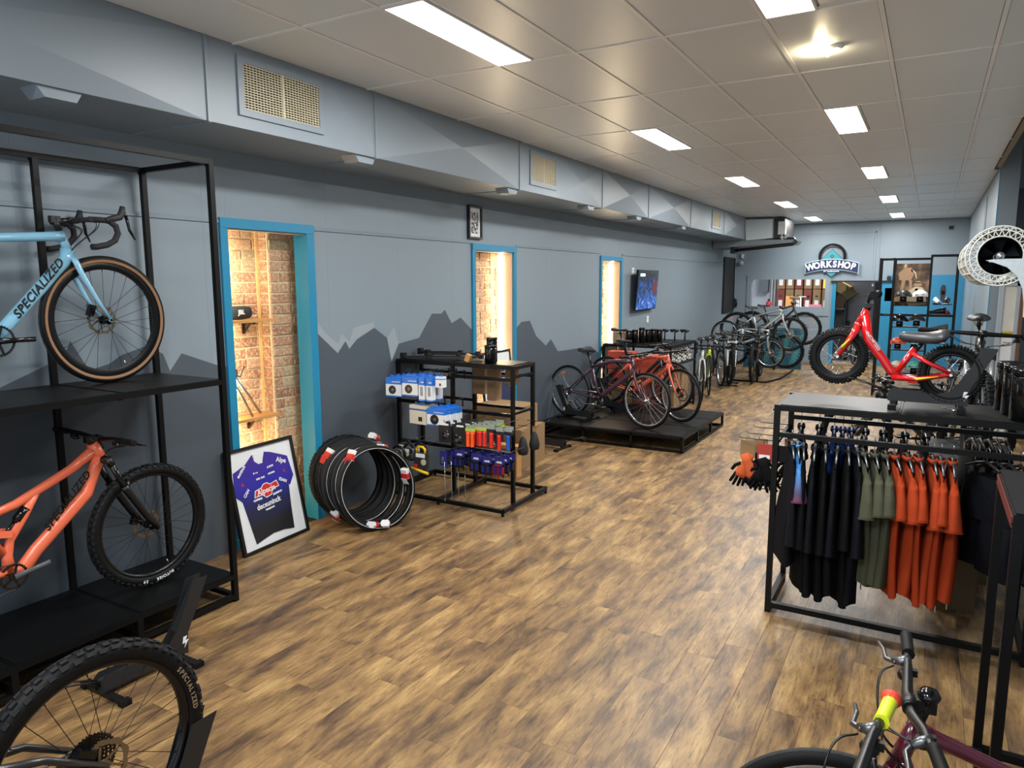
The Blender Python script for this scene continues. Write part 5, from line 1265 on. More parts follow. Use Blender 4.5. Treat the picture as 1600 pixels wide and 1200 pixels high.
cfg = [(-3.875, 4.44, .330, .355, .040, 0, 1, 'front tyre with white stripe nearest the accessory rack'), (-3.925, 4.47, .330, .35, .040, 0, 0, 'slick tyre second from the front of the pile'), (-3.975, 4.455, .335, .355, .040, 0, 1, 'white striped tyre third from the front of the pile'),
       (-4.03, 4.49, .335, .35, .042, 0, 0, 'slick tyre fourth from the front'), (-4.085, 4.47, .34, .35, .042, 0, 1, 'tyre with thin stripe in the middle of the pile'), (-4.14, 4.51, .345, .355, .048, 0, 0, 'slick wide tyre in the rear half of the pile'),
       (-4.115, 4.50, .342, .352, .046, 0, 0, 'slick tyre hidden among the rear half of the pile'), (-4.17, 4.515, .347, .355, .048, 0, 0, 'slick tyre touching the foremost knobbly one'),
       (-4.215, 4.52, .35, .36, .052, 1, 0, 'knobbly tyre third from the wall'), (-4.26, 4.53, .355, .365, .055, 1, 0, 'knobbly tyre second from the wall'), (-4.31, 4.55, .355, .355, .055, 1, 0, 'knobbly tyre against the wall by the blue frame')]
for i, (x, y, z, R, tw, kb_, st_, lb) in enumerate(cfg): tyre_thing(lb, (x, y, z), R, tw, nn+Vector((0, (i % 3-1)*.05, (i % 2)*.04)), kb_, st_)
def tag_wrap(label, c, rot, s=1.0, flip=False):
    o = empty('tyre_tag', c, rot, label=label, cat='tag', group='red and white tyre tags')
    m = MB(); m.prism([(-.022*s, -.018*s), (.022*s, -.018*s), (.028*s, 0), (.018*s, .02*s), (-.018*s, .02*s), (-.028*s, 0)], -.032*s, .032*s, 'xy'); m.build('sleeve', WHT, o)
    m = MB(); m.prism([(-.0225*s, -.0185*s), (.0225*s, -.0185*s), (.0288*s, 0), (.0185*s, .0205*s), (-.0185*s, .0205*s), (-.0288*s, 0)], -.030*s, .006*s, 'xy'); m.build('red_band', RED, o)
    m = MB(); m.box((0, -.020*s, -.048*s), (.040*s, .002, .05*s), Matrix.Rotation(.35, 3, 'X')); m.build('loose_flap', RED if flip else WHT, o)
for i, (c, r, lb) in enumerate((((-3.73, 4.36, .075), (rad(70), 0, rad(35)), 'white tag wrapped low on the front tyre'), ((-3.84, 4.33, .05), (rad(70), 0, rad(10)), 'red tag at the floor under the pile centre'), ((-4.12, 4.20, .13), (rad(40), rad(20), 0), 'red and white tag at the lower left of the pile'),
     ((-4.28, 4.31, .60), (rad(-35), rad(15), 0), 'white tag high on the left knobbly tyre'), ((-4.21, 4.80, .66), (rad(60), 0, 0), 'red tag at the top right of the rear tyres'), ((-4.02, 4.30, .62), (rad(-30), 0, 0), 'red tag on the upper left of the striped tyres'),
     ((-3.80, 4.72, .40), (rad(15), 0, 0), 'white and red tag on the right inside of the front tyre'), ((-3.97, 4.62, .63), (rad(75), 0, rad(10)), 'red tag inside the top of the front tyre'))):
    tag_wrap(lb, c, r, 1.35, i % 2 == 1)
# framed jersey
W_, H_ = .685, .80
ox = Vector((-.04, .685, 0)).normalized(); oz = Vector((-.155, -.03, .785)); oz = (oz-ox*oz.dot(ox)).normalized(); on = ox.cross(oz)
if on.x < 0: on = -on
fj = empty('framed_jersey', (-4.262, 3.40, 0), label='black framed blue cycling jersey on white mount leaning in the nearest doorway', cat='framed jersey')
fj.matrix_world = Matrix(((ox.x, on.x, oz.x, -4.262), (ox.y, on.y, oz.y, 3.40), (ox.z, on.z, oz.z, .003), (0, 0, 0, 1)))
# local: x width, y out of the picture, z up   (x cross z = -y -> mirrored frame avoided below)
m = MB(); t = .03; b = .024
for a, c in (((0, -t, 0), (W_, 0, b)), ((0, -t, H_-b), (W_, 0, H_)), ((0, -t, b), (b, 0, H_-b)), ((W_-b, -t, b), (W_, 0, H_-b))): m.bb(a, c)
m.build('picture_frame', BLKM, fj)
m = MB(); m.bb((b, -t, b), (W_-b, -.016, H_-b)); m.build('mount_board', pm('mount_white', '#d9dee1', .6, var=.02), fj)
J = [(.239, .857), (.363, .934), (.377, .864), (.436, .825), (.501, .827), (.56, .934), (.646, .916), (.909, .828), (.953, .609), (.869, .518), (.85, .54), (.82, .30), (.803, .058), (.64, .085), (.464, .091), (.32, .07), (.183, .047), (.14, .28), (.098, .502), (.007, .573), (.04, .802)]
jm = bpy.data.materials.new('printed_jersey'); jm.use_nodes = True; nt = jm.node_tree; _b = nt.nodes['Principled BSDF']; _b.inputs['Roughness'].default_value = .55
tc = nt.nodes.new('ShaderNodeTexCoord'); sx = nt.nodes.new('ShaderNodeSeparateXYZ'); nt.links.new(tc.outputs['Object'], sx.inputs[0]); mr = nt.nodes.new('ShaderNodeMapRange'); mr.inputs['From Max'].default_value = H_; nt.links.new(sx.outputs[2], mr.inputs[0])
cr_ = nt.nodes.new('ShaderNodeValToRGB'); nt.links.new(mr.outputs[0], cr_.inputs[0]); e = cr_.color_ramp.elements; e[0].position = .22; e[0].color = (*lin('#17181c'), 1); e[1].position = .9; e[1].color = (*lin('#3b1f86'), 1)
for p_, h_ in ((.42, '#181c4a'), (.62, '#25229a')): k = cr_.color_ramp.elements.new(p_); k.color = (*lin(h_), 1)
nt.links.new(cr_.outputs[0], _b.inputs['Base Color'])
MJ = lambda u, v: (b+u*(W_-2*b), b+v*(H_-2*b))
m = MB(); m.prism([MJ(*p) for p in J], -.016, -.010); m.build('jersey', jm, fj)
m = MB(); m.prism([MJ(*p) for p in [(.377, .864), (.40, .93), (.53, .93), (.501, .827), (.436, .825)]], -.016, -.0125); m.build('collar_gap', pm('mount_white', '#d9dee1'), fj)
m = MB(); m.prism([MJ(*p) for p in ((.275, .50), (.30, .57), (.40, .585), (.44, .615), (.50, .62), (.55, .595), (.66, .615), (.69, .545), (.58, .53), (.545, .48), (.46, .465), (.40, .505))], -.010, -.0096); m.build('badge_edge', WHT, fj)
m = MB(); m.prism([MJ(*p) for p in ((.287, .508), (.31, .562), (.405, .577), (.445, .607), (.50, .611), (.545, .587), (.652, .605), (.678, .552), (.575, .538), (.54, .488), (.46, .474), (.405, .513))], -.0098, -.0092); m.build('badge', RED, fj)
def jt(s, u, v, size, rot=0, sx=1, mt_=WHT):
    x, z = MJ(u, v); c, s_ = cos(rad(rot)), sin(rad(rot))
    text(s, 'lettering', size, mt_, fj, frame_M((x, -.0088, z), (c, 0, s_), (-s_, 0, c)), depth=.0004, bold=.0012, sx=sx)
# flush prints on the jersey front
jt('Alpecin', .475, .543, .062, 3); jt('CAFFEINE', .32, .475, .020, 2); jt('SHAMPOO', .64, .482, .020, 6); jt('deceuninck', .475, .405, .060, 4, .9); jt('WINDOWS', .479, .350, .018, 4)
jt('Alpe', .795, .80, .055, -18); jt('euninck', .155, .80, .036, 42); jt('A', .138, .665, .04, 10, 1, RED); jt('A', .811, .682, .04, -10, 1, RED); jt('CAN', .173, .572, .034, 42); jt('IDAN', .763, .590, .034, -28)
jt('▲ ELITE', .60, .77, .018, 3); jt('✻ ▪▪', .36, .745, .022, 3); jt('KMC  BOZ', .42, .68, .018, 3); jt('CANYON', .60, .70, .016, 3)

# niche shelves and things in the first doorway
for k, (z, y0, y1) in enumerate(((1.735, 3.56, 4.10), (.955, 3.56, 4.10))):
    o = empty('wall_shelf', (0, 0, 0), label=('upper pine shelf on brackets in the nearest brick niche', 'lower pine shelf on brackets in the nearest brick niche')[k], cat='shelf', group='pine shelves in the niche')
    m = MB(); m.bb((-4.80, y0, z-.022), (-4.60, y1, z)); m.build('board', PINE, o)
    m = MB(); m.bb((-4.80, 3.92, z-.04), (-4.66, 3.94, z-.022)); m.bb((-4.80, 3.92, z-.12), (-4.785, 3.94, z-.022)); m.bar((-4.79, 3.93, z-.11), (-4.70, 3.93, z-.03), .012); m.build('bracket', BLKM, o)
sp = empty('portable_speaker', (-4.70, 3.78, 1.737), (0, 0, rad(4)), label='black cylindrical portable speaker on the upper pine shelf', cat='speaker')
m = MB(); m.lathe([(.035, -.145), (.048, -.135), (.052, -.08), (.053, 0), (.052, .08), (.048, .135), (.035, .145)], (0, 0, .053), 20, 'Y'); m.build('body', pm('speaker_fabric', '#1b2228', .75, bump=.2, bscale=300), sp)
m = MB(); m.lathe([(.036, -.150), (.038, -.144)], (0, 0, .053), 16, 'Y'); m.build('end_cone', ALU, sp)
text('JBL', 'lettering', .05, WHT, sp, frame_M((.0535, .02, .058), (0, 1, 0), (0, 0, 1)), bold=.001)
fk = empty('bare_bike_frame', (0, 0, 0), label='bare silver alloy bike frame standing on the lower pine shelf', cat='bicycle frame')
m = MB(); m.tube([(-4.62, 3.50, 1.62), (-4.65, 3.68, 1.36)], .02, 8); m.tube([(-4.66, 3.67, 1.36), (-4.70, 3.98, .965)], [.018, .010], 8); m.tube([(-4.61, 3.62, 1.34), (-4.63, 3.84, .965)], [.016, .010], 8); m.tube([(-4.62, 3.60, 1.42), (-4.62, 3.60, 1.22)], .022, 8); m.build('tubes', ALU, fk)
m = MB(); m.torus(.045, .008, (-4.62, 3.66, 1.33), 14, 6, axis='X'); m.tube([(-4.60, 3.55, 1.36), (-4.60, 3.72, 1.30), (-4.6, 3.76, 1.38)], .006, 5); m.build('cable_clutter', ALUD, fk)
# leaning framed posters behind the rack in the middle and far doorways
def leaning_frame(label, y0, y1, x, z1, cat='picture'):
    o = empty('framed_poster', (x, y0, 0), (0, 0, 0), label=label, cat=cat)
    o.rotation_euler = (0, rad(-6), 0)
    w = y1-y0; m = MB(); f = .025
    for a, c in (((-.02, 0, 0), (0, w, f)), ((-.02, 0, z1-f), (0, w, z1)), ((-.02, 0, f), (0, f, z1-f)), ((-.02, w-f, f), (0, w, z1-f))): m.bb(a, c)
    m.build('picture_frame', BLKM, o)
    m = MB(); m.bb((-.02, f, f), (-.008, w-f, z1-f)); m.build('mount_board', pm('mount_white', '#d9dee1'), o)
    m = MB(); m.prism([(w*.2, z1*.12), (w*.8, z1*.12), (w*.9, z1*.62), (w*.7, z1*.86), (w*.3, z1*.80), (w*.12, z1*.55)], -.008, -.004, 'yz'); m.build('dark_jersey', pm('dark_navy_cloth', '#20284a', .7), o)
leaning_frame('white mounted dark jersey frame leaning in the middle blue doorway', 6.90, 7.58, -4.30, 1.22)
leaning_frame('white framed poster leaning in the far narrow blue doorway', 10.50, 11.12, -4.34, 1.02)

# ================================================================ CLOTHES
def cloth_m(name, h, r=.85): return pm(name, h, rough=r, var=.06, scale=14, bump=.15, bscale=35, spec=.12)
OLV = cloth_m('olive_cotton', '#47493a'); RST = cloth_m('rust_cotton', '#98381a'); BKC = cloth_m('black_cloth', '#08090b', .8); NVC = cloth_m('dark_navy_cloth2', '#0d0f15', .8); RYB = cloth_m('royal_blue_cloth', '#1d3f94', .6)
gj = bpy.data.materials.new('blue_to_red_jersey'); gj.use_nodes = True; nt = gj.node_tree; _b = nt.nodes['Principled BSDF']; _b.inputs['Roughness'].default_value = .7
tc = nt.nodes.new('ShaderNodeTexCoord'); sx = nt.nodes.new('ShaderNodeSeparateXYZ'); nt.links.new(tc.outputs['Object'], sx.inputs[0]); mr = nt.nodes.new('ShaderNodeMapRange'); mr.inputs['From Min'].default_value = -.55; mr.inputs['From Max'].default_value = -.05; nt.links.new(sx.outputs[2], mr.inputs[0])
cr_ = nt.nodes.new('ShaderNodeValToRGB'); nt.links.new(mr.outputs[0], cr_.inputs[0]); e = cr_.color_ramp.elements; e[0].position = .1; e[0].color = (*lin('#a81c2e'), 1); e[1].position = .8; e[1].color = (*lin('#2c7fc8'), 1); k = cr_.color_ramp.elements.new(.5); k.color = (*lin('#4c3a58'), 1)
nt.links.new(cr_.outputs[0], _b.inputs['Base Color'])
def garment(kind, label, x, y, zr, col, group, rz=0, L=.72, W=.23, seed=0, cat='t-shirt', tagz=None, sl=.26, bt=.05, name='t_shirt', logo=False):
    r = random.Random(seed)
    L *= 1+.05*(r.random()-.5); sl *= 1+.14*(r.random()-.5); bt *= .8
    o = empty(name, (x, y, zr), (0, 0, rz), label=label, cat=cat, group=group)
    m = MB(); m.tube([(0, -.012, -.004), (0, -.016, .012), (0, 0, .022), (0, .016, .010), (0, .012, -.01), (0, 0, -.05)], .0022, 5)
    hg = m.build('hanger', STEEL, o)
    m = MB(); m.tube([(0, -.18, -.115), (0, -.08, -.075), (0, 0, -.055), (0, .08, -.075), (0, .18, -.115)], [.006, .008, .010, .008, .006], 6); m.build('hanger_arms', ALUD if kind != 'shorts' else BLKM, hg)
    ph = r.random()*6
    if kind == 'shorts':
        for s in (-1, 1):
            m = MB(); m.box((0, s*.13, -.13), (.02, .022, .04)); m.build('clip', ALU, hg)
        m = MB(); n = 18; N = 14
        def fn(u, v):
            a = 2*pi*v; z = -.13-u*L*.45; w = W*(.72+.22*u); t = .012+bt*u*(1+.4*sin(3*a+ph+u*2))
            return (t*sin(a)+.03*u*sin(ph), w*cos(a), z)
        m.grid(fn, N, n); m.build('waist_panel', col, o)
        for s in (-1, 1):
            def fn2(u, v):
                a = 2*pi*v; z = -.13-L*.42-u*L*.55; w = .115+.01*u; t = .045+.02*sin(2*a+ph+s)*u
                return (t*sin(a)+.02*sin(ph+u*3), s*(W*.5+.02*u)+w*cos(a), z)
            m = MB(); m.grid(fn2, 10, n); m.build('leg', col, o)
        return o
    n = 28; N = 22
    def fn(u, v):
        a = 2*pi*v; c, s = cos(a), sin(a); w = W*(1-.05*sin(pi*u)) if u > .06 else W*(.42+.58*(u/.06)**.5)
        t = .010+bt*(min(1, u*1.6)**.8)*(1+.38*sin(5*a+ph)+.22*sin(9*a-ph*2+u*3))*(.55+.45*u)
        y = w*(abs(c)**.85)*(1 if c > 0 else -1); z = -.075-.10*min(1, abs(y)/W)*(1-u)**2*1.0-u*L+.012*sin(2*a+ph)*u
        return (t*s+.022*u*sin(ph+u*2.4), y, z)
    m = MB(); m.grid(fn, N, n); m.build('body', col, o)
    m = MB(); m.torus(.062, .009, (0, 0, 0), 20, 6, axis='Z'); mm = Matrix.Translation((0, 0, -.072)) @ Matrix.Diagonal((.35, 1, 1.6, 1)); m.v = [tuple(mm @ Vector(p)) for p in m.v]; m.build('collar', col, o)
    for s in (-1, 1):
        def fs(u, v):
            a = 2*pi*v; cx_ = .004*sin(ph); t = .009+(.036 if sl < .4 else .026)*(u**.9)*(1+.25*sin(3*a+ph)); w = .022+.062*min(1, u*1.6)
            y = s*(W*.80+.035*u+(.02*u*u))+w*cos(a)*(.9 if s*cos(a) > 0 else .7); z = -.115-u*sl-.02*cos(a)*s*(-u)+(-.03*abs(cos(a)) if u < .2 else 0)
            return (t*sin(a)+cx_, y, z)
        m = MB(); m.grid(fs, 12, 16); sv = m.build('sleeve', col, o)
        if sl < .4: m = MB(); m.grid(lambda u, v: tuple(Vector(fs(1, v))*1+Vector((.0015*sin(2*pi*v), .0015*cos(2*pi*v), -.002+.012*u))), 1, 16); m.build('hem', col, sv)
    if logo: m = MB(); m.box((-.02, -W*.80-.075, -.34), (.014, .004, .045)); m.build('sleeve_mark', BLKM, o)
    if tagz: m = MB(); m.box((.02, -.10, -.075-L-.02), (.002, .03, .10), Matrix.Rotation(.2*r.random(), 3, 'X')); m.build('care_tag', WHT, o)
    return o
ZN, ZF = 1.135, 1.155
yn, yf = 4.43, 4.96
dk = [(-.655, 14, .66, 'leftmost black jacket on the near rail, hem spreading left'), (-.59, 10, .80, 'second black garment on the near rail'), (-.525, 6, .82, 'third black garment on the near rail with sleeve hanging'), (-.47, 8, .84, 'fourth black garment on the near rail'), (-.405, 4, .80, 'fifth black garment, widest neck opening, on the near rail'), (-.35, 8, .82, 'sixth black garment before the olive shirts'), (-.305, 10, .84, 'black garment touching the first olive shirt')]
for i, (x, a, L_, lb) in enumerate(dk): garment('jacket', lb, x, yn, ZN, BKC if i % 2 else NVC, 'black garments on the near rail', rad(a), L=L_, seed=10+i, cat='jacket', sl=.50, bt=.055, name='jacket')
garment('jersey', 'blue to red gradient cycling jersey between the left black garments', -.625, yn+.02, ZN, gj, None, rad(12), L=.56, seed=31, cat='jersey', name='cycling_jersey', bt=.03, W=.21)
for i, (x, lb) in enumerate(((-.275, 'leftmost olive green t-shirt'), (-.215, 'middle olive green t-shirt'), (-.160, 'rightmost olive green t-shirt beside the rust ones'))): garment('t', lb, x, yn, ZN, OLV, 'olive t-shirts', rad(13-2*i), seed=40+i, tagz=i != 1, L=.70)
for i, (x, lb) in enumerate(((-.118, 'leftmost rust orange t-shirt'), (-.055, 'second rust orange t-shirt from the left'), (.000, 'third rust orange t-shirt from the left'), (.068, 'fourth rust orange t-shirt from the left'), (.105, 'fifth rust orange t-shirt from the left'), (.160, 'rightmost rust orange t-shirt beside the black shorts'))): garment('t', lb, x, yn, ZN, RST, 'rust t-shirts', rad(14-2.2*i), seed=50+i, tagz=i in (0, 2, 4, 5), L=.73, logo=i < 2, bt=.045)
for i, (x, a, lb) in enumerate(((.315, 30, 'leftmost pair of black shorts on clip hangers'), (.36, 26, 'second pair of black shorts on clip hangers'), (.41, 22, 'third pair of black shorts on clip hangers'), (.46, 18, 'fourth pair of black shorts behind the near rack post'), (.51, 14, 'last pair of black shorts on the near rail'))): garment('shorts', lb, x, yn, ZN, BKC if i % 2 else NVC, 'black shorts', rad(a), seed=70+i, L=.50, cat='shorts', name='shorts')
far = [(-.68, BKC, 'black garment at the left end of the far rail'), (-.57, BKC, 'second black garment on the far rail'), (-.48, RYB, 'leftmost royal blue jersey on the far rail'), (-.43, RYB, 'middle royal blue jersey on the far rail'), (-.38, RYB, 'rightmost royal blue jersey on the far rail'), (-.30, BKC, 'black garment right of the royal blue jerseys'), (-.20, NVC, 'dark garment behind the olive shirts'), (-.08, BKC, 'black garment behind the left rust shirts'), (.03, BKC, 'black garment behind the right rust shirts')]
for i, (x, c_, lb) in enumerate(far): garment('j', lb, x, yf, ZF, c_, 'garments on the far rail', rad(6), L=.60, seed=90+i, cat='jersey', name='cycling_jersey', sl=.24, bt=.04)
for i, x in enumerate((.27, .31, .35, .39, .43)): garment('shorts', '%s pair of black shorts on the far rail behind the canisters' % ('first', 'second', 'third', 'fourth', 'fifth')[i], x, yf, ZF, BKC, 'black shorts on the far rail', rad(10), seed=120+i, L=.42, cat='shorts', name='shorts')
# gloves on side hooks
def glove_pair(label, c, cuff, palm, card, rz=0, hd=False):
    o = empty('glove_pair', c, (0, 0, rz), label=label, cat='gloves', group='gloves on the rack end')
    m = MB(); m.bb((-.045, -.002, .02), (.045, .002, .13)); m.build('hang_card', card, o)
    if hd: m = MB(); m.bb((-.035, -.0035, .03), (.03, -.002, .06)); m.build('price_label', WHT, o)
    m = MB(); m.tube([(-.01, 0, .13), (-.01, 0, .145), (.0, 0, .155), (.01, 0, .145)], .002, 5); m.build('hook_loop', BLKM, o)
    for s in (-1, 1):
        g = Matrix.Rotation(s*rad(22), 4, 'Y')
        m = MB(); m.M = Matrix.Translation((s*.015, s*.006, .03)) @ g
        m.tube([(0, 0, .01), (0, 0, -.04), (0, 0, -.07), (0, 0, -.13), (0, 0, -.155)], [.030, .027, .032, .042, .036], 10, el=.42, side=(0, 1, 0)); cf = m.build('glove_back', cuff, o)
        m = MB(); m.M = Matrix.Translation((s*.015, s*.006, .03)) @ g
        for k, (x, l, a) in enumerate(((-.034, .055, -.12), (-.012, .068, -.04), (.011, .064, .05), (.032, .050, .16))):
            m.tube([(x*.9, 0, -.135), (x+a*l*.5, .003, -.15-l*.6), (x+a*l, .01, -.15-l*1.1)], [.0105, .0105, .008], 7)
        m.tube([(-s*.03, 0, -.07), (-s*.055, .004, -.10), (-s*.062, .008, -.135)], [.012, .0115, .009], 7)
        m.build('fingers', palm, cf)
    return o
GO = cloth_m('orange_glove', '#c05c34'); GB = cloth_m('black_glove', '#0c0d0f')
glove_pair('orange backed long finger gloves on brown card, nearest on the rack end', (-.945, 4.62, .895), GO, GB, CARD, rad(10))
glove_pair('black gloves on red card right of the orange ones', (-.835, 4.60, .885), GB, GB, pm('red_card', '#a3352c', .6), rad(0), True)
glove_pair('black gloves hanging behind the nearest rack post', (-.70, 4.74, .90), GB, GB, CARD, rad(-10)); glove_pair('black gloves behind the orange pair', (-.89, 4.74, .885), GB, GB, CARD, rad(14))
for k, (y, z) in enumerate(((4.60, 1.04), (4.74, 1.045), (4.84, 1.07), (4.92, 1.09))):
    m = MB(); m.tube([(cx[0], y, z), (-.985+.02*k, y, z), (-1.0+.02*k, y, z+.012)], .0032, 5); m.build('side_hook', BLKM, cr)
rail(cr, (cx[0]-.01, cy[0], 1.045), (cx[0]-.01, cy[1], 1.075), .02, 'side_bar')
for k, y in enumerate((4.62, 4.78)): m = MB(); m.tube([(cx[0], y, .72), (-.90, y, .72), (-.91, y, .73)], .0032, 5); m.build('side_hook', BLKM, cr)
# boxes under the racks
carton_plain('cardboard_box', 'brown cardboard box with pale top flaps on the floor behind the rust t-shirts', (.10, 5.02, 0), (.36, 5.34, .40), pm('dim_cardboard', '#5c4a33', .8))
carton_plain('cardboard_box', 'olive brown box standing behind the black shorts', (.12, 5.55, .0), (.45, 5.9, .62), pm('olive_carton', '#4c4630', .8))
# ================================================================ WALL ITEMS, FAR THINGS
# television, tilted out from the wall
tv = empty('television', (-4.36, 12.25, 1.88), (0, rad(4), rad(2)), label='wall mounted screen showing a blue stage scene beyond the far blue frame', cat='television')
m = MB(); m.bb((-.02, -.575, -.345), (.02, .575, .345)); m.build('casing', BLKG, tv)
m = MB(); m.bb((-.075, -.12, -.10), (-.02, .12, .10)); m.build('wall_bracket', BLKM, tv)
scm = bpy.data.materials.new('lit_screen'); scm.use_nodes = True; nt = scm.node_tree; N = nt.nodes; L = nt.links; _b = N['Principled BSDF']
tc = N.new('ShaderNodeTexCoord'); nz = N.new('ShaderNodeTexNoise'); nz.inputs['Scale'].default_value = 9; nz.inputs['Detail'].default_value = 6; nz.inputs['Distortion'].default_value = 1.2; L.new(tc.outputs['Object'], nz.inputs['Vector'])
sx = N.new('ShaderNodeSeparateXYZ'); L.new(tc.outputs['Object'], sx.inputs[0]); mr = N.new('ShaderNodeMapRange'); mr.inputs['From Min'].default_value = -.33; mr.inputs['From Max'].default_value = .33; mr.inputs['To Min'].default_value = .22; mr.inputs['To Max'].default_value = -.18; L.new(sx.outputs[2], mr.inputs[0])
ad = N.new('ShaderNodeMath'); L.new(nz.outputs['Fac'], ad.inputs[0]); L.new(mr.outputs[0], ad.inputs[1])
rp = N.new('ShaderNodeValToRGB'); L.new(ad.outputs[0], rp.inputs[0]); e = rp.color_ramp.elements; e[0].position = .35; e[0].color = (*lin('#10141f'), 1); e[1].position = .85; e[1].color = (*lin('#a9d0ff'), 1)
for p_, h_ in ((.48, '#1d2a4a'), (.62, '#2b58a8'), (.72, '#4d78d8')): k = rp.color_ramp.elements.new(p_); k.color = (*lin(h_), 1)
L.new(rp.outputs[0], _b.inputs['Emission Color']); _b.inputs['Emission Strength'].default_value = 1.0; _b.inputs['Base Color'].default_value = (.01, .01, .01, 1); _b.inputs['Roughness'].default_value = .15
m = MB(); m.bb((.02, -.56, -.33), (.0205, .56, .33)); sc_ = m.build('screen', scm, tv)
m = MB(); m.bb((.0206, -.47, .235), (.021, -.20, .285)); m.build('caption', pm('caption_glow', '#d8e6f4', .4, emit=.9), sc_)
m = MB(); m.bb((.0206, .30, -.06), (.021, .52, .14)); m.build('red_patch', pm('red_screen_glow', '#6a2a26', .4, emit=.5), sc_)
def plate(name, label, c, s, cat='switch', mt_=WHT):
    m = MB(); m.box((0, 0, 0), s); o = m.build(name, mt_); o.location = c; return tag(o, label, cat)
o = plate('power_outlet', 'white wall socket at the screen\'s upper left', (XL+.012, 11.80, 2.20), (.02, .085, .12), 'outlet'); m = MB(); m.box((.011, 0, .02), (.004, .02, .02)); m.build('plug', BLKM, o)
o = plate('light_switch', 'pale light switch below the wall screen', (XL+.010, 12.60, 1.345), (.016, .08, .12)); m = MB(); m.box((.009, 0, 0), (.004, .02, .04)); m.build('rocker', WHT, o)
# small framed picture
fp = empty('framed_picture', (XL+.001, 6.84, 2.68), label='small black framed ink picture above the middle blue doorway', cat='picture')
m = MB(); w, h, f = .135, .18, .022
for a, c in (((0, -w, -h), (.035, w, -h+f)), ((0, -w, h-f), (.035, w, h)), ((0, -w, -h+f), (.035, -w+f, h-f)), ((0, w-f, -h+f), (.035, w, h-f))): m.bb(a, c)
m.build('picture_frame', BLKM, fp); m = MB(); m.bb((0, -w+f, -h+f), (.012, w-f, h-f)); m.build('mount_board', pm('mount_white', '#d9dee1'), fp)
ink = bpy.data.materials.new('ink_drawing'); ink.use_nodes = True; nt = ink.node_tree; _b = nt.nodes['Principled BSDF']; nz = nt.nodes.new('ShaderNodeTexNoise'); nz.inputs['Scale'].default_value = 45; nz.inputs['Detail'].default_value = 3; tc = nt.nodes.new('ShaderNodeTexCoord'); nt.links.new(tc.outputs['Object'], nz.inputs['Vector']); rp = nt.nodes.new('ShaderNodeValToRGB'); nt.links.new(nz.outputs['Fac'], rp.inputs[0]); e = rp.color_ramp.elements; e[0].position = .5; e[0].color = (.03, .03, .03, 1); e[1].position = .53; e[1].color = (.6, .6, .6, 1); nt.links.new(rp.outputs[0], _b.inputs['Base Color'])
m = MB(); m.bb((.012, -.07, -.12), (.013, .075, .11)); m.build('drawing', ink, fp)
# black board near the back
bd = empty('peg_board', (XL+.001, 18.55, 1.93), label='tall narrow black board on the left wall near the back corner', cat='board')
m = MB(); m.bb((0, -.52, -.66), (.03, .52, .66)); m.build('board', pm('board_black', '#15171a', .5), bd)
m = MB()
for s in (-1, 1): m.bb((.0, s*.52-.02, -.68), (.045, s*.52+.02, .68)); m.bb((.0, -.52, s*.67-.02), (.045, .52, s*.67+.02))
m.build('frame', BLKM, bd)
# camera, intercom, phone
sc2 = empty('security_camera', (-4.33, YB-.001, 2.49), label='white dome security camera in the back left corner', cat='camera')
m = MB(); m.lathe([(.055, 0), (.06, -.03), (.05, -.07), (.02, -.095)], n=14, axis='Y'); m.build('dome', pm('dull_white', '#aab0b3', .4), sc2); m = MB(); m.lathe([(.022, 0), (.018, -.02)], (.02, -.07, -.01), 10, 'Y'); m.build('lens', BLKG, sc2)
o = plate('junction_box', 'small white box above the dome camera', (-4.30, YB-.02, 2.67), (.06, .03, .10), 'box')
o = empty('wall_phone', (XL+.001, 19.15, 1.46), label='black wall phone beside the workshop window', cat='phone')
m = MB(); m.bb((0, -.07, -.13), (.06, .10, .13)); m.build('base', BLKM, o); m = MB(); m.tube([(.08, 0, -.09), (.10, 0, 0), (.08, 0, .09)], .022, 6); m.build('handset', BLKM, o); m = MB(); m.box((.062, .05, .06), (.004, .05, .06)); m.build('keypad', WHT, o)
plate('light_switch', 'white switch above the wall phone', (XL+.01, 19.1, 1.72), (.016, .07, .11))
# WORKSHOP sign
sg = empty('workshop_sign', (-2.155, YB-.03, 2.43), label='workshop sign with navy banner, teal shield and bicycle wheel', cat='sign')
NAVY = pm('sign_navy', '#12244f', .4); TEAL = pm('sign_teal', '#2f8b93', .4, var=.15, scale=12)
def arc(x): return -.10*(x/.60)**2
for (mt_, y, g, nm) in ((pm('sign_edge', '#a8bcc6', .4), -.06, .018, 'banner_edge'), (NAVY, -.066, 0, 'banner')):
    xs_ = [-.59+1.18*k/16 for k in range(17)]
    P = [(x*(1+g/.6), arc(x)-.115-g+.0) for x in xs_]+[(x*(1+g/.6), arc(x)+.115+g) for x in reversed(xs_)]
    m = MB(); m.prism(P, y, y+.03); m.build(nm, mt_, sg)
for s_, x in zip('WORKSHOP', (-.485, -.335, -.195, -.06, .07, .205, .345, .48)):
    a = -math.atan(2*.10*x/.36)
    text(s_, 'lettering', .215, WHT, sg, frame_M((x, -.070, arc(x)), (cos(a), 0, sin(a)), (-sin(a), 0, cos(a))), depth=.004, bold=.009, sx=.86)
m = MB(); m.prism([(-.25, .10), (0, .36), (.25, .10), (.22, -.05), (-.22, -.05)], -.045, -.02); m.build('shield_top', TEAL, sg)
m = MB(); m.prism([(-.27, .09), (0, .375), (.27, .09), (.24, -.05), (-.24, -.05)], -.038, -.015); m.build('shield_edge', NAVY, sg)
m = MB(); m.prism([(-.24, -.10), (.24, -.10), (.0, -.30)], -.045, -.02); m.build('shield_bottom', TEAL, sg)
m = MB(); m.prism([(-.19, -.13), (.19, -.13), (.19, -.205), (-.19, -.205)], -.05, -.03); m.build('name_plate', NAVY, sg)
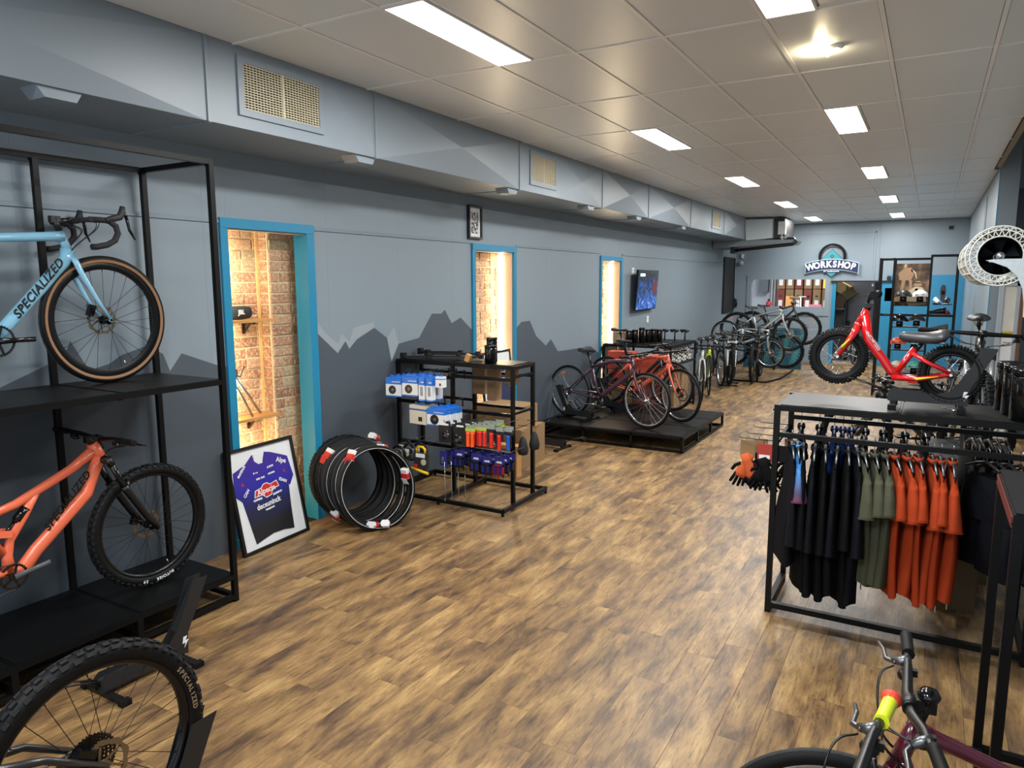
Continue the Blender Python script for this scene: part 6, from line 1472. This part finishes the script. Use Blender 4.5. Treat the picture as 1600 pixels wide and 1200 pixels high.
text('BY WHEELBARN', 'lettering', .048, WHT, sg, frame_M((0, -.0515, -.167), (1, 0, 0), (0, 0, 1)), depth=.001, bold=.001)
m = MB(); m.torus(.285, .028, (0, -.035, .19), 40, 8, a0=rad(-20), a1=rad(200)); wt = m.build('wheel_tyre', RUB, sg)
m = MB(); m.torus(.25, .008, (0, -.035, .19), 40, 6, a0=rad(-20), a1=rad(200)); m.build('wheel_rim', ALUD, wt)
m = MB(); m.lathe([(.03, -.06), (.045, -.04), (.045, -.03)], (0, 0, .19), 12, 'Y'); m.build('wheel_hub', ALUD, sg)
# seen through the window
def block(name, label, a, b, mt_, cat, group=None, parts=()):
    m = MB(); m.bb(a, b); o = m.build(name, mt_); tag(o, label, cat, group)
    for (nm, a2, b2, m2) in parts: m = MB(); m.bb(a2, b2); m.build(nm, m2, o)
    return o
YW = 23.1
wcols = [CARD, pm('dark_carton', '#6a5444', .8), CARD, pm('red_carton', '#7c3a34', .7), CARD, CARD, pm('red_carton', '#7c3a34'), CARD]
block('storage_rack', 'grey steel storage rack holding bike cartons in the workshop', (-4.1, YW+.02, 0), (-2.3, YW+.5, .95), pm('rack_grey', '#5c6066', .6), 'rack')
for k in range(7):
    x = -4.07+k*.255
    for t_, (z0, z1) in enumerate(((.96, 1.78), (1.80, 2.55))):
        c_ = CARD if (k+t_) % 3 else pm('red_carton', '#7c3a34')
        block('bike_carton', '%s upright bike carton %s in the workshop window' % (('lower', 'upper')[t_], ('at the left end', 'second from left', 'third from left', 'fourth from left', 'third from right', 'second from right', 'at the right end')[k]), (x, YW, z0), (x+.215, YW+.5, z1), c_, 'box', 'bike cartons',
              (('label', (x+.05, YW-.003, z0+(.25 if t_ == 0 else .1)), (x+.165, YW, z0+(.50 if t_ == 0 else .3)), WHT), ('hand_hole', (x+.07, YW-.004, z0+.6), (x+.14, YW, z0+.64), BLKM)))
block('wall_cabinet', 'grey cabinet hanging left inside the workshop', (-4.66, 23.4, 1.70), (-4.40, 23.66, 2.2), pm('cabinet_grey', '#6b7379', .5), 'cabinet')
for k in range(3): block('pipe', 'white vertical pipe %s on the workshop wall' % ('left', 'middle', 'right')[k], (-4.32+k*.09, 23.5, 0), (-4.28+k*.09, 23.6, 2.3), WHT, 'pipe', 'workshop pipes')
o = empty('fire_extinguisher', (-4.28, 23.0, 1.12), label='red fire extinguisher seen through the workshop window', cat='extinguisher')
block('tool_cabinet', 'red topped tool cabinet below the workshop window', (-4.75, 22.5, 0), (-3.80, 23.05, 1.12), pm('tool_red', '#b3202a', .35), 'cabinet', None, (('drawer', (-4.72, 22.49, .9), (-3.83, 22.5, 1.05), RED), ('drawer', (-4.72, 22.49, .7), (-3.83, 22.5, .85), RED)))
m = MB(); m.lathe([(.075, 0), (.08, .02), (.08, .25), (.05, .30), (.03, .31)], n=12); m.build('cylinder', RED, o); m = MB(); m.box((0, 0, .34), (.05, .12, .05)); m.build('valve_head', BLKM, o)
o = empty('repair_stand', (-3.25, 22.2, 0), label='workshop repair stand with an orange cloth over its arm', cat='repair stand')
m = MB(); m.tube([(0, 0, 0), (0, 0, 1.56)], .025, 8); m.tube([(-.30, 0, 1.56), (.22, 0, 1.58)], .022, 8); m.build('column', ALU, o); m = MB(); m.box((.2, 0, 1.58), (.06, .08, .06)); m.build('clamp', BLKM, o)
m = MB(); m.box((0, 0, .02), (.5, .5, .04)); m.build('base_plate', ALUD, o)
m = MB(); m.grid(lambda u, v: (-.42+.22*u, .03+.03*sin(6*u+3*v), 1.60-.34*v*(1-.35*abs(u-.5))), 8, 8); o2 = tag(m.build('orange_cloth', pm('orange_cloth', '#e0a45c', .8)), 'pale orange cloth draped over the repair stand arm', 'cloth'); o2.location = (-3.25, 22.2, 0)
block('hanging_bag', 'yellow folded bag at the window\'s upper right', (-2.72, 22.6, 1.82), (-2.52, 22.75, 2.12), pm('yellow_bag', '#d8b74a', .7), 'bag', None, (('cord', (-2.63, 22.67, 2.12), (-2.61, 22.69, 3.44), BLKM),)); block('pink_bag', 'pink plastic bag at the window\'s lower right', (-3.0, 22.0, 1.0), (-2.68, 22.3, 1.36), pm('pink_plastic', '#d77a8c', .5), 'bag')
block('workbench', 'grey workbench under the pink bag in the workshop', (-3.1, 21.9, 0), (-2.5, 22.6, .99), pm('rack_grey', '#5c6066'), 'bench')
# things in the passage doorway
for k, (c, s_, r_) in enumerate((((-1.98, 20.5, 1.84), (.32, .5, .26), .5), ((-1.80, 20.4, 1.72), (.30, .4, .22), -.6), ((-2.02, 20.6, 1.50), (.22, .5, .45), .15))):
    o = tag(MB().box((0, 0, 0), s_, Matrix.Rotation(r_, 3, 'Y')).build('cardboard_box', (pm('pale_carton', '#c3a26a', .8), pm('dark_olive_carton', '#5b5137', .8), pm('dark_carton', '#6a5444'))[k]), ('pale open carton at the top of the passage doorway', 'dark carton tipping below the pale one in the passage', 'tall dark carton left in the passage doorway')[k], 'box'); o.location = c
m = MB(); m.bb((-2.18, 20.2, 1.30), (-1.86, 20.8, 1.34)); o = tag(m.build('storage_shelf', pm('rack_grey', '#5c6066')), 'narrow shelf of cartons inside the passage doorway', 'shelf')
for x in (-2.17, -1.87): m = MB(); m.bb((x-.012, 20.2, 0), (x+.012, 20.8, 1.9)); m.build('upright', BLKM, o)
block('blue_door_notice', 'white notice on the blue wall right of the passage doorway', (-1.0+.04, YB-.02, 1.55), (-.78, YB-.012, 1.86), WHT, 'notice')
# poster + helmets + shoes
ps = empty('rider_poster', (-.307, HY+.30, 1.955), label='brown photo poster of two riders behind the helmets', cat='poster')
pmt = bpy.data.materials.new('dusty_photo_print'); pmt.use_nodes = True; nt = pmt.node_tree; _b = nt.nodes['Principled BSDF']; nz = nt.nodes.new('ShaderNodeTexNoise'); nz.inputs['Scale'].default_value = 6; nz.inputs['Detail'].default_value = 5; tc = nt.nodes.new('ShaderNodeTexCoord'); nt.links.new(tc.outputs['Object'], nz.inputs['Vector']); rp = nt.nodes.new('ShaderNodeValToRGB'); nt.links.new(nz.outputs['Fac'], rp.inputs[0]); e = rp.color_ramp.elements; e[0].position = .35; e[0].color = (*lin('#2b221c'), 1); e[1].position = .7; e[1].color = (*lin('#a07f5c'), 1); k = rp.color_ramp.elements.new(.5); k.color = (*lin('#5a4634'), 1); nt.links.new(rp.outputs[0], _b.inputs['Base Color'])
m = MB(); m.bb((-.265, 0, -.37), (.265, .012, .37)); m.build('print', pmt, ps)
TN = pm('poster_tan', '#b08e6e', .6, var=.15); CRM = pm('poster_cream', '#cdbb9c', .6, var=.15); DK = pm('poster_dark', '#3a2e26', .6)
for poly, mt_ in (([(-.22, .20), (-.12, .30), (-.02, .30), (.02, .18), (-.02, .08), (-.20, .08)], TN), ([(-.02, .28), (.05, .22), (.07, .12), (.055, .11), (.03, .2), (-.03, .24)], CRM), ([(-.16, .08), (-.10, .08), (-.13, -.1), (-.18, -.1)], TN), ([(-.05, .08), (0, .08), (.0, -.08), (-.03, -.08)], TN), ([(-.14, .305), (-.10, .305), (-.10, .365), (-.13, .365)], CRM),
                  ([(-.05, -.10), (.05, -.03), (.16, -.04), (.22, -.14), (.24, -.34), (-.02, -.37), (-.10, -.25)], CRM), ([(.02, -.01), (.05, .06), (.11, .075), (.15, .04), (.15, -.02), (.08, -.03)], TN), ([(.02, .03), (.15, .03), (.15, .04), (.03, .045)], DK), ([(.06, -.06), (.10, -.06), (.08, -.16), (.04, -.14)], DK), ([(-.05, -.12), (-.25, -.22), (-.26, -.30), (-.08, -.26)], TN)):
    m = MB(); m.prism(poly, -.001, .0005); m.build('printed_shape', mt_, ps)
def helmet(label, c, col, vents=True):
    o = empty('helmet', c, label=label, cat='helmet', group='helmets on the stand')
    m = MB(); n = 18
    def fn(u, v):
        a = 2*pi*v; b_ = u*pi/2; rx, ry, rz = .135, .10, .118
        q = cos(b_) if u < 1 else 0.001
        z = rz*sin(b_)+(.03 if False else 0)-.012*cos(2*a)*(1-u)
        return (rx*q*cos(a), ry*q*sin(a), z)
    m.grid(fn, 8, n); m.build('shell', col, o)
    m = MB()
    for k in (-1, 0, 1): m.tube([(-.10, k*.045, .055-abs(k)*.012), (-.03, k*.05, .088-abs(k)*.012), (.06, k*.045, .080-abs(k)*.012)], [.006, .010, .005], 6)
    for s in (-1, 1): m.tube([(-.08, s*.092, .03), (.06, s*.09, .04)], [.008, .005], 6)
    tag(m.build('vents', BLKM, o), kind='stuff')
    m = MB(); m.lathe([(.055, -.085), (.05, .0)], n=12); m.build('display_cup', BLKM, o)
    m = MB(); m.prism([(.10, .02), (.15, .015), (.148, .022), (.10, .036)], -.045, .045); m.build('visor', BLKM if col is not WHT else WHT, o)
    return o
ORH = pm('orange_helmet', '#d9502a', .35); AQH = pm('aqua_helmet', '#5ab8cf', .35); GRH = pm('grey_helmet', '#4a4d50', .4)
for x, z, c_, lb in ((-.42, 1.755, pm('dark_helmet', '#26282b', .35), 'black helmet on the left of the top shelf before the poster'), (-.165, 1.755, WHT, 'white helmet on the right of the top shelf before the poster'), (-.45, 1.325, BLKG, 'black vented helmet on the middle shelf'), (-.19, 1.335, GRH, 'grey helmet on the middle shelf'), (-.455, .925, ORH, 'orange helmet on the lower shelf'), (-.205, .925, AQH, 'aqua helmet on the lower shelf'), (-.44, .51, pm('cream_helmet', '#c8bda2', .5), 'cream helmet on the bottom shelf'), (-.18, .51, pm('teal_helmet', '#5fae9c', .5), 'teal helmet on the bottom shelf')): helmet(lb, (x, HY+.15, z), c_)
def shoe(label, c, col, sole, rz, L=.27):
    o = empty('cycling_shoe', c, (0, 0, rz), label=label, cat='shoe', group='shoes on the stand')
    m = MB()
    def fn(u, v):
        a = 2*pi*v; x = L*(u-.5); w = .046*(1-.25*sin(pi*u*1.2)**2)*(min(1, 5*(1-u)+.25)*min(1, 5*u+.45)); h = .095*(1-.72*u**1.1)+.018
        return (x, w*cos(a), max(0, .5*h*(1+sin(a)))+.012)
    m.grid(fn, 10, 12); m.f += []; m.build('upper', col, o)
    m = MB(); m.prism([(-L*.5, 0), (L*.5, .012), (L*.5, .022), (-L*.5, .014)], -.038, .038); m.build('sole', sole, o)
    m = MB(); m.bb((-.02, -.045, .05), (.01, .045, .056)); m.bb((.03, -.04, .04), (.05, .04, .046)); m.build('strap', sole, o)
    return o
SB = pm('shoe_black', '#141518', .4); SO = pm('shoe_olive', '#4a4a40', .6)
for c, a, b_, rz, lb in (((.09, HY+.15, 1.628), WHT, BLKM, -80, 'white cycling shoe on the top glass shelf'), ((.23, HY+.15, 1.628), SB, WHT, -100, 'black and white shoe on the top glass shelf right'), ((.10, HY+.15, 1.448), SB, pm('sole_grey', '#6d6f6e'), 190, 'black patterned shoe on the second glass shelf'), ((.23, HY+.25, 1.448), pm('shoe_red', '#a8243c'), BLKM, -70, 'red heeled shoe on the second glass shelf'),
                        ((.15, HY+.15, 1.168), SO, BLKM, 185, 'olive trail shoe on the third glass shelf'), ((.12, HY+.15, .958), SB, WHT, 180, 'black shoe on the lowest glass shelf')): shoe(lb, c, a, b_, rad(rz))
o = empty('shoe_on_display', (.17, HY+.12, 1.70), (0, rad(-80), rad(90)), label='black shoe standing upright showing its sole, top of the shoe shelves', cat='shoe')
m = MB(); m.prism([(-.02, -.03), (.16, -.045), (.24, -.03), (.26, 0), (.24, .03), (.16, .045), (-.02, .03)], 0, .03, 'xy'); m.build('sole', BLKM, o); m = MB(); m.box((.12, 0, .04), (.06, .05, .02)); m.build('cleat', BLKG, o)
# caged drum fan and galvanised bracket on the right
fan = empty('drum_fan', (.325, 5.0, 2.165), label='white wire caged drum fan hanging at the upper right', cat='fan')
CW = pm('cage_white', '#d7d9d2', .4); R_ = .168; LEN = 1.25
m = MB()
for r_ in (R_, R_*.87, R_*.66): m.torus(r_, .0045 if r_ > .12 else .004, (0, 0, 0), 40, 6)
for k in range(26):
    a = 2*pi*k/26; b2 = a+pi/26; c2 = a-pi/26
    for (r1, a1, r2, a2) in ((R_, a, R_*.87, b2), (R_, a, R_*.87, c2), (R_*.87, b2, R_*.66, a), (R_*.87, b2, R_*.66, a+2*pi/26)): m.tube([(r1*cos(a1), 0, r1*sin(a1)), (r2*cos(a2), 0, r2*sin(a2))], .0028, 4, caps=False)
m.build('front_cage', CW, fan)
m = MB(); m.torus(R_, .006, (0, LEN, 0), 40, 6); m.torus(R_, .0045, (0, LEN*.5, 0), 40, 6); m.build('rear_ring', CW, fan)
m = MB()
for k in range(20): a = 2*pi*k/20; m.tube([(R_*cos(a), 0, R_*sin(a)), (R_*cos(a), LEN, R_*sin(a))], .0035, 4, caps=False)
m.build('side_wires', CW, fan)
m = MB(); m.lathe([(R_*.95, .04), (R_*.97, .06), (R_*.97, LEN-.02), (R_*.9, LEN)], n=30, axis='Y', caps=False); m.build('drum_skin', pm('drum_white', '#b7bab2', .5), fan)
m = MB(); m.lathe([(R_*.64, .03), (R_*.62, .2), (.02, .24)], n=28, axis='Y', caps=False); m.build('dark_throat', BLKG, fan)
for k in range(5):
    a = 2*pi*k/5; m = MB(); m.add([(.03*cos(a), .10, .03*sin(a)), (.03*cos(a+.6), .14, .03*sin(a+.6)), (.10*cos(a+.75), .15, .10*sin(a+.75)), (.10*cos(a), .09, .10*sin(a)), (.03*cos(a), .104, .03*sin(a)), (.03*cos(a+.6), .144, .03*sin(a+.6)), (.10*cos(a+.75), .154, .10*sin(a+.75)), (.10*cos(a), .094, .10*sin(a))], [(0, 1, 2, 3), (7, 6, 5, 4), (0, 3, 7, 4), (3, 2, 6, 7), (2, 1, 5, 6), (1, 0, 4, 5)]); m.build('fan_blade', pm('blade_black', '#1a2127', .3), fan)
m = MB(); m.lathe([(.005, -.03), (.022, -.02), (.026, .05)], n=14, axis='Y'); m.build('hub', ALU, fan)
m = MB(); m.bb((-.05, -.012, -.035), (.04, .02, -.026)); m.build('hub_bracket', GALV, fan)
br = empty('fan_bracket', (0, 0, 0), label='galvanised curved bracket plate supporting the drum fan', cat='bracket')
P = [(.255, 2.14), (.29, 2.145), (1.34, 2.145), (1.34, 1.70), (.455, 1.82), (.452, 1.90), (.44, 1.98), (.41, 2.05), (.36, 2.10), (.30, 2.125)]
m = MB(); m.prism(P, 4.955, 4.965); m.build('plate', GALV, br)
m = MB(); m.tube([(.325, 4.99, 2.14), (1.34, 4.99, 2.135)], .01, 6); m.build('support_rod', GALV, br)
# things on the bench
for k, (x, y, h) in enumerate(((-4.05, 10.62, .20), (-3.98, 10.70, .21), (-3.90, 10.78, .24), (-3.84, 10.90, .21), (-3.78, 11.0, .21), (-3.72, 11.1, .20))): canister('%s black canister in the row on the far bench' % ('leftmost', 'second', 'third and tallest', 'fourth', 'fifth', 'rightmost')[k], (x, y, bz+.001), .05, h, 'canisters on the far bench')
carton_plain('cardboard_box', 'pale kraft box at the left end of the far bench', (-4.30, 10.58, bz+.001), (-4.12, 10.78, bz+.17), pm('pale_kraft', '#a39178', .8))
for k in range(3):
    x, y = -3.75+.16*k, 11.45+.03*k
    o = empty('goggles', (x, y, bz), label='%s pair of goggles on the bench display stand' % ('left', 'middle', 'right')[k], cat='goggles', group='goggles on the bench')
    m = MB(); m.tube([(-.07, 0, .17), (-.035, -.02, .155), (0, -.015, .17), (.035, -.02, .155), (.07, 0, .17)], [.018, .028, .018, .028, .018], 8); m.build('lens_frame', BLKM, o); m = MB(); m.tube([(0, .02, 0), (0, .02, .15)], .012, 6); m.build('stand_post', BLKM, o)
for k in range(2):
    o = empty('sunglasses', (-4.0+.2*k, 11.3, bz), label=('left', 'right')[k]+' wire sunglasses on the bench', cat='sunglasses', group='sunglasses on the bench')
    m = MB(); m.torus(.028, .003, (-.035, 0, .06), 14, 5); m.torus(.028, .003, (.035, 0, .06), 14, 5); m.tube([(-.063, 0, .06), (-.07, .08, .01)], .003, 5); m.tube([(.063, 0, .06), (.07, .08, .01)], .003, 5); m.build('wire_frame', ALUD, o)
# cubby goods: rows of small black and white packs under the bench top
n_ = 0
for r_, z in enumerate((.775, .865, .955)):
    for k in range(13):
        y = by[0]+.06+k*.094; c_ = (WHT, BLKM, BONE)[(k+r_) % 3]
        o = empty('small_pack', (bx[1]-.09, y, z if r_ == 0 else z), label='%s small %s pack in row %s of the bench side cubbies' % ('nearest first' if k == 0 else 'pack', ('white', 'black', 'bone')[(k+r_) % 3], ('bottom', 'middle', 'top')[r_]), cat='package', group='small packs in the bench cubbies')
        o['label'] = '%s %s pack from the near end, %s row of the bench side cubbies' % (('first', 'second', 'third', 'fourth', 'fifth')[k//3], ('white', 'black', 'bone')[(k+r_) % 3], ('bottom', 'middle', 'top')[r_])
        m = MB(); m.bb((-.05, -.036, 0), (.05, .036, .078)); m.build('pack', c_, o)
        m = MB(); m.bb((.05, -.02, .02), (.0508, .02, .055)); m.build('print', BLKM if c_ is not BLKM else WHT, o)
# cartons below and beside the bench
DR2 = pm('dark_red_carton', '#6b3328', .7); RC = pm('orange_red_carton', '#c04a38', .65)
carton_plain('shoe_carton', 'orange red carton, upper left of the stack before the bench', (-4.20, 10.14, .72), (-3.80, 10.36, .98), RC); carton_plain('shoe_carton', 'orange red carton, upper right of the stack before the bench', (-3.78, 10.14, .60), (-3.36, 10.36, .90), RC)
o = carton_plain('bike_carton', 'printed tan and red bike carton standing upright behind the podium', (-4.18, 10.12, 0), (-3.80, 10.37, .71), CARD)
m = MB(); m.prism([(-.19, .0), (.0, .30), (.19, 0)], -.127, -.125); m.prism([(-.19, .70), (.19, .70), (.0, .42)], -.127, -.125); m.build('red_chevron', RC, o)
carton_plain('bike_carton', 'dark red carton low behind the plum bike front wheel', (-3.78, 10.14, 0), (-3.36, 10.36, .59), DR2)
carton_plain('bike_carton', 'tall brown carton with red print under the bench, left', (-3.62, 10.80, .0), (-3.36, 11.1, .70), CARD); carton_plain('bike_carton', 'tall brown carton under the bench, right', (-3.62, 11.2, .0), (-3.36, 11.55, .62), CARD)
# repair clamp frame of the far group and teal panel
o = empty('bike_rack_frame', (0, 0, 0), label='black floor rack with tall post holding the far left bikes', cat='bike rack')
m = MB(); m.tube([(-2.93, 14.9, .02), (-2.93, 14.9, 1.10)], .022, 8); m.build('post', BLK, o)
m = MB(); m.tube([(-3.5, 14.9, .02), (-2.75, 14.9, .02), (-2.6, 15.6, .02), (-2.6, 17.2, .02)], .02, 8); m.build('base_tube', BLK, o)
m = MB(); m.tube([(-2.93, 14.9, 1.08), (-3.0, 15.3, 1.12), (-3.05, 17.1, 1.12)], .018, 8); m.build('top_tube', BLK, o)
m = MB(); m.tube([(-3.0, 17.1, .02), (-3.05, 17.1, 1.12)], .02, 8); m.build('post', BLK, o)
TL = pm('teal_panel', '#1d5f78', .5)
o = empty('advertising_board', (0, 0, 0), label='blue teal striped panel standing behind the far left bikes', cat='panel')
m = MB(); m.bb((-3.8, 17.6, 0), (-2.5, 17.66, .95)); m.build('panel', TL, o)
for k in range(3): m = MB(); m.prism([(-3.4+k*.3, .02), (-3.28+k*.3, .02), (-2.98+k*.3, .93), (-3.10+k*.3, .93)], 17.595, 17.6); m.build('stripe', pm('pale_teal', '#3d8a94', .5), o)
stand('display_stand', 'small floor stand under the black and white bike facing the viewer', (-3.35, 14.28, 0), rad(-80))
